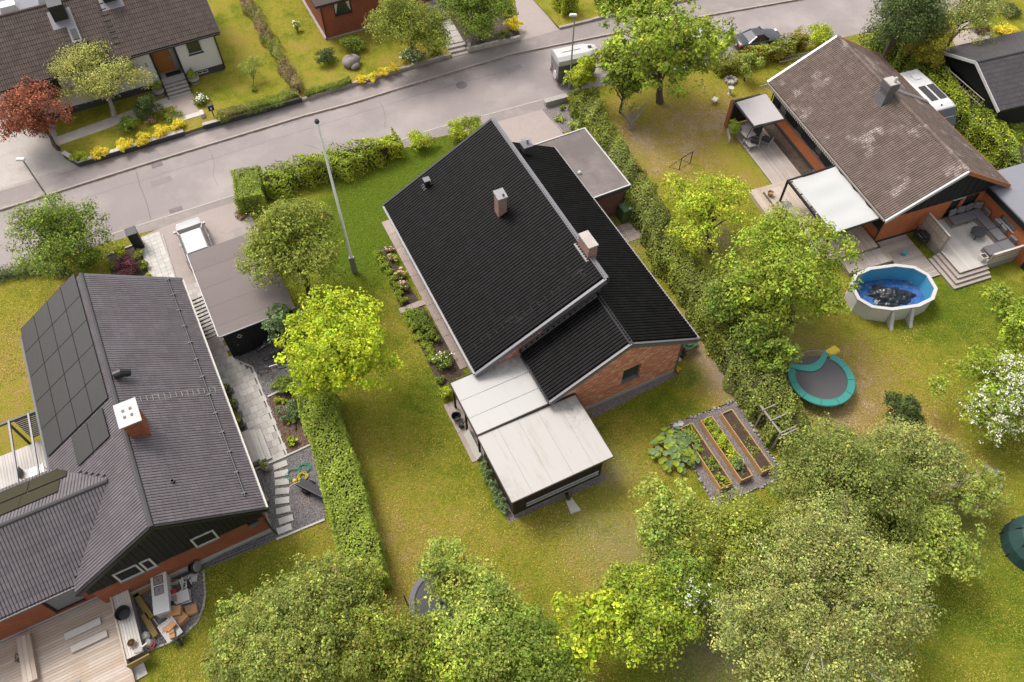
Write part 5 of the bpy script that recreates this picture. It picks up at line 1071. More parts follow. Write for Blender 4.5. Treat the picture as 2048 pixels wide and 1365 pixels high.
gt = thing('garden_table','grey garden table with folded cloth under the grey awning','table',RIGHT.W(-2.85,11.35,.11),RZ+.1); MB().box(-.42,.42,-.6,.6,.66,.70).build('table_top','cloth_grey',gt)
for q in ((-.36,-.52),(.36,-.52),(-.36,.52),(.36,.52)): MB().tube([(*q,0),(*q,.66)],.025).build('leg','light_metal',gt)
bn = thing('garden_bench','grey cushioned bench beside the garden table under the awning','bench',RIGHT.W(-2.95,10.55,.11),RZ); MB().box(-.3,.3,-.45,.45,.32,.42).build('seat','cloth_grey',bn,bevel=.03)
for q in ((-.25,-.4),(.25,-.4),(-.25,.4),(.25,.4)): MB().tube([(*q,0),(*q,.33)],.022).build('leg','white_paint',bn)
wa = thing('white_awning','large white sagging awning on black beams over the raised deck','awning',RO,RZ)
n = 26; xs = np.linspace(-3.72,-.62,n); ys = np.linspace(.0,4.75,n); X,Y = np.meshgrid(xs,ys); tX = (X+3.72)/3.1
Z = 2.40+.22*tX+.06*np.sin(Y*math.pi/.8)*np.sin(tX*math.pi)*.6-.06*np.sin(tX*math.pi); X2 = X+.08*tX*np.sin(Y*4.2)
i_ = np.arange(n*n).reshape(n,n); F_ = np.stack([i_[:-1,:-1],i_[:-1,1:],i_[1:,1:],i_[1:,:-1]],-1).reshape(-1,4); me = bpy.data.meshes.new('fabric'); fast_mesh(me,np.c_[X2.ravel(),Y.ravel(),Z.ravel()],F_); me.materials.append(MAT['cloth_white']); me.polygons.foreach_set('use_smooth',[True]*len(me.polygons)); link('fabric',me,wa)
MB().bar((-3.95,-.1,2.36),(-3.95,4.9,2.36),.12,.14).build('front_beam','black_wood',wa); MB().bar((-.4,-.1,2.6),(-.4,4.9,2.6),.1,.12).build('house_beam','black_wood',wa)
for k in range(9): MB().bar((-4.0,.05+k*.58,2.33),(-3.6,.05+k*.58,2.36),.07,.06).build('bracket','white_paint' if k%2 else 'black_wood',wa)
for v in (-.05,4.85): MB().bar((-3.95,v,.5),(-3.95,v,2.3),.11,.11).build('post','black_wood',wa); MB().bar((-3.95,v,2.38),(-.4,v,2.6),.08,.1).build('side_beam','black_wood',wa)
cf = thing('cafe_set','small pale green metal cafe table on the raised deck','table',RIGHT.W(-4.15,3.95,.52)); MB().lathe([(.05,.68),(.3,.68),(.3,.70)],14).build('table_top','glass_pale',cf)
for i in range(3): a = i*2.1; MB().tube([(.05*math.cos(a),.05*math.sin(a),.68),(.28*math.cos(a),.28*math.sin(a),0)],.014).build('leg','zinc',cf)
pt = thing('clay_pot','brown clay pot on the raised deck step','pot',RIGHT.W(-4.3,5.55,.52)); MB().lathe([(.13,0),(.2,.3),(.18,.3),(.14,.2)],12).build('pot','wicker',pt)
# pool
po = thing('oval_pool','raised oval white-walled swimming pool with blue liner, nearly empty','pool',RIGHT.W(-1.75,-4.05,0),RZ-.18)
def oct_(rx,ry,n=12): return [(rx*math.copysign(abs(math.cos(t))**.82,math.cos(t)),ry*math.copysign(abs(math.sin(t))**.82,math.sin(t))) for t in [2*math.pi*(i+.5)/n for i in range(n)]]
RX,RY = 2.50,1.62; o1,i1 = oct_(RX,RY),oct_(RX-.10,RY-.10)
m = MB(); n = 12
for i in range(n): j=(i+1)%n; m.poly([(*o1[i],0),(*o1[j],0),(*o1[j],1.18),(*o1[i],1.18)])
m.build('outer_wall','plastic_white',po)
m = MB()
for i in range(n): j=(i+1)%n; m.poly([(*i1[j],.02),(*i1[i],.02),(*i1[i],1.18),(*i1[j],1.18)])
m.build('liner_wall','plastic_cyan',po)
flr = MB().poly([(*p,.03) for p in i1]); mat('liner_floor',(.03,.13,.40),.25,var=.45,scale=1.5,fine=6,fvar=.25,bmp=.4,wear=(.16,.16,.22),wscale=1.2,wpos=(.5,.75)); flr.build('liner_floor','liner_floor',po)
oo,ii = oct_(RX+.07,RY+.07),oct_(RX-.14,RY-.14)
for i in range(n):
    j=(i+1)%n; MB().hexa([(*oo[i],1.16),(*oo[j],1.16),(*ii[j],1.16),(*ii[i],1.16)],[(*oo[i],1.23),(*oo[j],1.23),(*ii[j],1.23),(*ii[i],1.23)]).build('rim_plate','white_paint',po)
for x in (-.65,.55): m = MB(); m.hexa([(x-.1,-2.25,0),(x+.1,-2.25,0),(x+.06,-1.6,0),(x-.06,-1.6,0)],[(x-.1,-2.05,.25),(x+.1,-2.05,.25),(x+.1,-1.6,1.1),(x-.1,-1.6,1.1)]); m.build('buttress','white_paint',po)
tp = thing('pool_tarp','crumpled black plastic cover lying inside the pool','tarp',RIGHT.W(-1.45,-4.0,.05),RZ-.35)
n = 56; V = []; rr = random.Random(3); off = np.random.default_rng(2)
gx,gy = np.meshgrid(np.linspace(-1,1,n),np.linspace(-1,1,n)); ang = np.arctan2(gy,gx); rad = 1.0+.14*np.sin(3*ang+1)+.09*np.sin(7*ang)+.05*np.sin(13*ang)
sq = np.maximum(np.abs(gx),np.abs(gy)); k_ = sq/np.maximum(1e-6,np.hypot(gx,gy)); X = gx*k_*rad*1.3; Y = gy*k_*rad*.82
Z = np.zeros_like(X)
for q in range(26):
    a = off.uniform(0,3.14); f = off.uniform(3,11); Z += .5/f*np.abs(np.sin(f*(X*math.cos(a)+Y*math.sin(a))+off.uniform(0,6)+off.normal(0,1)*np.sin(2*X)+np.cos(3*Y)))
Z = .03+(Z-Z.min())*.42*(1-sq**3)+.3*np.exp(-((X+.4)**2+(Y-.1)**2)*2)*(1-sq**2)
i_ = np.arange(n*n).reshape(n,n); me = bpy.data.meshes.new('sheet'); fast_mesh(me,np.c_[X.ravel(),Y.ravel(),Z.ravel()],np.stack([i_[:-1,:-1],i_[:-1,1:],i_[1:,1:],i_[1:,:-1]],-1).reshape(-1,4)); me.materials.append(MAT['tarp_black']); link('sheet',me,tp)
# trampoline
tr = thing('trampoline','round garden trampoline with teal edge pad half folded back','trampoline',RIGHT.W(-9.0,-7.95,0),RZ)
MB().lathe([(0.01,.84),(1.45,.84),(1.45,.845),(.01,.85)],36).build('jumping_mat','mat_black',tr)
a0 = 1.15; rg = MB(); rg.tube([(1.78*math.cos(t),1.78*math.sin(t),.86) for t in np.linspace(0,2*math.pi,41)],.03,6); rg.build('frame_ring','light_metal',tr)
for s in range(8):
    t0 = 2.45+s*(2*math.pi-1.75)/8; t1 = 2.45+(s+1)*(2*math.pi-1.75)/8-.015
    m = MB(); rings = []
    for t in np.linspace(t0,t1,6): rings.append([(r_*math.cos(t),r_*math.sin(t),z) for r_,z in ((1.40,.87),(1.42,.91),(1.80,.915),(1.84,.87))])
    m.loft(rings); m.build('edge_pad','pad_teal',tr)
m = MB(); p0 = np.array([1.7*math.cos(2.40),1.7*math.sin(2.40)]); p1 = np.array([1.7*math.cos(.82),1.7*math.sin(.82)]); rings = []
for q in np.linspace(0,1,14):
    c_ = p0*(1-q)+p1*q; bow = -.62*math.sin(math.pi*q); c_ = c_+np.array([math.cos(1.6),math.sin(1.6)])*(bow+.12); wv = .17+.05*math.sin(math.pi*q); nn = np.array([math.cos(1.6),math.sin(1.6)])
    rings.append([(*(c_-nn*wv),.86),(*(c_-nn*wv),.92),(*(c_+nn*wv),.95),(*(c_+nn*wv),.90)])
m.loft(rings); m.build('folded_pad','pad_teal',tr)
m = MB()
for t in np.linspace(.85,2.4,22): m.tube([(1.45*math.cos(t),1.45*math.sin(t),.845),(1.76*math.cos(t),1.76*math.sin(t),.86)],.014,4)
m.build('springs','light_metal',tr)
for k in range(4): t = .6+k*math.pi/2; MB().tube([(1.7*math.cos(t-.25),1.7*math.sin(t-.25),.84),(1.75*math.cos(t-.25),1.75*math.sin(t-.25),.03),(1.75*math.cos(t+.25),1.75*math.sin(t+.25),.03),(1.7*math.cos(t+.25),1.7*math.sin(t+.25),.84)],.03).build('leg','light_metal',tr)
ps = thing('play_seat','yellow foam play seat behind the trampoline','toy',RIGHT.W(-7.35,-6.55,0),RZ+.2); MB().box(-.45,.45,-.25,.25,.1,.75).build('body','plastic_yellow',ps,bevel=.08); MB().box(-.6,-.44,-.2,.2,.1,.5).build('side','plastic_pink',ps,bevel=.05)
t = thing('garden_toy','pink ride-on toy on the grass left of the pool','toy',S(1678,607),.3); MB().box(-.28,.22,-.13,.13,.15,.35).build('body','plastic_pink',t,bevel=.05); MB().box(-.3,-.1,-.1,.1,.35,.55).build('seat_back','plastic_white',t,bevel=.04)
for q in ((-.2,-.16),(-.2,.16),(.15,-.16),(.15,.16)): MB().tube([(q[0],q[1]-.03,.1),(q[0],q[1]+.03,.1)],.1,10).build('wheel','plastic_black',t)
t = thing('toy_seat','small red toy seat lying by the hedge under the tree','toy',S(1446,551),.8); MB().box(-.2,.2,-.1,.1,.02,.06).build('seat','plastic_red',t,bevel=.01); MB().box(-.2,.2,.08,.12,.05,.3).build('back','plastic_pink',t,bevel=.01)
sw = thing('garden_swing','rusty A-frame of a swing between hedge and layered tree','swing frame',S(1445,535),0); a,b,c_ = S(1452,517,1.4)-S(1445,535),S(1422,547)-S(1445,535),S(1470,538)-S(1445,535)
for e in (b,c_,c_+Vector((-.4,.1,0))): MB().tube([a,e],.03).build('leg','terracotta' if e == c_ else 'black_metal',sw)
gf = thing('goal_frame','small black tubular goal frame on the right lawn','goal',S(1370,335),R(30)); 
m = MB(); m.tube([(-.5,0,0),(-.5,0,1.05)],.03); m.tube([(.55,.15,0),(.55,.15,1.05)],.03); m.tube([(-.5,0,1.05),(.55,.15,1.05)],.03); m.tube([(-.5,0,0),(-.95,.55,0),(.2,.8,0),(.55,.15,0)],.025); m.tube([(-.5,0,0),(.55,.15,0)],.02); m.build('tube_frame','black_metal',gf)
t = thing('lawn_lounger','small white folding seat on the right lawn','seat',S(1428,206),R(60)); MB().box(-.15,.3,-.18,.18,.25,.30).build('seat','plastic_white',t); MB().box(-.3,-.12,-.15,.15,.22,.27).build('arm_rest','wicker',t)
for q in ((-.25,-.14),(-.25,.14),(.25,-.14),(.25,.14)): MB().tube([(*q,0),(q[0]*.8,q[1],.26)],.015).build('leg','plastic_white',t)
t = thing('bird_bath','small pale stone bird bath on the right lawn','bird bath',S(1459,188)); MB().lathe([(.16,0),(.07,.1),(.06,.45),(.2,.52),(.22,.56),(.16,.54)],12).build('basin','concrete_light',t)
t = thing('fire_ring','ring of grey stones round a fire pit on the right lawn','fire pit',S(1461,163))
for i in range(9): a = i*.7; MB().lathe([(.13,0),(.17,.08),(.12,.2),(.03,.22)],6,(.38*math.cos(a),.38*math.sin(a))).build('stone','stone',t)
MB().lathe([(.35,.0),(.3,.02)],10).build('ash','concrete_light',t)
def ladder(name,label,a,b,w,rungs,mat='light_metal',side=None):
    t = thing(name,label,'ladder',a); a = Vector(a); b = Vector(b)-a; d = b.normalized(); s = Vector(side) if side else d.cross(Vector((0,0,1))).normalized(); s = s*w/2
    for k in (-1,1): MB().bar(s*k,b+s*k,.03,.07,up=tuple(d.cross(s).normalized())).build('rail',mat,t)
    for i in range(rungs): p = b*((i+.5)/rungs); MB().tube([p-s,p+s],.016,5).build('rung',mat,t)
    return t
p = S(1556,122,.35); q = S(1640,104,.35); ladder('ladder','aluminium ladder lying beside the roadside hedge near brown-roofed house',p,q,.42,15)
t = thing('hose_reel','white pipe ends on the far wall of the brown-roofed house','pipe',RIGHT.W(-.3,13.4,1.2)); MB().tube([(0,0,0),(-.9,.1,.1)],.03).build('pipe','white_paint',t); MB().tube([(0,0,.9),(-.6,.3,1.0),(.3,.5,1.1)],.03).build('pipe','white_paint',t)
ladder('ladder','long wooden ladder hanging on the black garage gable',BG.W(44.8,36.9,1.9),BG.W(44.8,32.6,2.15),.45,15,'old_wood',(0,0,1))
for i,(a,b,l_) in enumerate((((44.7,36.0,0),(44.9,34.8,1.9),'leaning plank in the open black garage, left one'),((44.6,35.0,0),(44.95,33.2,1.5),'leaning plank in the open black garage, right one'),((44.5,34.3,.2),(44.6,32.3,.1),'plank lying in front of the black garage'))):
    t = thing('plank',l_,'plank',BG.W(*a)); MB().bar((0,0,0),BG.W(*b)-BG.W(*a),.12,.04).build('board','old_wood',t)
t = thing('brushwood_pile','heap of dry brushwood beside the black garage','brushwood',S(1888,165)); m = MB()
for i in range(90):
    a = random.uniform(0,6.3); e = Vector((random.gauss(0,.5),random.gauss(0,.5),random.uniform(.1,1.3))); m.tube([Vector((random.gauss(0,.5),random.gauss(0,.6),0)),e],[.02,.008],4,cap=False)
m.build('sticks','old_wood',t)

# ------------------------------------------------------------------ around the middle house
MO, MZ = MAIN.o, MAIN.rz
pw = tag(bpy.data.objects.new('side_walk',None),kind='structure'); COL.objects.link(pw); pw.location = MO; pw.rotation_euler = (0,0,MZ)
sm = MB().box(-.26,.26,-.62,.62,0,.05).mesh('paving_slab','concrete_pink')
for i in range(10):
    for j in range(2): link('paving_slab',sm,pw,(-10.52+j*.53,17.35-i*1.26,.0+random.uniform(-.004,.004)))
st = tag(bpy.data.objects.new('patio_slabs',None),kind='structure'); COL.objects.link(st); st.location = MO; st.rotation_euler = (0,0,MZ)
sm = MB().box(-.24,.24,-.48,.48,0,.045).mesh('paving_slab','concrete_pink')
for i in range(4):
    for j in range(2): link('paving_slab',sm,st,(-12.3+j*.49,3.2-i*.97,random.uniform(0,.006)))
sm = MB().box(-.4,.4,-.2,.2,0,.05).mesh('paving_slab','concrete_pink')
for i in range(2): link('paving_slab',sm,st,(-11.95+i*.82,10.75,.012))
bd = thing('white_board','white board leaning on the shed side over the patio slabs','board',MO,MZ); MB().hexa([(-12.1,-.2,.06),(-11.96,-.2,.12),(-11.96,1.5,.12),(-12.1,1.5,.06)],[(-12.3,-.2,.10),(-12.0,-.2,.5),(-12.0,1.5,.5),(-12.3,1.5,.10)]).build('board','concrete_light',bd)
bk = thing('bucket','black rubber bucket on the patio slabs beside the canopy','bucket',MAIN.W(-12.25,2.55,.045)); MB().lathe([(.17,0),(.25,.36),(.27,.36),(.24,.34),(.16,.05)],16).build('pail','plastic_black',bk); MB().tube([(-.26,0,.36),(-.2,.2,.42),(.2,.2,.42),(.26,0,.36)],.012).build('handle','black_metal',bk)
wc = thing('watering_can','black watering can beside the bucket','watering can',MAIN.W(-12.2,2.0,.045),.8); MB().lathe([(.13,0),(.14,.04),(.13,.24),(.09,.28)],12).build('body','plastic_black',wc); MB().tube([(.1,0,.06),(.3,0,.3)],[.03,.02]).build('spout','plastic_black',wc); MB().tube([(-.12,0,.1),(-.22,0,.2),(-.03,0,.36)],.014).build('handle','plastic_black',wc)
fp = thing('flagpole','tall white flagpole on the front lawn','flagpole',S(710,545)); MB().tube([(0,0,0),(0,0,11.6)],[.095,.06],10).build('pole','pole_white',fp); MB().lathe([(.10,11.6),(.13,11.68),(.09,11.8),(.02,11.84)],10).build('top_knob','plinth_dark',fp); MB().box(-.16,.16,-.1,.1,0,1.4).build('tilting_base','zinc',fp)
gb = thing('green_cabinet','green plastic compost bin beside the brick garage','compost bin',MAIN.W(3.55,11.45,0),MZ+.0); m = MB(); m.hexa([(-.42,-.42,0),(.42,-.42,0),(.42,.42,0),(-.42,.42,0)],[(-.36,-.36,1.0),(.36,-.36,1.0),(.36,.36,1.0),(-.36,.36,1.0)]); m.build('body','box_green',gb,bevel=.03); l_ = MB().box(-.40,.40,-.40,.40,1.0,1.08).build('lid','box_green',gb,bevel=.03); MB().box(.05,.3,-.35,-.2,1.08,1.085).build('label_plate','plastic_white',l_)
sl = tag(bpy.data.objects.new('bin_paving',None),kind='structure'); COL.objects.link(sl); sl.location = MO; sl.rotation_euler = (0,0,MZ); sm = MB().box(-.24,.24,-.24,.24,0,.03).mesh('paving_slab','concrete_pink')
for i in range(4):
    for j in range(3): link('paving_slab',sm,sl,(2.6+i*.5,9.75+j*.5,random.uniform(0,.006)),random.uniform(-.02,.02))
ladder('ladder','white ladder hung along the near wall of the dark shed',MAIN.W(-11.25,-3.9,.98),MAIN.W(-7.15,-3.9,.9),.28,15,'white_paint',(0,0,1))
dp = thing('gutter_outlet','black downpipe elbow over a stone splash slab by the shed','downpipe',MAIN.W(-9.0,-4.0,0),MZ); MB().tube([(0,0,.35),(0,-.08,.22),(0,-.3,.14)],.09,8).build('elbow','plastic_black',dp); MB().hexa([(-.25,-.95,0),(.3,-1.0,0),(.2,-.2,0),(-.15,-.2,0)],[(-.25,-.95,.03),(.3,-1.0,.03),(.2,-.2,.06),(-.15,-.2,.06)]).build('splash_slab','concrete_light',dp)
# raised beds
def raised_bed(label,u0,v0,u1_,v1,plants):
    t = thing('raised_bed',label,'raised bed',MAIN.W(u0,v0,0),MZ-.02); w,l = u1_-u0,v1-v0
    for q in ((0,.04,0,l),(w-.04,w,0,l)): MB().box(q[0],q[1],q[2],q[3],0,.46).build('side_board','pine_wood',t)
    for q in ((.04,w-.04,0,.04),(.04,w-.04,l-.04,l)): MB().box(q[0],q[1],q[2],q[3],0,.46).build('end_board','pine_wood',t)
    MB().box(-.012,.0,l/2-.06,l/2+.06,.0,.46).build('batten','pine_wood',t)
    MB().box(.04,w-.04,.04,l-.04,.05,.36).build('soil','soil',t)
    for (f0,f1,dn,pal,sz,hh) in plants:
        n = int(dn*(f1-f0)*l*w*150); c = np.c_[RNG.uniform(.12,w-.12,n//9+1),RNG.uniform(f0*l+.08,f1*l-.08,n//9+1)]; i = RNG.integers(0,len(c),n); o = RNG.normal(0,.07,(n,3))
        P = np.c_[c[i]+o[:,:2],.36+np.abs(o[:,2])*1.6*hh/.2]; P[:,0] = np.clip(P[:,0],.06,w-.06); P[:,1] = np.clip(P[:,1],.08,l-.08)
        leaf_obj('seedlings',P,o*3+np.array([0,0,.8]),sz,PAL[pal],'leaf',t,kind='stuff')
    return t
raised_bed('raised bed with patchy green rows, nearest the rhubarb',-1.86,-7.25,-1.13,-3.36,[(.0,.2,1.1,'fresh',.13,.2),(.24,.52,1.0,'green',.13,.2),(.55,.8,1.0,'fresh',.13,.22),(.83,1.0,1.1,'fresh',.12,.2)])
raised_bed('raised bed full of dense pale green plants, middle one',-.66,-7.33,.06,-3.48,[(.12,.36,3.0,'bluegreen',.13,.35),(.2,.75,3.0,'yellowgreen',.13,.3),(.72,1.0,2.2,'fresh',.13,.25),(0,.12,.2,'green',.1,.1)])
raised_bed('raised bed of mostly bare brown soil, farthest right',.58,-7.42,1.28,-3.60,[(0,.6,.55,'olive',.10,.1),(.6,1,.15,'dull',.08,.08)])
for (a,b,lab) in (((1340,851),(1471,802),'row of pale stones edging the vegetable plot, far side'),((1471,802),(1569,954),'row of pale stones edging the vegetable plot, hedge side'),((1569,954),(1431,1015),'row of pale stones edging the vegetable plot, near side'),((1431,1015),(1340,851),'row of pale stones edging the vegetable plot, lawn side')):
    t = thing('stone_edging',lab,'stone edging',S(*a)); A,B = S(*a),S(*b); n = int((B-A).length/.2)
    sm_ = [MB().lathe([(.05,-.02),(.09,.02),(.08,.08),(.03,.11)],6).mesh('stone','stone') for _ in range(1)]
    for i in range(n):
        p = (B-A)*((i+.5)/n)+Vector((random.gauss(0,.03),random.gauss(0,.03),0)); o = link('stone',sm_[0],t,p,random.uniform(0,6)); k = random.uniform(.7,1.3); o.scale = (k*1.1,k*.8,k*.8)
    MB().bar(Vector((0,0,.03)),(B-A)+Vector((0,0,.03)),.025,.08).build('edging_board','dark_brown_wood',t)
ar = thing('wooden_arch','weathered wooden plant frame beside the vegetable plot','plant frame',MO,MZ)
for q in ((2.1,-4.9),(2.05,-6.4),(2.75,-4.95),(2.7,-6.45)): MB().bar((*q,0),(*q,1.75),.09).build('post','old_wood',ar)
MB().bar((2.07,-4.6,1.8),(2.03,-6.75,1.8),.1,.06).build('beam','old_wood',ar)
for v in (-4.9,-5.6,-6.4,-6.55): MB().bar((1.95,v,1.86),(2.95,v-.03,1.86),.06,.05).build('cross_piece','old_wood',ar)
for q,lab in (((1351,855),'white glazed pot at the corner of the vegetable plot'),((1360,851),'white lidded pot behind the other at the vegetable plot')):
    t = thing('plant_pot',lab,'pot',S(*q)); MB().lathe([(.10,0),(.15,.22),(.16,.22),(.13,.2),(.09,.1)],12).build('pot','plastic_white',t)
rh = thing('rhubarb_plant','big spreading rhubarb with huge leaves beside the raised beds','plant',S(1350,905)); m = MB()
V = []; Fc = []; cl = []
for i in range(170):
    a = random.uniform(0,6.283); rr_ = random.uniform(.12,1.35)**.9; z = .75-.42*(rr_/1.35)**1.5+random.uniform(-.08,.08); sz = random.uniform(.2,.36); d = np.array([math.cos(a),math.sin(a),-.18-.25*rr_]); d /= np.linalg.norm(d); sd_ = np.array([-math.sin(a),math.cos(a),0]); up = np.cross(d,sd_); up = up if up[2] > 0 else -up
    c_ = np.array([math.cos(a)*rr_,math.sin(a)*rr_,z]); b = len(V); pts = [(-.5,0,0),(-.35,.42,.10),(.05,.55,.13),(.35,.36,.08),(.6,0,-.02),(.35,-.36,.08),(.05,-.55,.13),(-.35,-.42,.10)]
    V.append(c_+up*-.03*sz); V += [c_+(d*x+sd_*y+up*zz)*sz*(1+random.uniform(-.08,.08)) for x,y,zz in pts]
    Fc += [(b,b+1+k,b+1+(k+1)%8) for k in range(8)]; k_ = random.uniform(.75,1.3); base = PAL['bluegreen'] if random.random() < .6 else PAL['fresh']; cl += [tuple(np.array(base)*k_*2.0)+(1,)]*9
me = bpy.data.meshes.new('leaves'); fast_mesh(me,np.array(V),np.array(Fc)); me.materials.append(MAT['leaf']); at = me.attributes.new('leaf_colour','FLOAT_COLOR','POINT'); at.data.foreach_set('color',np.array(cl,np.float32).ravel()); link('leaves',me,rh)
m = MB()
for i in range(24): a = random.uniform(0,6.3); m.tube([(0,0,0),(math.cos(a)*.3,math.sin(a)*.3,.4),(math.cos(a)*.8,math.sin(a)*.8,.55)],[.025,.02,.012],5)
m.build('stalks','terracotta',rh)
# bits at the right corner of the brick gable
wb = thing('wheelbarrow','green wheelbarrow leaning at the right corner of the brick gable','wheelbarrow',S(1374,700),.6); m = MB(); m.hexa([(-.25,-.2,.35),(.3,-.2,.35),(.3,.2,.35),(-.25,.2,.35)],[(-.42,-.34,.65),(.45,-.34,.62),(.45,.34,.62),(-.42,.34,.65)]); m.build('tray','plastic_green',wb); MB().tube([(.55,-.04,.2),(.55,.04,.2)],.2,14).build('wheel','rubber',wb)
for s in (-.24,.24): MB().tube([(.55,s*.4,.2),(-.2,s,.36),(-.85,s*1.1,.55)],.02).build('handle','black_metal',wb)
t = thing('storage_tub','mint green plastic tub beside the brick gable corner','tub',S(1376,692,.4),.2); MB().lathe([(.16,0),(.22,.35),(.2,.35),(.15,.05)],14).build('tub','glass_pale',t)
t = thing('red_bucket','red bucket against the right corner of the brick gable','bucket',S(1365,700),.2); MB().lathe([(.12,0),(.17,.3),(.15,.3),(.11,.04)],12).build('pail','plastic_red',t)
t = thing('tool_heap','small heap of garden tools and bags by the gable corner','tools',S(1362,712)); MB().box(-.2,.15,-.2,.12,0,.3).build('bag','plastic_black',t,None,.3,bevel=.08); MB().tube([(-.1,.2,0),(.2,.1,1.1)],.015).build('rake_shaft','old_wood',t); MB().box(-.3,-.05,-.45,-.2,0,.2).build('bag','plastic_white',t,bevel=.06)
t = thing('yellow_pot','yellow flowering pot plant at the brick gable corner','pot plant',S(1354,746)); MB().lathe([(.12,0),(.17,.26),(.15,.26),(.11,.05)],12).build('pot','terracotta',t); P,N,ti,cp = crown_points((0,0,.36),(.2,.2,.16),.07,3,4,clump=.08); leaf_obj('foliage',P,N,.07,PAL['gold'],'leaf',t,tint=ti)
t = thing('clay_pot','small clay pot on the side walk under the eave','pot',S(829,528)); MB().lathe([(.12,0),(.19,.28),(.17,.28),(.12,.05)],12).build('pot','old_wood',t)
# low stone wall and plants at the driveway
t = thing('stone_wall','low grey stone wall end beside the driveway gravel','wall',S(1111,207),R(22)); MB().box(-.85,.85,-.18,.18,0,.42).build('stones','granite',t,bevel=.03); MB().box(-.9,.9,-.22,.22,.42,.48).build('coping','granite',t)
kerb_row('driveway_edging',[(1086,220),(1126,266)],.08,.08,'old_wood',1.2)
# shrubs of the beds along the house
bx = [(758,508),(763,520),(768,532),(778,546),(785,558),(791,572),(798,587),(805,600),(819,624),(822,640),(829,652),(836,672),(852,690),(858,702),(866,716)]
nth = ['first','second','third','fourth','fifth','sixth','seventh','eighth','ninth','tenth','eleventh','twelfth','thirteenth','fourteenth','fifteenth']
for (x,y),n_ in zip(bx,nth): shrub('box_bush',n_+' small round box bush from the road in the house border',x,y,12.5 if y<620 else 15,.5,'fresh',.06,3.0,'bush','box bushes in the house border',4)
for x,y,r_,h,pal,lab,fl,nf in ((786,515,13,.5,'pale','pale sparse rose near the far end of the border',None,0),(778,500,11,.4,'brown','brown withered plant at the far end of the border','pink',8),(800,548,14,.6,'pale','pale rose bush opposite the fifth box bush','pink',25),(806,572,15,.7,'grey','grey-green rose bush beside the side walk slab path','pink',14),(836,632,22,.8,'green','tall dark rose bush right after the slab path',None,0),(848,650,24,.9,'green','dense green peony bush in the near border',None,0),(862,672,20,.7,'green','rounded green peony bush left of the white one',None,0),(885,722,27,.8,'green','peony bush with white flowers at the near end of the border','white',30),(880,760,12,.4,'green','small green tuft at the near end of the border',None,0)):
    shrub('flower_bush',lab,x,y,r_,h,pal,.09,2.6,'bush',flowers=fl,nf=nf,fs=.10)
shrub('golden_bush','yellow-green shrub at the far corner of the white canopy',893,788,17,.8,'yellowgreen',.09,3.0)
for i,(x,y,r_) in enumerate(((968,930,12),(975,950,13),(984,968,12),(992,985,12),(1002,1002,13),(1008,1018,11))): shrub('ivy_shrub',nth[i]+' dark shrub from the canopy along the shed side wall',x,y,r_*1.15,.75,'bluegreen',.10,2.8,'shrub','dark shrubs along the shed',5)
for x,y,r_,h,pal,lab in ((842,278,30,1.3,'yellowgreen','light green lilac bush alone at the front lawn edge'),(918,260,28,1.5,'yellowgreen','left half of the lilac pair at the front lawn edge by the roof'),(948,250,26,1.5,'fresh','right half of the lilac pair touching the black roof'),(795,300,18,.7,'mint','pale low shrub between hedge and lone lilac'),(1120,235,12,.35,'mint','spiky ornamental grass in the driveway gravel'),(1155,250,18,.6,'mint','silvery low shrub behind the garage corner'),(1125,215,9,.3,'green','small alpine plant by the low stone wall'),(480,430,14,.35,'brown','brown tuft of weeds at the driveway mouth')):
    shrub('shrub',lab,x,y,r_*1.1,h,pal,.11,2.6)

# ------------------------------------------------------------------ around the left house
LO, LZ = LEFT.o, LEFT.rz
def in_poly(x,y,poly):
    r_ = False; n = len(poly)
    for i in range(n):
        (x1,y1),(x2,y2) = poly[i],poly[i-1]
        if (y1 > y) != (y2 > y) and x < (x2-x1)*(y-y1)/(y2-y1)+x1: r_ = not r_
    return r_
def slab_path(name, poly, sw_, sl_, mat, z=.0, th=.045, gap=.012, bond=True, frame=LEFT):
    root = tag(bpy.data.objects.new(name,None),kind='structure'); COL.objects.link(root); root.location = frame.o; root.rotation_euler = (0,0,frame.rz)
    me = MB().box(-sw_/2+gap/2,sw_/2-gap/2,-sl_/2+gap/2,sl_/2-gap/2,0,th).mesh('paving_slab',mat)
    us = [p[0] for p in poly]; vs = [p[1] for p in poly]; j = 0; v = min(vs)+sl_/2
    while v < max(vs):
        u = min(us)+(sw_/2 if (j%2 and bond) else 0)
        while u < max(us)+sw_:
            if in_poly(u,v,poly): link('paving_slab',me,root,(u,v,z+random.uniform(-.003,.003)))
            u += sw_
        v += sl_; j += 1
    return root
slab_path('garden_path',[(-.05,17.6),(1.05,17.4),(1.15,11.0),(2.0,10.0),(1.97,3.75),(.55,3.75),(.55,9.2),(-.05,10.7)],.42,.42,'slab',.006)
slab_path('front_path',[(-1.45,23.0),(-.1,22.6),(-.1,15.5),(-1.45,15.5)],.35,.35,'concrete_light',.006,bond=False)
kerb_row('path_edging',[(575,912),(505,735),(465,718)],.08,.06,'concrete_light',1.0)
kerb_row('path_edging',[(285,480),(306,560)],.08,.07,'concrete_light',1.0); kerb_row('path_edging',[(325,470),(352,560)],.08,.07,'concrete',1.0)
kerb_row('path_edging',[(536,795),(590,769)],.10,.08,'concrete_light',1.0); kerb_row('path_edging',[(497,945),(575,912),(622,890)],.10,.07,'concrete_light',1.0); kerb_row('path_edging',[(553,1080),(650,1040)],.10,.07,'concrete_light',1.0)
kerb_row('bed_edging',[(214,512),(280,487)],.10,.10,'concrete_light',1.0)
kerb_row('gravel_stone_edge',[(408,1140),(411,1190),(408,1215),(395,1245),(370,1270),(330,1290),(270,1312),(290,1350)],.10,.07,'stone',.22,0,.02,.05)
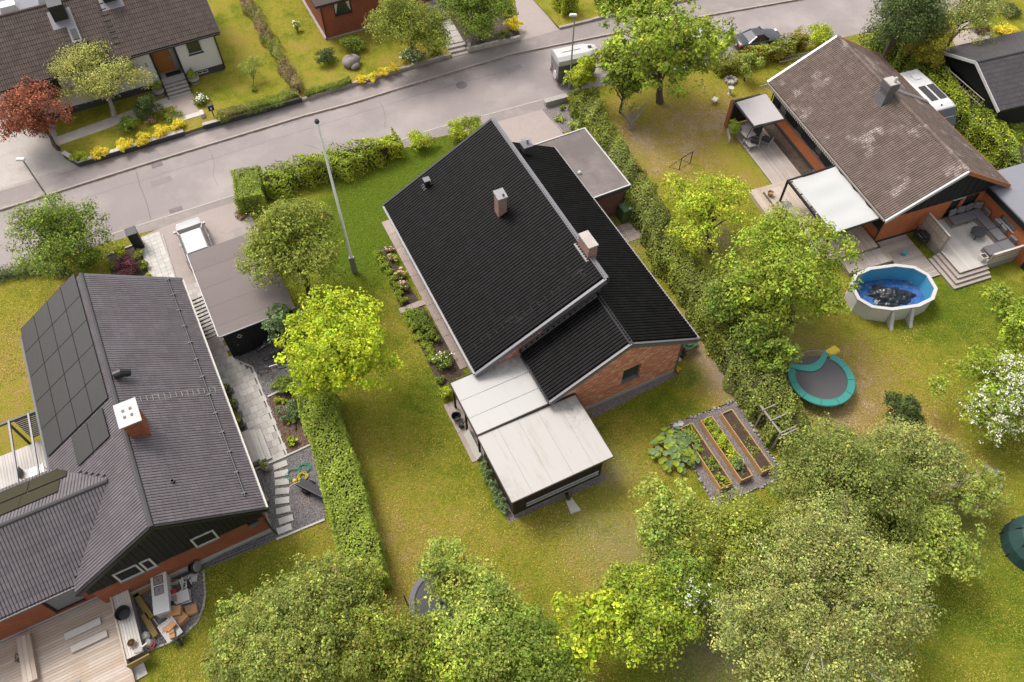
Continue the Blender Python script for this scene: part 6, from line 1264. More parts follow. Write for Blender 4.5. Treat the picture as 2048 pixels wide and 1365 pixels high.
sp = [(561,931),(563,948),(564,965),(565,983),(565,1002),(567,1021),(572,1040),(569,1059)]; an = [.38,.2,.1,.05,.1,.2,.3,.35]
for k,((x,y),a) in enumerate(zip(sp,an)):
    t = thing('stepping_stone',nth[k]+' pale stepping stone counting from the paved path','stepping stone',S(x,y,.0),a+.05,'stepping stones in the gravel'); MB().box(-.36,.36,-.17,.17,0,.05).build('slab','concrete_light',t)
ws = thing('entrance_steps','pale wooden entrance steps at the side door of the solar house','steps',LO,LZ)
for i in range(3): boards(ws,-.0,.35+.28*(3-i),3.95,5.9,.18*(i+1),'v','deck_pale',.14); MB().box(-.0,.33+.28*(3-i),3.97,5.88,0,.18*(i+1)-.03).build('riser','deck_pale',ws)
for k,(v,n_) in enumerate(((9.0,'first'),(7.95,'second'),(6.6,'third'))):
    t = thing('planter_box',n_+' square dark planter from the carport along the solar house wall','planter',LEFT.W(.28,v,.0),LZ,'dark planters along the house'); m = MB(); m.hexa([(-.2,-.2,0),(.2,-.2,0),(.2,.2,0),(-.2,.2,0)],[(-.25,-.25,.42),(.25,-.25,.42),(.25,.25,.42),(-.25,.25,.42)]); m.build('pot','grey_metal',t); MB().box(-.22,.22,-.22,.22,.42,.425).build('soil','soil',t)
    P,N,ti,cp = crown_points((0,0,.55),(.2,.2,.2),.09,2.2,4,clump=.1); leaf_obj('foliage',P,N,.09,PAL['fresh'],'leaf',t,tint=ti)
t = thing('plant_pot','white pot with leafy plant at the corner of the entrance steps','pot plant',S(532,938)); MB().lathe([(.15,0),(.2,.38),(.18,.38),(.14,.1)],14).build('pot','concrete_light',t); P,N,ti,cp = crown_points((0,0,.5),(.22,.22,.18),.12,2,4,clump=.1); leaf_obj('foliage',P,N,.12,PAL['green'],'leaf',t,tint=ti)
t = thing('plant_pot','small clay pot with green sprig beside the third dark planter','pot plant',S(484,872)); MB().lathe([(.1,0),(.13,.2),(.11,.2)],10).build('pot','concrete',t); P,N,ti,cp = crown_points((0,0,.28),(.12,.12,.12),.07,2,3,clump=.07); leaf_obj('foliage',P,N,.07,PAL['yellowgreen'],'leaf',t,tint=ti)
t = thing('stool','small weathered wooden crate on the gravel by the gable corner','crate',S(529,1002),.7); 
for i in range(4): MB().box(-.22,.22,-.22+i*.115,-.22+i*.115+.095,.22,.25).build('slat','old_wood',t)
MB().box(-.2,.2,-.2,.2,0,.22).build('box','old_wood',t)
# bicycles
def bicycle(label, p, rz_, fm, lean=.25):
    t = thing('bicycle',label,'bicycle',p,rz_); A = Matrix.Rotation(lean,4,'X')
    def tube(pts,r_,nm,mt,par): return MB().tube([A@Vector(q) for q in pts],r_,6).build(nm,mt,par)
    for x in (-.52,.52):
        w_ = tube([(x+.33*math.cos(a),0,.34+.33*math.sin(a)) for a in np.linspace(0,2*math.pi,21)],.022,'wheel','rubber',t)
        m = MB()
        for k in range(6): a = k*math.pi/6; m.tube([A@Vector((x+.32*math.cos(a),0,.34+.32*math.sin(a))),A@Vector((x-.32*math.cos(a),0,.34-.32*math.sin(a)))],.004,3)
        m.build('spokes','light_metal',w_)
    m = MB()
    for a,b in (((-.52,0,.34),(-.12,0,.30)),((-.12,0,.30),(-.22,0,.85)),((-.52,0,.34),(-.2,0,.75)),((-.12,0,.30),(.36,0,.72)),((-.2,0,.78),(.34,0,.84)),((.34,0,.95),(.52,0,.34))): m.tube([A@Vector(a),A@Vector(b)],.02,6)
    m.build('frame',fm,t); MB().box(-.36,-.12,-.07,.07,.87,.92,A).build('saddle','plastic_black',t,bevel=.02); tube([(.30,-.28,1.0),(.36,-.1,1.03),(.36,.1,1.03),(.30,.28,1.0)],.014,'handlebar','black_metal',t); tube([(-.12,-.12,.22),(-.12,.12,.38)],.015,'pedals','black_metal',t)
    return t
bicycle('red bicycle parked on the gravel under the yellow maple',S(548,742),.35,'car_red'); bicycle('white child bicycle against the black carport wall',S(538,690),.75,'plastic_white',.35); bicycle('green-handled bicycle half hidden under the yellow maple',S(556,712),.55,'black_metal',.3)
# hoses and the dark cart beside the hedge
def coil(nm,label,p,r_,n_,rt,mt,flat=.5,extra=None):
    t = thing(nm,label,'hose',p); m = MB(); pts = []
    for i in range(n_*14): a = i*2*math.pi/14; rr_ = r_*(1+.12*math.sin(i*.37)+.05*math.sin(i*1.9)); pts.append((rr_*math.cos(a)+.04*math.sin(i*.21),rr_*math.sin(a)*.9+.04*math.cos(i*.17),rt+.03*flat*(i/14)+.01*math.sin(i)))
    m.tube(pts,rt,5)
    if extra: m.tube(extra,rt,5)
    m.build('hose',mt,t); return t
coil('garden_hose','coiled bright orange garden hose on the gravel',S(606,955),.22,7,.018,'plastic_yellow'); coil('garden_hose','loose coil of green garden hose beside the orange one',S(609,938),.28,6,.013,'green_hose'); coil('garden_hose','pale green tangled hose left of the orange coil',S(588,950),.34,4,.012,'green_hose',.8)
t = thing('hose_loop','thin orange hose loop trailing across the gravel','hose',S(612,985)); MB().tube([(.05,.55,.02),(.02,.2,.02),(-.2,-.25,.02),(-.12,-.62,.02),(.1,-.68,.02),(.22,-.4,.02),(.08,.1,.02),(.12,.5,.02)],.012,5).build('hose','orange_hose',t)
t = thing('sprinkler','small yellow sprinkler head by the green hose','sprinkler',S(590,963)); MB().lathe([(.12,0),(.13,.08),(.05,.16)],10).build('head','plastic_yellow',t); MB().tube([(.1,-.25,.03),(0,0,.05),(-.3,-.25,.02)],.015).build('hose_end','plastic_red',t)
ct = thing('trailer_cart','dark flat cart with white handle standing against the hedge','cart',S(632,985),LZ-.95); MB().box(-.95,.75,-.22,.22,.34,.42).build('bed','plinth_dark',ct); MB().box(-.95,.75,-.26,-.22,.34,.6).build('side_board','plastic_black',ct); MB().tube([(-.4,-.35,.2),(-.4,.35,.2)],.2,12).build('wheels','rubber',ct); MB().tube([(-.9,0,.4),(-1.1,-.3,.5),(-1.15,-.5,.5)],.025).build('handle','white_paint',ct)
# mulch bed shrubs
for x,y,r_,h,pal,lab in ((566,768,24,.9,'green','green leafy shrub at the top of the mulch bed'),(580,820,25,.9,'bluegreen','rounded grey-green shrub in the mulch bed'),(555,800,11,.35,'yellowgreen','small yellow-green plant at the left of the mulch bed'),(586,883,14,.4,'yellowgreen','yellow-green clump at the near end of the mulch bed'),(583,842,8,.3,'mint','tiny pale plant in front of the grey-green shrub'),(568,800,7,.25,'yellowgreen','second tiny yellow-green plant in mulch')):
    shrub('shrub',lab,x,y,r_*1.1,h,pal,.09,2.6)
mb_ = thing('log_edge','dark log edging through the mulch bed','log',S(578,785)); MB().tube([(0,0,.05),S(592,860,.05)-S(578,785)],.06,6).build('log','dark_brown_wood',mb_)
for x,y,r_,h,pal,lab in ((250,535,30,1.1,'purple','purple-leaved shrub by the front path'),(240,505,16,.7,'yellowgreen','yellow-green shrub in the street bed'),(275,508,14,.5,'mint','pale shrub at the corner of the street bed'),(285,530,14,.6,'green','green shrub between purple shrub and path'),(296,552,10,.4,'yellowgreen','low yellow plant by the roof corner'),(222,530,13,.5,'green','small green shrub left of the purple one')): shrub('shrub',lab,x,y,r_*1.1,h,pal,.09,2.8)
shrub('shrub','green round shrub under the hawthorn at the left verge',175,520,36,1.4,'green',.11,2.8)
t = thing('wheelie_bin','tall black bin screen beside the front path','bin',S(279,493),LZ); MB().box(-.3,.3,-.33,.33,0,1.35).build('body','plastic_black',t,bevel=.02); MB().box(-.33,.33,-.36,.36,1.35,1.42).build('lid','plastic_black',t,bevel=.02)
# deck of the left house, bench, kitchen bench and clutter
dk = deck('deck','large pale timber deck in the bottom left corner',LEFT,-15.5,-7.62,-5.2,.6,.30,'u','deck_warm')
for q,(l_,w_) in (((-9.2,-.55,.33),(1.6,.32)),((-9.05,-1.25,.33),(1.6,.32))): 
    t = thing('deck_plank','loose pale '+('upper' if q[1]>-1 else 'lower')+' plank stack lying on the timber deck','plank',LEFT.W(*q),LZ); MB().box(-l_/2,l_/2,-w_/2,w_/2,0,.10).build('plank','deck_pale',t)
kb = thing('deck_bench','long wooden bench box along the right edge of the deck','bench',LO,LZ); boards(kb,-7.6,-6.85,-3.0,.35,.78,'v','deck_pale',.12); MB().box(-7.55,-6.9,-2.95,.3,.0,.75).build('box','old_wood',kb); MB().box(-7.68,-7.6,-3.3,.45,.3,.85).build('side_rail','deck_warm',kb)
t = thing('side_bench','low wooden step bench at the left part of the deck','bench',LO,LZ); boards(t,-11.9,-11.3,-1.9,.3,.62,'v','deck_warm',.15); MB().box(-11.85,-11.35,-1.85,.25,.3,.59).build('box','deck_warm',t)
t = thing('bucket','large black mortar tub on the deck bench','tub',LEFT.W(-7.25,-.95,.78)); MB().lathe([(.25,0),(.34,.26),(.36,.26),(.32,.24),(.24,.03)],18).build('tub','plastic_black',t)
t = thing('basket','small brown wicker basket on the near end of the deck bench','basket',LEFT.W(-7.2,-2.45,.78)); MB().lathe([(.13,0),(.19,.2),(.17,.2),(.12,.03)],14).build('basket','wicker',t); MB().lathe([(.0,.12),(.12,.14),(.05,.2)],8).build('contents','soil',t)
t = thing('work_gloves','grey cloth and bottle lying beside the wicker basket','cloth',LEFT.W(-7.05,-2.85,.78),.3); MB().box(-.15,.2,-.12,.1,0,.06).build('cloth','cloth_grey',t,bevel=.03); MB().tube([(.2,.1,.05),(.42,.2,.05)],.045,8).build('bottle','plastic_white',t)
sk_ = thing('sink_bench','white outdoor kitchen bench with double steel sink by the gable','kitchen bench',LEFT.W(-5.55,-.75,0),LZ+1.42-math.pi/2-.0); 
MB().box(-.36,.36,-.98,.98,.82,.88).build('worktop','plastic_white',sk_); MB().box(-.32,.32,-.94,.94,.06,.82).build('cabinet','plastic_white',sk_)
for v in (.62,.12): b_2 = MB().box(-.24,.2,v-.22,v+.22,.878,.886).build('sink','chrome',sk_); MB().box(-.2,.16,v-.18,v+.18,.886,.889).build('bowl','zinc',b_2); MB().lathe([(.035,.889),(.035,.893)],8,(-.02,v)).build('drain','black_metal',b_2)
t = thing('black_kettle','round black pan at the near end of the white kitchen bench','pan',S(346,1218)); MB().lathe([(.16,0),(.22,.2),(.24,.45),(.2,.5),(.1,.46)],14).build('pot','plastic_black',t); MB().lathe([(.1,.47),(.1,.5)],10).build('lid','grey_metal',t)
wb = thing('wheelbarrow','steel wheelbarrow full of timber offcuts on the patio gravel','wheelbarrow',LEFT.W(-5.6,-2.55,0),LZ-1.3); m = MB(); m.hexa([(-.3,-.24,.3),(.3,-.24,.3),(.3,.24,.3),(-.3,.24,.3)],[(-.5,-.36,.6),(.46,-.36,.58),(.46,.36,.58),(-.5,.36,.6)]); m.build('tray','zinc',wb); MB().tube([(.6,-.04,.2),(.6,.04,.2)],.19,14).build('wheel','rubber',wb)
for s in (-.3,.3): MB().tube([(.6,s*.3,.2),(-.2,s,.34),(-1.05,s*1.1,.5)],.02).build('handle','light_metal',wb)
MB().tube([(-.5,-.36,.61),(.46,-.36,.59),(.46,.36,.59),(-.5,.36,.61),(-.5,-.36,.61)],.02).build('rim','light_metal',wb)
for i in range(7): 
    t = thing('timber_offcut',nth[i]+' orange timber offcut heaped in the steel wheelbarrow','timber',LEFT.W(-5.6+random.uniform(-.15,.15),-2.55+random.uniform(-.25,.25),.42+.05*i),random.uniform(0,3),'offcuts in the wheelbarrow'); MB().box(-.22,.22,-.12,.12,0,.09).build('block','cardboard',t,bevel=.01)
for i,(x,y,a,h) in enumerate(((357,1228,.2,.5),(366,1240,.9,.35),(385,1222,.4,.2),(350,1236,.5,.3))):
    t = thing('brick_stack',('tall','open','flat','small')[i]+' brown cardboard box among the patio clutter','box',S(x,y),a); MB().box(-.26,.26,-.22,.22,0,h).build('carton','cardboard',t); MB().box(-.27,0,-.02,.25,h,h+.015).build('flap','firewood',t)
pt_ = thing('pallet_sheet','stack of white foil insulation panels on the patio gravel','panels',S(362,1200),.32)
for i in range(3): MB().box(-.5+.03*i,.5-.02*i,-.3+.02*i,.3,.1+i*.06,.15+i*.06).build('panel','plastic_white' if i%2==0 else 'zinc',pt_,rz=.05*i)
MB().box(-.45,-.1,-.1,.2,.27,.32).build('scrap','old_wood',pt_)
t = thing('metal_scrap','tangle of black and white metal offcuts on the patio','scrap',S(372,1172),.3); m = MB()
for i in range(16): m.bar((random.uniform(-.3,.3),random.uniform(-.4,.4),random.uniform(.02,.2)),(random.uniform(-.3,.3),random.uniform(-.4,.4),random.uniform(.02,.25)),.06,.015)
m.build('strips','plinth_dark',t); m = MB()
for i in range(12): m.bar((random.uniform(-.3,.3),random.uniform(-.4,.4),random.uniform(.05,.25)),(random.uniform(-.3,.3),random.uniform(-.4,.4),random.uniform(.05,.25)),.05,.012)
m.build('strips','plastic_white',t)
t = thing('garden_tools','two wooden-shafted tools lying beside the kitchen bench','tools',S(345,1172)); MB().tube([(-.3,.1,.3),(.35,.2,.35)],.02).build('shaft','sleeper_yellow',t); MB().tube([(-.25,-.15,.3),(.4,-.02,.32)],.02).build('shaft','sleeper_yellow',t)
t = thing('petrol_can','red fuel can beside the kitchen bench','fuel can',S(350,1187),.4); MB().box(-.16,.16,-.1,.1,0,.34).build('can','plastic_red',t,bevel=.04); MB().tube([(-.1,0,.34),(-.06,0,.42),(.06,0,.42),(.1,0,.34)],.015).build('handle','plastic_red',t)
t = thing('paving_slab_loose','single pale square slab on the patio gravel','slab',S(388,1158),.1); MB().box(-.16,.16,-.16,.16,0,.05).build('slab','concrete_light',t)
t = thing('paving_slab_loose','pale rectangular step slab at the deck end','slab',S(277,1336),LZ+.1); MB().box(-.28,.28,-.5,.5,0,.08).build('slab','concrete_light',t)
for k,(u,v,rz_,l_) in enumerate(((-6.45,.05,.1,.9),(-6.55,-.7,-1.3,1.5),(-6.5,-1.7,-1.35,1.3))): t = thing('timber_sleeper',('short','middle','long')[k]+' yellow treated timber lying between bench and gravel','timber',LEFT.W(u,v,0),LZ+rz_); MB().box(-l_/2,l_/2,-.13,.13,0,.22).build('beam','sleeper_yellow',t)
t = thing('plastic_bags','crumpled white bags beside the deck bench end','bags',S(292,1275)); 
for i,(x,y,s) in enumerate(((0,0,.25),(.25,-.3,.22),(.05,-.55,.18))): MB().lathe([(s*.7,0),(s,.12),(s*.7,.28),(.05,.36)],7,(x,y)).build('bag','plastic_white',t)
t = thing('crate','blue and red plastic crate beside the deck bench end','crate',S(278,1278),LZ); MB().box(-.2,.2,-.35,.0,0,.3).build('lower_box','plastic_blue',t); MB().box(-.2,.2,.02,.25,0,.26).build('upper_box','plastic_red',t)
t = thing('red_funnel','red plastic bucket near the end of the deck bench','bucket',S(306,1292)); MB().lathe([(.12,0),(.17,.24),(.15,.24),(.1,.03)],12).build('pail','plastic_red',t)
t = thing('timber_box','yellow board leaning across the end of the deck bench','board',LEFT.W(-7.15,-3.25,.45),LZ+.05); MB().box(-.5,.5,-.03,.03,-.15,.35).build('board','sleeper_yellow',t)
km = thing('kamado_grill','black egg-shaped grill standing open by the brick gable','grill',S(393,1142)); MB().lathe([(.14,.0),(.2,.1),(.25,.35),(.24,.55),(.22,.55),(.2,.4)],16).build('bowl','plastic_black',km); MB().lathe([(.25,.0),(.27,.02),(.25,.04)],20,(0,0),Matrix.Translation((.22,.0,.62))@Matrix.Rotation(1.2,4,'Y')).build('ring','light_metal',km); MB().lathe([(.26,0),(.22,.15),(.1,.26),(.02,.28)],16,(0,0),Matrix.Translation((.2,.0,.62))@Matrix.Rotation(-1.9,4,'Y')).build('lid','plastic_black',km)
for k in range(3): a = k*2.1; MB().tube([(.14*math.cos(a),.14*math.sin(a),.1),(.3*math.cos(a),.3*math.sin(a),0)],.02).build('leg','black_metal',km)
ladder('ladder','aluminium ladder lying on the gravel along the solar house gable, wide one',S(422,1128,.06),S(545,1076,.06),.40,14,side=(.3,.95,0)); ladder('ladder','narrow second ladder section lying on top of the gable ladder',S(430,1118,.13),S(510,1086,.13),.32,9,side=(.3,.95,0))
t = thing('cellar_hatch','grey cellar hatch frame at the foot of the gable','hatch',LEFT.W(-4.6,-.25,0),LZ); MB().box(-.75,.75,-.08,.08,0,.12).build('frame','plinth_grey',t); MB().box(-.7,.7,.0,.28,0,.04).build('grate','plinth_dark',t)
cb = thing('cable_tangle','tangle of black cable on the left part of the deck','cable',LEFT.W(-12.0,-.6,.31)); m = MB(); pts = [(random.gauss(0,.22),random.gauss(0,.2),random.uniform(.0,.06)) for _ in range(26)]; m.tube(pts,.012,4); m.build('cable','plastic_black',cb)
tb = thing('paddling_pool','bright blue folded plastic paddling pool at the bottom edge','paddling pool',LEFT.W(-10.15,-3.3,.3),LZ+.3)
for i,(a,b) in enumerate((((-.5,-.3,.12),(.45,.35,.2)),((.0,-.5,.12),(.5,.3,.2)),((-.6,-.6,.1),(-.2,.2,.15)))): MB().tube([a,Vector(a).lerp(Vector(b),.5)+Vector((0,0,.1)),b],[.10,.17,.1],10).build('ring','plastic_cyan',tb,smooth=True)
MB().box(-.6,.5,-.6,.25,0,.09).build('sheet','plastic_cyan',tb,bevel=.04)
fw = thing('log_pile','small stack of split firewood beside the hedge','firewood',S(672,1150),LZ+.35)
lg = MB().tube([(0,-.28,0),(0,.28,0)],.055,6).mesh('log','firewood')
for j in range(5):
    for i in range(7): link('log',lg,fw,(-.4+i*.115+random.uniform(-.01,.01),random.uniform(-.04,.04),.06+j*.105),random.uniform(-.05,.05))
# far terrace left of the solar house
deck('deck','pale terrace deck behind the wing at the left edge',LEFT,-15,-8.45,6.7,10.6,.22,'v','deck_pale')
pg = thing('terrace_pergola','dark metal pergola frame with slatted screen at the left edge','pergola',LO,LZ)
MB().bar((-15,10.85,2.3),(-8.5,10.85,2.3),.12,.14).build('front_beam','black_metal',pg)
for u in (-8.95,-9.9,-11.2,-12.6): MB().bar((u,10.85,2.34),(u,6.6,2.6),.09,.12).build('beam','grey_metal',pg)
for u in (-10.0,-12.8): MB().bar((u,10.85,0),(u,10.85,2.25),.1).build('post','black_metal',pg)
for i in range(12): MB().bar((-9.75,10.9,.35+i*.155),(-8.55,10.9,.35+i*.155),.03,.10).build('slat','black_metal',pg)
def fchair(label,u,v,rz_):
    t = thing('terrace_chair',label,'chair',LEFT.W(u,v,.22),LZ+rz_,'grey chairs on the far terrace'); MB().box(-.25,.25,-.25,.25,.40,.44).build('seat','zinc',t); MB().box(-.25,.25,.22,.26,.44,.9).build('backrest','zinc',t)
    for q in ((-.22,-.22),(.22,-.22),(-.22,.22),(.22,.22)): MB().tube([(*q,0),(*q,.4)],.016).build('leg','white_paint',t)
fchair('grey metal chair under the terrace pergola, farther one',-10.2,8.6,1.2); fchair('grey metal chair under the terrace pergola, nearer one',-10.25,7.8,1.9)
t = thing('terrace_table','white frame table between the terrace chairs','table',LEFT.W(-9.6,8.1,.22),LZ); MB().box(-.35,.35,-.5,.5,.7,.73).build('table_top','glass_pale',t)
for q in ((-.3,-.45),(.3,-.45),(-.3,.45),(.3,.45)): MB().tube([(*q,0),(*q,.7)],.02).build('leg','white_paint',t)

# ------------------------------------------------------------------ vehicles (built pointing along +X)
def wheels(t, xs, w_, r_=.31, rim='light_metal'):
    for x in xs:
        for s in (-1,1):
            y = s*(w_/2-.10); ty = MB().lathe([(r_*.62,-.10),(r_*.95,-.10),(r_,-.06),(r_,.06),(r_*.95,.10),(r_*.62,.10)],18,(0,0),Matrix.Translation((x,y,r_))@Matrix.Rotation(math.pi/2,4,'X')).build('wheel','rubber',t)
            MB().lathe([(.05,-.085),(r_*.62,-.09),(r_*.62,.09),(.05,.085)],10,(0,0),Matrix.Translation((x,y,r_))@Matrix.Rotation(math.pi/2,4,'X')).build('rim',rim,ty)
def car(label, loc, rz_, L, W_, H_, paint, prof, cab, roofpaint=None, cat='car', name='parked_car'):
    t = thing(name, label, cat, loc, rz_); w = W_/2; rings = []
    for fx,fw,zt,zb in prof:                                    # stations: x fraction, width factor, top height, bottom height
        x = fx*L; ww = w*fw; rings.append([(x,-ww*.94,zb),(x,-ww,zb+.16),(x,-ww,zt-.2),(x,-ww*.95,zt-.06),(x,-ww*.72,zt),(x,0,zt+.02),(x,ww*.72,zt),(x,ww*.95,zt-.06),(x,ww,zt-.2),(x,ww,zb+.16),(x,ww*.94,zb),(x,0,zb)])
    MB().loft(rings).build('body',paint,t,smooth=True,sub=1)
    b0,b1,t0,t1,wb,wt = cab; zb = max(p[2] for p in prof)-.05        # greenhouse: rear/front at belt, rear/front at roof
    def q(x,y,z): return (x*L,y*w,z)
    MB().hexa([q(b0,-wb,zb),q(b1,-wb,zb),q(b1,wb,zb),q(b0,wb,zb)],[q(t0,-wt,H_-.05),q(t1,-wt,H_-.05),q(t1,wt,H_-.05),q(t0,wt,H_-.05)]).build('windows','car_glass',t)
    rp = MB(); k = [q(t0-.005,-wt*.97,H_-.06),q(t1+.01,-wt*.97,H_-.06),q(t1+.01,wt*.97,H_-.06),q(t0-.005,wt*.97,H_-.06)]; rp.hexa(k,[(a*.985,b*.94,H_+.01) for a,b,c_ in k]); rp.build('roof',roofpaint or paint,t,bevel=.02)
    m = MB()
    for s in (-1,1):
        m.bar(q(b1,s*wb*1.0,zb),q(t1,s*wt*1.0,H_-.03),.06,.05); m.bar(q(b0,s*wb,zb),q(t0,s*wt,H_-.03),.12,.05); mid = (b0+b1)/2; m.bar(q(mid,s*wb*1.0,zb),q((t0+t1)/2,s*wt,H_-.03),.06,.03)
    m.build('pillars',paint,t)
    wheels(t,(-.30*L,.31*L),W_)
    for s in (-1,1):
        MB().box(.30*L*0+b1*L-.28,b1*L-.1,s*(w+.02)-.09,s*(w+.02)+.09,zb,zb+.14).build('mirror',paint,t,bevel=.03)
        MB().box(L*.43,L*.478,s*w*.62-.15,s*w*.62+.15,.56,.66).build('headlight','lamp_clear',t,bevel=.03); MB().box(-L*.497,-L*.47,s*w*.74-.14,s*w*.74+.14,.62,.78).build('tail_light','lamp_red',t,bevel=.02)
        MB().box(-.02,.14,s*w*1.0-.015,s*w*1.0+.015,zb-.16,zb-.12).build('door_handle','light_metal',t)
    MB().box(-L*.502,-L*.49,-.26,.26,.5,.62).build('number_plate','plastic_white',t); MB().box(L*.47,L*.505,-w*.6,w*.6,.32,.5).build('grille','plastic_black',t)
    return t
HATCH = [(-.495,.84,.72,.34),(-.47,.92,.9,.26),(-.35,.98,.98,.22),(-.1,1,.98,.2),(.15,1,.97,.2),(.27,.99,.95,.21),(.40,.95,.84,.24),(.47,.86,.70,.28),(.495,.74,.58,.34)]
SPORT = [(-.495,.80,.66,.36),(-.46,.92,.84,.26),(-.33,1,.86,.2),(-.1,.96,.84,.18),(.12,.96,.84,.18),(.26,1,.82,.18),(.38,.97,.73,.22),(.46,.86,.60,.26),(.495,.7,.50,.3)]
car('white hatchback parked half under the flat-roofed carport',LEFT.W(1.62,20.2,.018),LEFT.rz+math.pi/2,4.35,1.8,1.5,'car_white',HATCH,(-.42,.275,-.36,.04,.92,.74))
car('small grey sports coupe parked at the kerb behind the hedge',BG.W(35.0,45.95,.012),R(17),3.95,1.74,1.22,'car_grey',SPORT,(-.30,.17,-.13,.03,.80,.60))
car('dark red car hidden under the walnut in front of the trailer',BG.W(25.0,46.3,.012),R(17),4.3,1.78,1.5,'car_red',HATCH,(-.42,.22,-.36,.08,.92,.72))
car('white car half hidden behind the walnut tree on the road',BG.W(30.2,46.9,.012),R(17),4.4,1.8,1.5,'car_white',HATCH,(-.42,.22,-.36,.08,.92,.72))
# horse trailer
ht = thing('horse_trailer','grey and white horse trailer parked on the road','trailer',BG.W(18.5,46.65,.012),R(18))
w_ = .8; prof2 = [(-w_,.45),(-w_,1.85),(-w_*.92,2.25),(-w_*.5,2.36),(w_*.5,2.36),(w_*.92,2.25),(w_,1.85),(w_,.45)]
lo = [(-w_,.4),(-w_,1.85),(w_,1.85),(w_,.4)]
m = MB(); m.hexa([(0,-w_,.4),(2.35,-w_,.4),(2.35,w_,.4),(0,w_,.4)],[(0,-w_,1.85),(2.35,-w_,1.85),(2.35,w_,1.85),(0,w_,1.85)]); m.hexa([(2.35,-w_,.4),(3.1,-.35,.4),(3.1,.35,.4),(2.35,w_,.4)],[(2.35,-w_,1.85),(3.05,-.4,1.85),(3.05,.4,1.85),(2.35,w_,1.85)]); m.build('body','trailer_grey',ht)
m = MB(); m.loft([[(x,y*s,z if x < 3 else z-.04) for y,z in ((-w_*1.01,1.82),(-w_*.97,2.18),(-w_*.6,2.36),(w_*.6,2.36),(w_*.97,2.18),(w_*1.01,1.82))] for x,s in ((-.05,1),(2.35,1),(2.8,.72),(3.1,.45))]); m.build('roof','white_paint',ht)
MB().box(.5,1.9,-.02,.02,2.37,2.385).build('roof_seam','grey_metal',ht); MB().box(2.5,2.75,-.12,.12,2.36,2.42).build('roof_vent','plastic_black',ht)
r_ = MB().box(-.05,0,-w_*.95,w_*.95,.42,1.35).build('ramp','zinc',ht); MB().box(-.09,-.05,-.5,-.45,.45,1.3).build('bar','light_metal',r_); MB().box(-.09,-.05,.45,.5,.45,1.3).build('bar','light_metal',r_); MB().box(-.05,.02,-w_*.98,w_*.98,1.4,1.85).build('rear_door','light_metal',ht)
MB().lathe([(.12,-.06),(.3,-.06),(.31,.06),(.12,.06)],16,(0,0),Matrix.Translation((-.1,-.35,.85))@Matrix.Rotation(math.pi/2,4,'Y')).build('spare_wheel','plastic_white',ht)
for s in (-1,1): MB().box(-.08,-.02,s*w_-.08*s-.05,s*w_-.08*s+.05,.45,.7).build('tail_light','lamp_red',ht); MB().box(.9,1.9,s*(w_+.08)-.12,s*(w_+.08)+.12,.6,.68).build('mudguard','plastic_black',ht)
wheels(ht,(1.05,1.7),1.9,.29,'white_paint'); MB().tube([(3.05,0,.45),(4.1,0,.45)],.05).build('drawbar','black_metal',ht); MB().tube([(3.9,0,0),(3.9,0,.7)],.03).build('jockey_wheel','light_metal',ht)
MB().box(-.02,2.3,-w_*1.012,w_*1.012,1.28,1.32).build('trim_strip','light_metal',ht)
# camper van
cv = thing('camper_van','tall white and cream camper van beside the brown-roofed house','van',RIGHT.W(9.62,8.55,0),RZ-math.pi/2)
rings = []
for x,ww,zt,zb in ((-2.95,.86,2.35,.45),(-2.85,.93,2.62,.35),(-1.5,.98,2.68,.3),(1.0,.98,2.68,.3),(1.35,.97,2.60,.3),(1.75,.95,2.05,.3),(2.05,.94,1.35,.3),(2.6,.90,1.1,.32),(2.9,.78,.85,.4)):
    rings.append([(x,-ww,zb),(x,-ww,zt-.45 if zt > 1.5 else zt-.25),(x,-ww*.93,zt-.12),(x,-ww*.7,zt),(x,ww*.7,zt),(x,ww*.93,zt-.12),(x,ww,zt-.45 if zt > 1.5 else zt-.25),(x,ww,zb)])
MB().loft(rings).build('body','van_white',cv,smooth=False,bevel=.03)
for s in (-1,1): MB().box(-2.9,.9,s*.985-.012,s*.985+.012,.4,2.1).build('side_panel','cream_paint',cv)
MB().hexa([(1.40,-.78,2.52),(1.40,.78,2.52),(2.02,.86,1.42),(2.02,-.86,1.42)],[(1.46,-.78,2.56),(1.46,.78,2.56),(2.08,.86,1.46),(2.08,-.86,1.46)]).build('windscreen','car_glass',cv)
for s in (-1,1): MB().box(.4,1.4,s*.99-.02,s*.99+.02,1.4,2.0).build('side_window','car_glass',cv); MB().box(1.7,1.85,s*1.1-.1,s*1.1+.1,1.35,1.7).build('mirror','plastic_black',cv,bevel=.03); MB().box(2.72,2.88,s*.6-.15,s*.6+.15,.65,.82).build('headlight','lamp_clear',cv)
for y in (-.32,.38): MB().box(-1.0,.55,y-.26,y+.26,2.69,2.72).build('solar_panel','solar_cell',cv)
MB().box(-2.3,-1.75,-.28,.28,2.68,2.72).build('roof_hatch','plastic_white',cv); MB().lathe([(.05,2.66),(.05,2.74)],8,(1.1,-.2)).build('aerial','plastic_black',cv); wheels(cv,(-1.9,1.75),1.95,.34)

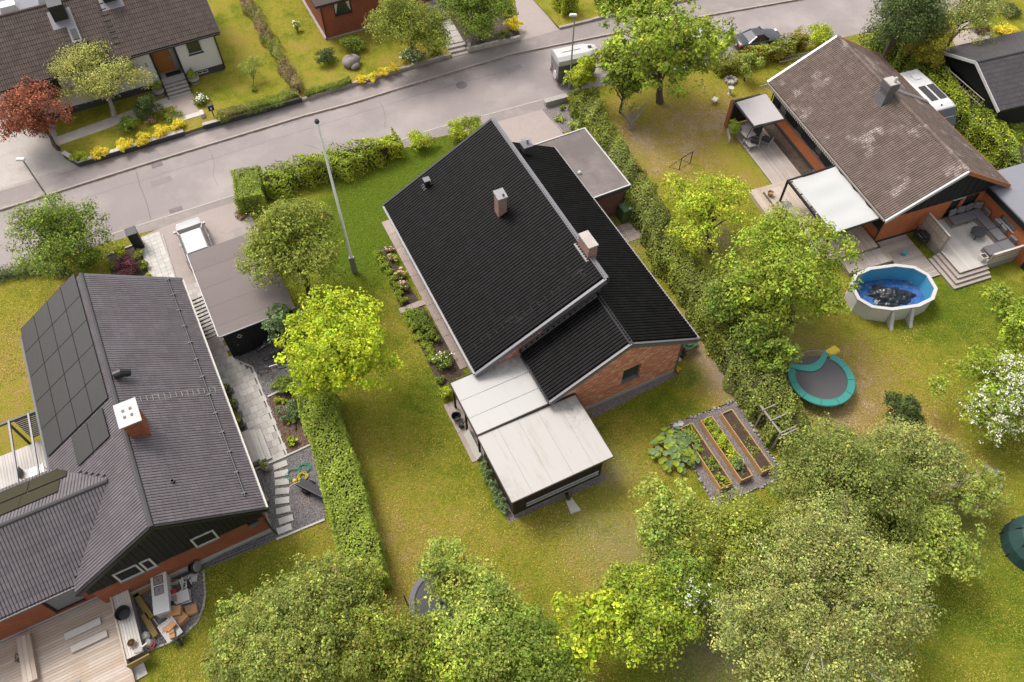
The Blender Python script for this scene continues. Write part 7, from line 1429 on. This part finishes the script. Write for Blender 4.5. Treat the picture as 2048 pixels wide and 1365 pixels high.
# ------------------------------------------------------------------ street lamps, walls, terraces across the road
def lamp(label,base,h,top):
    b = S(*base); t = thing('street_lamp',label,'street lamp',b); MB().tube([(0,0,0),(0,0,h)],[.07,.045],10).build('pole','zinc',t); MB().lathe([(.10,0),(.12,.05),(.12,.9),(.08,.95)],10).build('base_sleeve','zinc',t)
    d = Vector(top); MB().tube([(0,0,h-.02),d*.5+Vector((0,0,h+.06))],.03).build('arm','zinc',t); MB().hexa([(d.x-.28,-.13+d.y,h),(d.x+.28,-.13+d.y,h),(d.x+.28,.13+d.y,h),(d.x-.28,.13+d.y,h)],[(d.x-.22,-.10+d.y,h+.14),(d.x+.22,-.10+d.y,h+.14),(d.x+.22,.10+d.y,h+.14),(d.x-.22,.10+d.y,h+.14)]).build('lamp_head','plastic_white',t,bevel=.03)
lamp('street lamp with white head in front of the horse trailer',(1139,178),6.0,(-.1,0,0)); lamp('street lamp with white head at the left edge road side',(140,462),6.0,(-.1,0,0))
def wall_run(label, pts, h, th, mat_, cap, stones=0, name='retaining_wall'):
    P = [S(*p) for p in pts]; t = thing(name,label,'wall',P[0])
    for a,b in zip(P,P[1:]):
        a,b = a-P[0],b-P[0]; d = (b-a).normalized(); n_ = Vector((-d.y,d.x,0))*th
        if stones:
            k = int((b-a).length/stones)
            for i in range(k):
                p,q = a.lerp(b,i/k)+d*.006,a.lerp(b,(i+1)/k)-d*.006; hh = h+random.uniform(-.03,.03); off = n_.normalized()*random.uniform(-.015,.015)
                MB().hexa([p+off,q+off,q+n_,p+n_],[p+off+Vector((0,0,hh)),q+off+Vector((0,0,hh)),q+n_+Vector((0,0,hh)),p+n_+Vector((0,0,hh))]).build('wall_stone',mat_,t)
        else:
            MB().hexa([a,b,b+n_,a+n_],[p+Vector((0,0,h)) for p in (a,b,b+n_,a+n_)]).build('wall_face',mat_,t)
            e = n_.normalized()*.03; k = max(1,int((b-a).length/1.1))
            for i in range(k):
                p,q = a.lerp(b,i/k)+d*.004,a.lerp(b,(i+1)/k)-d*.004; MB().hexa([p-e+Vector((0,0,h)),q-e+Vector((0,0,h)),q+n_+e+Vector((0,0,h)),p+n_+e+Vector((0,0,h))],[x+Vector((0,0,h+.05)) for x in (p-e,q-e,q+n_+e,p+n_+e)]).build('coping_stone',cap,t)
    return t
wall_run('dark retaining wall with pale coping left of the street steps',[(130,318),(162,337),(372,275)],.50,.25,'plinth_dark','concrete_light')
wall_run('dark retaining wall with coping right of the street steps',[(410,263),(606,207)],.50,.22,'plinth_dark','concrete')
wall_run('low natural stone wall in front of the red brick house lawn',[(606,207),(680,183),(790,150),(904,117)],.34,.25,'kerb_stone','stone',.45,'stone_wall')
wall_run('pale sandstone wall right of the concrete steps',[(935,108),(1041,83)],.42,.22,'deck_pale','stone',.28,'stone_wall')
wall_run('long low stone kerb wall below the square hedge',[(1119,62),(1248,31),(1430,-6)],.3,.22,'kerb_stone','stone',.9,'stone_wall')
def terrace(name, pts, z, back, fr, mat_='lawn'):
    P = [S(*p) for p in pts]; B = [p+fr.V*b for p,b in zip((P[-1],P[0]),back)]; m = MB(); top = [(p.x,p.y,z) for p in P+B]; n = len(top)
    o = struct(name, MB().poly(top), mat_)
    if mat_ == 'lawn': at = o.data.attributes.new('dry','FLOAT','POINT'); at.data.foreach_set('value',[.18]*n)
terrace('white_house_lawn',[(130,319),(162,337.2),(372,275.2),(410,263.2),(606,207.2)],.44,(30,30),WH)
terrace('brick_house_lawn',[(606,207.2),(680,183.2),(790,150.2),(904,117.2)],.28,(30,30),WH); terrace('tree_bank',[(935,108),(1041,83)],.34,(20,20),WH,'bed_soil'); terrace('hedge_bank',[(1119,62),(1248,31),(1430,-6)],.22,(20,20),WH)
ssf = tag(bpy.data.objects.new('street_steps',None),kind='structure'); COL.objects.link(ssf); ssf.location = WH.o; ssf.rotation_euler = (0,0,WH.rz)
for i in range(4): MB().box(-4.45,-2.95,-5.65+i*.42,-5.2+i*.42,0,.14+i*.11).build('step','concrete_light',ssf)
for s in (-4.6,-2.8): MB().box(s-.14,s+.14,-4.75,-4.2,.0,.75).build('pier','concrete_light',ssf)
slab_path('entrance_path',[(-4.4,-4.0),(-2.95,-4.0),(-2.85,-1.5),(-4.4,-1.5)],.21,.105,'concrete_pink',.42,.04,.006,True,WH) if False else struct('entrance_path',MB().poly([tuple(WH.W(*q,.452)) for q in ((-4.4,-4.05),(-2.95,-4.05),(-2.85,-1.4),(-4.45,-1.4))]),'concrete_pink')
struct('wall_path',MB().poly([tuple(WH.W(*q,.450)) for q in ((-12.5,-3.1),(-4.4,-2.4),(-4.4,-1.3),(-12.5,-2.1))]),'concrete')
for (q,lab) in (((-2.35,-.55),'wooden barrel planter with bush right of the porch steps'),((-5.0,-.85),'wooden barrel planter with bush left of the porch steps')):
    t = thing('barrel_planter',lab,'planter',WH.W(*q,.44)); MB().lathe([(.34,0),(.42,.3),(.38,.55),(.34,.55),(.34,.5)],18).build('barrel','old_wood',t); MB().lathe([(.43,.28),(.43,.34)],18).build('hoop','black_metal',t); P,N,ti,cp = crown_points((0,0,.8),(.45,.45,.4),.10,2.8,5,clump=.15); leaf_obj('foliage',P,N,.10,PAL['fresh'],'leaf',t,tint=ti)
t = thing('mailbox','black mailbox behind the retaining wall right of the steps','mailbox',WH.W(-2.1,-4.9,.44),WH.rz); MB().box(-.2,.2,-.14,.14,.55,1.0).build('box','plastic_black',t,bevel=.03); MB().tube([(0,0,0),(0,0,.56)],.04).build('post','black_metal',t); MB().box(-.05,.05,-.15,-.14,.7,.85).build('badge','plastic_white',t)
# steps and path between the trees, top centre
sc = tag(bpy.data.objects.new('concrete_steps',None),kind='structure'); COL.objects.link(sc); A,B = S(920,112),S(872,18,.6); dx = (B-A); ux = Vector((dx.x,dx.y,0)).normalized(); nx_ = Vector((-ux.y,ux.x,0))
def cross(k0,k1,z0,z1,nm,mt,hw=.75):
    p,q = A+ux*k0,A+ux*k1; MB().hexa([p-nx_*hw,p+nx_*hw,q+nx_*hw,q-nx_*hw],[Vector((*(p-nx_*hw)[:2],z1)),Vector((*(p+nx_*hw)[:2],z1)),Vector((*(q+nx_*hw)[:2],z1)),Vector((*(q-nx_*hw)[:2],z1))]).build(nm,mt,sc)
for i in range(3): cross(-.1+i*.38,.32+i*.38,0,.14+i*.13,'step','concrete')
for i in range(4): cross(1.05+i*.78,1.80+i*.78,0,.46+i*.01,'paving_slab','concrete',.7)
for i in range(8): cross(4.2+i*.38,4.62+i*.38,0,.6+i*.14,'step','concrete')
t = thing('wall_lantern','white box lantern on the sandstone wall','lantern',S(938,92,.42)); MB().box(-.13,.13,-.13,.13,0,.42).build('box','plastic_white',t); MB().hexa([(-.17,-.17,.42),(.17,-.17,.42),(.17,.17,.42),(-.17,.17,.42)],[(-.03,-.03,.55),(.03,-.03,.55),(.03,.03,.55),(-.03,.03,.55)]).build('cap','zinc',t)
bo = thing('boulder','large grey boulder on the red brick house lawn','boulder',S(704,132,.3),.4)
def rock(nm,par,c_,r_,sd_):
    g = np.random.default_rng(sd_); vs = []; fs = []; n1,n2 = 12,8
    for i in range(n2+1):
        for j in range(n1):
            a,b = 2*math.pi*j/n1,math.pi*i/n2; k = 1+.10*math.sin(3*a+sd_)+.08*math.sin(2*b+a)+g.normal(0,.03); vs.append((c_[0]+r_[0]*k*math.sin(b)*math.cos(a),c_[1]+r_[1]*k*math.sin(b)*math.sin(a),c_[2]+r_[2]*k*math.cos(b)))
    fs = [(i*n1+j,(i+1)*n1+j,(i+1)*n1+(j+1)%n1,i*n1+(j+1)%n1) for i in range(n2) for j in range(n1)]; MB().add(vs,fs).build(nm,'boulder',par,smooth=True)
rock('rock',bo,(0,.1,.35),(.72,.5,.45),1); rock('small_rock',bo,(.15,-.42,.2),(.35,.25,.25),2)

# ------------------------------------------------------------------ shrubs across the road
for i,(x,y,r_) in enumerate(((158,312,20),(198,302,22),(243,288,24),(285,276,22),(322,262,22),(350,248,22))): shrub('golden_shrub',nth[i]+' golden yellow shrub from the left behind the dark retaining wall',x,y,r_,.6,'gold' if i>0 else 'yellowgreen',.09,2.8,'shrub','golden shrubs behind the retaining wall',5,zb=.42)
for i,(x,y,r_) in enumerate(((722,160,15),(745,152,17),(768,144,17),(788,135,15))): shrub('golden_shrub',nth[i]+' bright yellow shrub from the left behind the stone wall',x,y,r_,.6,'gold',.09,3.0,'shrub','yellow shrubs behind the stone wall',5,zb=.28)
for x,y,r_,h,pal,lab,fl,nf,zb in ((652,112,23,1.1,'dark','dark green ball bush left of the boulder',None,0,.28),(706,90,27,1.2,'green','upright light green ball bush behind the boulder',None,0,.28),(826,112,22,.9,'bluegreen','grey bush dotted with white blossom by the stone wall','white',90,.28),(870,98,16,.7,'green','small green shrub left of the concrete steps',None,0,.28),(1028,46,20,1.0,'gold','round yellow bush beside the gravel driveway',None,0,.3),(1005,70,16,.5,'dull','dull low shrub above the sandstone wall',None,0,.3),
    (258,250,24,1.0,'green','green spreading shrub below the clipped conifer ball',None,0,.44),(345,228,22,.7,'green','peony bush with dark red flowers by the entrance path','crimson',22,.44),(400,200,17,.6,'green','bush full of white flowers right of the entrance path','white',70,.44),(508,178,9,.35,'green','small dark tuft under the sapling',None,0,.44),(592,52,9,.9,'mint','tall white flowering plant on the brick house lawn','white',18,.28),(300,240,14,.5,'brown','brown low plant between shrub and peony',None,0,.44),(320,170,14,.6,'olive','olive shrub against the white house plinth left',None,0,.44),(444,232,14,.4,'yellowgreen','yellow-green low shrub right of the mailbox',None,0,.44),
    (1750,95,30,1.6,'green','leafy laurel bush at the end of the camper hedge',None,0,0),(1985,255,34,1.5,'fresh','light green leafy shrub in front of the black garage',None,0,0),(2030,265,26,1.2,'green','green shrub at the right edge below the black garage',None,0,0),(1640,70,34,1.5,'yellowgreen','bright green bush behind the brown roof at the road',None,0,0),(1560,105,20,.9,'goldgreen','golden low bush in the roadside hedge',None,0,0),
    (1960,45,24,.7,'fresh','green perennial clump in the top right garden','pink',30,0),(2010,62,26,.6,'gold','bright yellow ground cover at the top right edge',None,0,0),(1965,62,14,.5,'purple','purple low shrub in the top right garden',None,0,0),(2020,20,24,.7,'dark','dark shrub in the top right corner garden',None,0,0),(1770,330,0,0,'green','',None,0,0)):
    if r_: shrub('shrub',lab,x,y,r_*1.1,h,pal,.10,2.8,flowers=fl,nf=nf,fs=.11,zb=zb)
sheet('garden_path_corner',[(1895,60),(1935,40),(1985,70),(1960,95),(1915,100)],'concrete_pink',.01)
# flower heads on elder and spirea
for (nm,px,py,rp,zc,n_,sz) in (('flower_clusters',1992,800,100,2.2,900,.10),('flower_clusters',1378,1180,70,2.5,45,.10)):
    c = S(px,py,zc); r_ = rp/ppm(c); root = [o for o in COL.objects if o.type == 'EMPTY' and o.get('category') in ('bush','tree') and abs(o.location.x-c.x) < .05 and abs(o.location.y-c.y) < .05][0]
    cr = [o for o in COL.objects if o.parent == root and o.name.startswith('crown')][0]; co = np.empty(len(cr.data.vertices)*3,np.float32); cr.data.vertices.foreach_get('co',co); co = co.reshape(-1,4,3).mean(1)
    sc_ = co[:,2]*.8-co[:,1]*.7+RNG.normal(0,.7,len(co)); i = np.argsort(-sc_)[:n_*6]; i = RNG.choice(i,n_,replace=False); base = co[i]+np.array([0,-.06,.10]); k = np.repeat(base,5,0)+RNG.normal(0,.06,(n_*5,3))*np.array([1,1,.4]); leaf_obj(nm,k,np.tile([0,-.3,1.],(len(k),1))+RNG.normal(0,.25,(len(k),3)),sz*.72,PAL['white'],'petal',root,aspect=.95,var=.08,kind='stuff')
# hidden trampoline under the bottom trees, green tent edge, plank pile
t2 = thing('trampoline','dark safety-net trampoline hidden under the bottom centre trees','trampoline',S(895,1215),.2); MB().lathe([(.01,.8),(1.5,.8),(1.5,.81),(.01,.81)],30).build('jumping_mat','plastic_black',t2)
m = MB(); m.loft([[(r_*math.cos(t_),r_*math.sin(t_),z) for r_,z in ((1.45,.82),(1.5,.88),(1.72,.88),(1.75,.82))] for t_ in np.linspace(0,2*math.pi,31)],cap=False); m.build('edge_pad','cushion',t2)
for k in range(6): a = k*1.047+.9; MB().tube([(1.78*math.cos(a),1.78*math.sin(a),0),(1.82*math.cos(a),1.82*math.sin(a),2.3)],.03).build('net_pole','plastic_black',t2)
tt = thing('dome_tent','dark green dome of a net trampoline cut by the right edge','tent',S(2062,1095)); MB().lathe([(1.45,0),(1.4,.7),(1.05,1.3),(.4,1.6),(.02,1.65)],20).build('dome','net_green',tt); 
for k in range(4): a = k*math.pi/4+.3; MB().tube([(1.5*math.cos(a),1.5*math.sin(a),0),(1.1*math.cos(a),1.1*math.sin(a),1.3),(0,0,1.68),(-1.1*math.cos(a),-1.1*math.sin(a),1.3),(-1.5*math.cos(a),-1.5*math.sin(a),0)],.03).build('pole','black_metal',tt)
for i,(x,y,a,l_) in enumerate(((1960,950,.2,2.2),(1985,945,-.9,1.0),(1930,965,.3,1.6),(1990,985,.8,1.0),(1935,990,1.1,.9))):
    t = thing('old_plank',nth[i]+' weathered plank from the left in the pile under the apple tree','plank',S(x,y),a,'old planks under the apple tree'); MB().box(-l_/2,l_/2,-.14,.14,0,.06+.04*i).build('board','old_wood',t)
t = thing('grey_stump','bare grey tree stump with cut limbs beside the long hedge','stump',S(1262,258)); m = MB(); m.tube([(0,0,0),(0,.02,.55)],[.22,.17],9)
for e in ((-.9,.1,1.5),(-.3,.35,1.7),(.25,.2,1.9),(.8,.3,2.0),(.45,-.2,1.5)): m.tube([(0,.02,.45),(e[0]*.4,e[1]*.5,.9),e],[.13,.09,.05],6); 
m.build('trunk','bark_pale',t); P,N,ti,cp = crown_points((-.2,.1,1.75),(1.0,.6,.35),.14,.55,6,clump=.2); leaf_obj('crown',P,N,.14,PAL['mint'],'leaf',t,tint=ti)

# ------------------------------------------------------------------ grass blades that break up the lawns
def inside(P, poly):
    x,y = P[:,0],P[:,1]; r_ = np.zeros(len(P),bool); n = len(poly)
    for i in range(n):
        (x1,y1),(x2,y2) = poly[i],poly[i-1]
        if y1 != y2: r_ ^= ((y1 > y) != (y2 > y)) & (x < (x2-x1)*(y-y1)/(y2-y1)+x1)
    return r_
def grass():
    polys = []
    for o in COL.objects:
        if o.get('kind') == 'structure' and o.type == 'MESH' and o.name not in ('ground',) and not o.name.endswith('_lawn') and len(o.data.polygons) == 1: polys.append([tuple(v.co[:2]) for v in o.data.vertices])
    def rect(fr,u0,u1_,v0,v1): return [tuple(fr.W(u,v)[:2]) for u,v in ((u0,v0),(u1_,v0),(u1_,v1),(u0,v1))]
    polys += [rect(MAIN,-10.9,.05,3.3,18.2),rect(MAIN,-7.6,.05,0,4),rect(MAIN,0,3.8,11.6,17.5),rect(MAIN,-12.6,-6.9,-3.9,3.6),rect(LEFT,-16,0,.1,15.3),rect(LEFT,-16,-6.8,-6,.7),rect(LEFT,-15,-8.3,6.5,10.7),rect(LEFT,-.2,5.4,3.6,18),rect(RIGHT,0,8,0,13),rect(RIGHT,-5.3,0,-1.8,13),rect(RIGHT,0,13,-4.9,.9),rect(LEFT,-1.6,0,15,23),rect(WH,-14,0,0,9),rect(BH,-.3,9,-.3,9),rect(WH,-30,-14,-14,9)]
    n = 420000; u = RNG.uniform(-20,2068,n); v = RNG.uniform(-20,1385,n)
    x = (u-1024)/LENS_PX; y = (v-682.5)/LENS_PX; dz = -_s-y*_c; t = -CAM_H/dz; P = np.c_[x*t,(_c-y*_s)*t,np.zeros(n)]
    keep = np.ones(n,bool)
    for p in polys: keep &= ~inside(P,p)
    far = inside(P,[tuple(S(*q)[:2]) for q in ((-100,450),(306,325),(1024,110),(1606,-5),(1606,-200),(-100,-200))])
    keep &= ~far; P = P[keep]; me = bpy.data.objects['ground'].data
    d = np.empty(len(me.vertices),np.float32); lu = d.copy(); ba = d.copy(); me.attributes['dry'].data.foreach_get('value',d); me.attributes['lush'].data.foreach_get('value',lu); me.attributes['bare'].data.foreach_get('value',ba)
    co = np.empty(len(me.vertices)*3,np.float32); me.vertices.foreach_get('co',co); co = co.reshape(-1,3); ix = np.clip(np.round((P[:,0]+46)/.4).astype(int),0,230)+2; iy = np.clip(np.round((P[:,1]-3)/(69/173)).astype(int),0,173)+2; k = iy*235+ix
    k2 = RNG.uniform(0,1,len(P)) > ba[k]*.9; P = P[k2]; k = k[k2]; n = len(P)
    sn = np.sin(P[:,0]*.9+1.3*np.sin(P[:,1]*.6))*np.sin(P[:,1]*.8+1.7*np.sin(P[:,0]*.5)); tt_ = np.clip(.42+.25*sn+RNG.normal(0,.17,n)-.04+.42*d[k]-.5*lu[k],0,1)[:,None]
    c = np.where(tt_ < .5,(np.array([.10,.14,.012])*(1-tt_*2)+np.array([.215,.205,.028])*tt_*2),(np.array([.215,.205,.028])*(2-tt_*2)+np.array([.31,.225,.09])*(tt_*2-1)))
    P[:,2] = RNG.uniform(.01,.035,n); leaf_obj('grass_blades',P,np.array([0,-.1,1.])+RNG.normal(0,.34,(n,3)),.085,c/1.82*1.85,'leaf',None,aspect=.4,var=.14,kind='stuff')['label'] = 'short mown grass blades over the lawns'
grass()
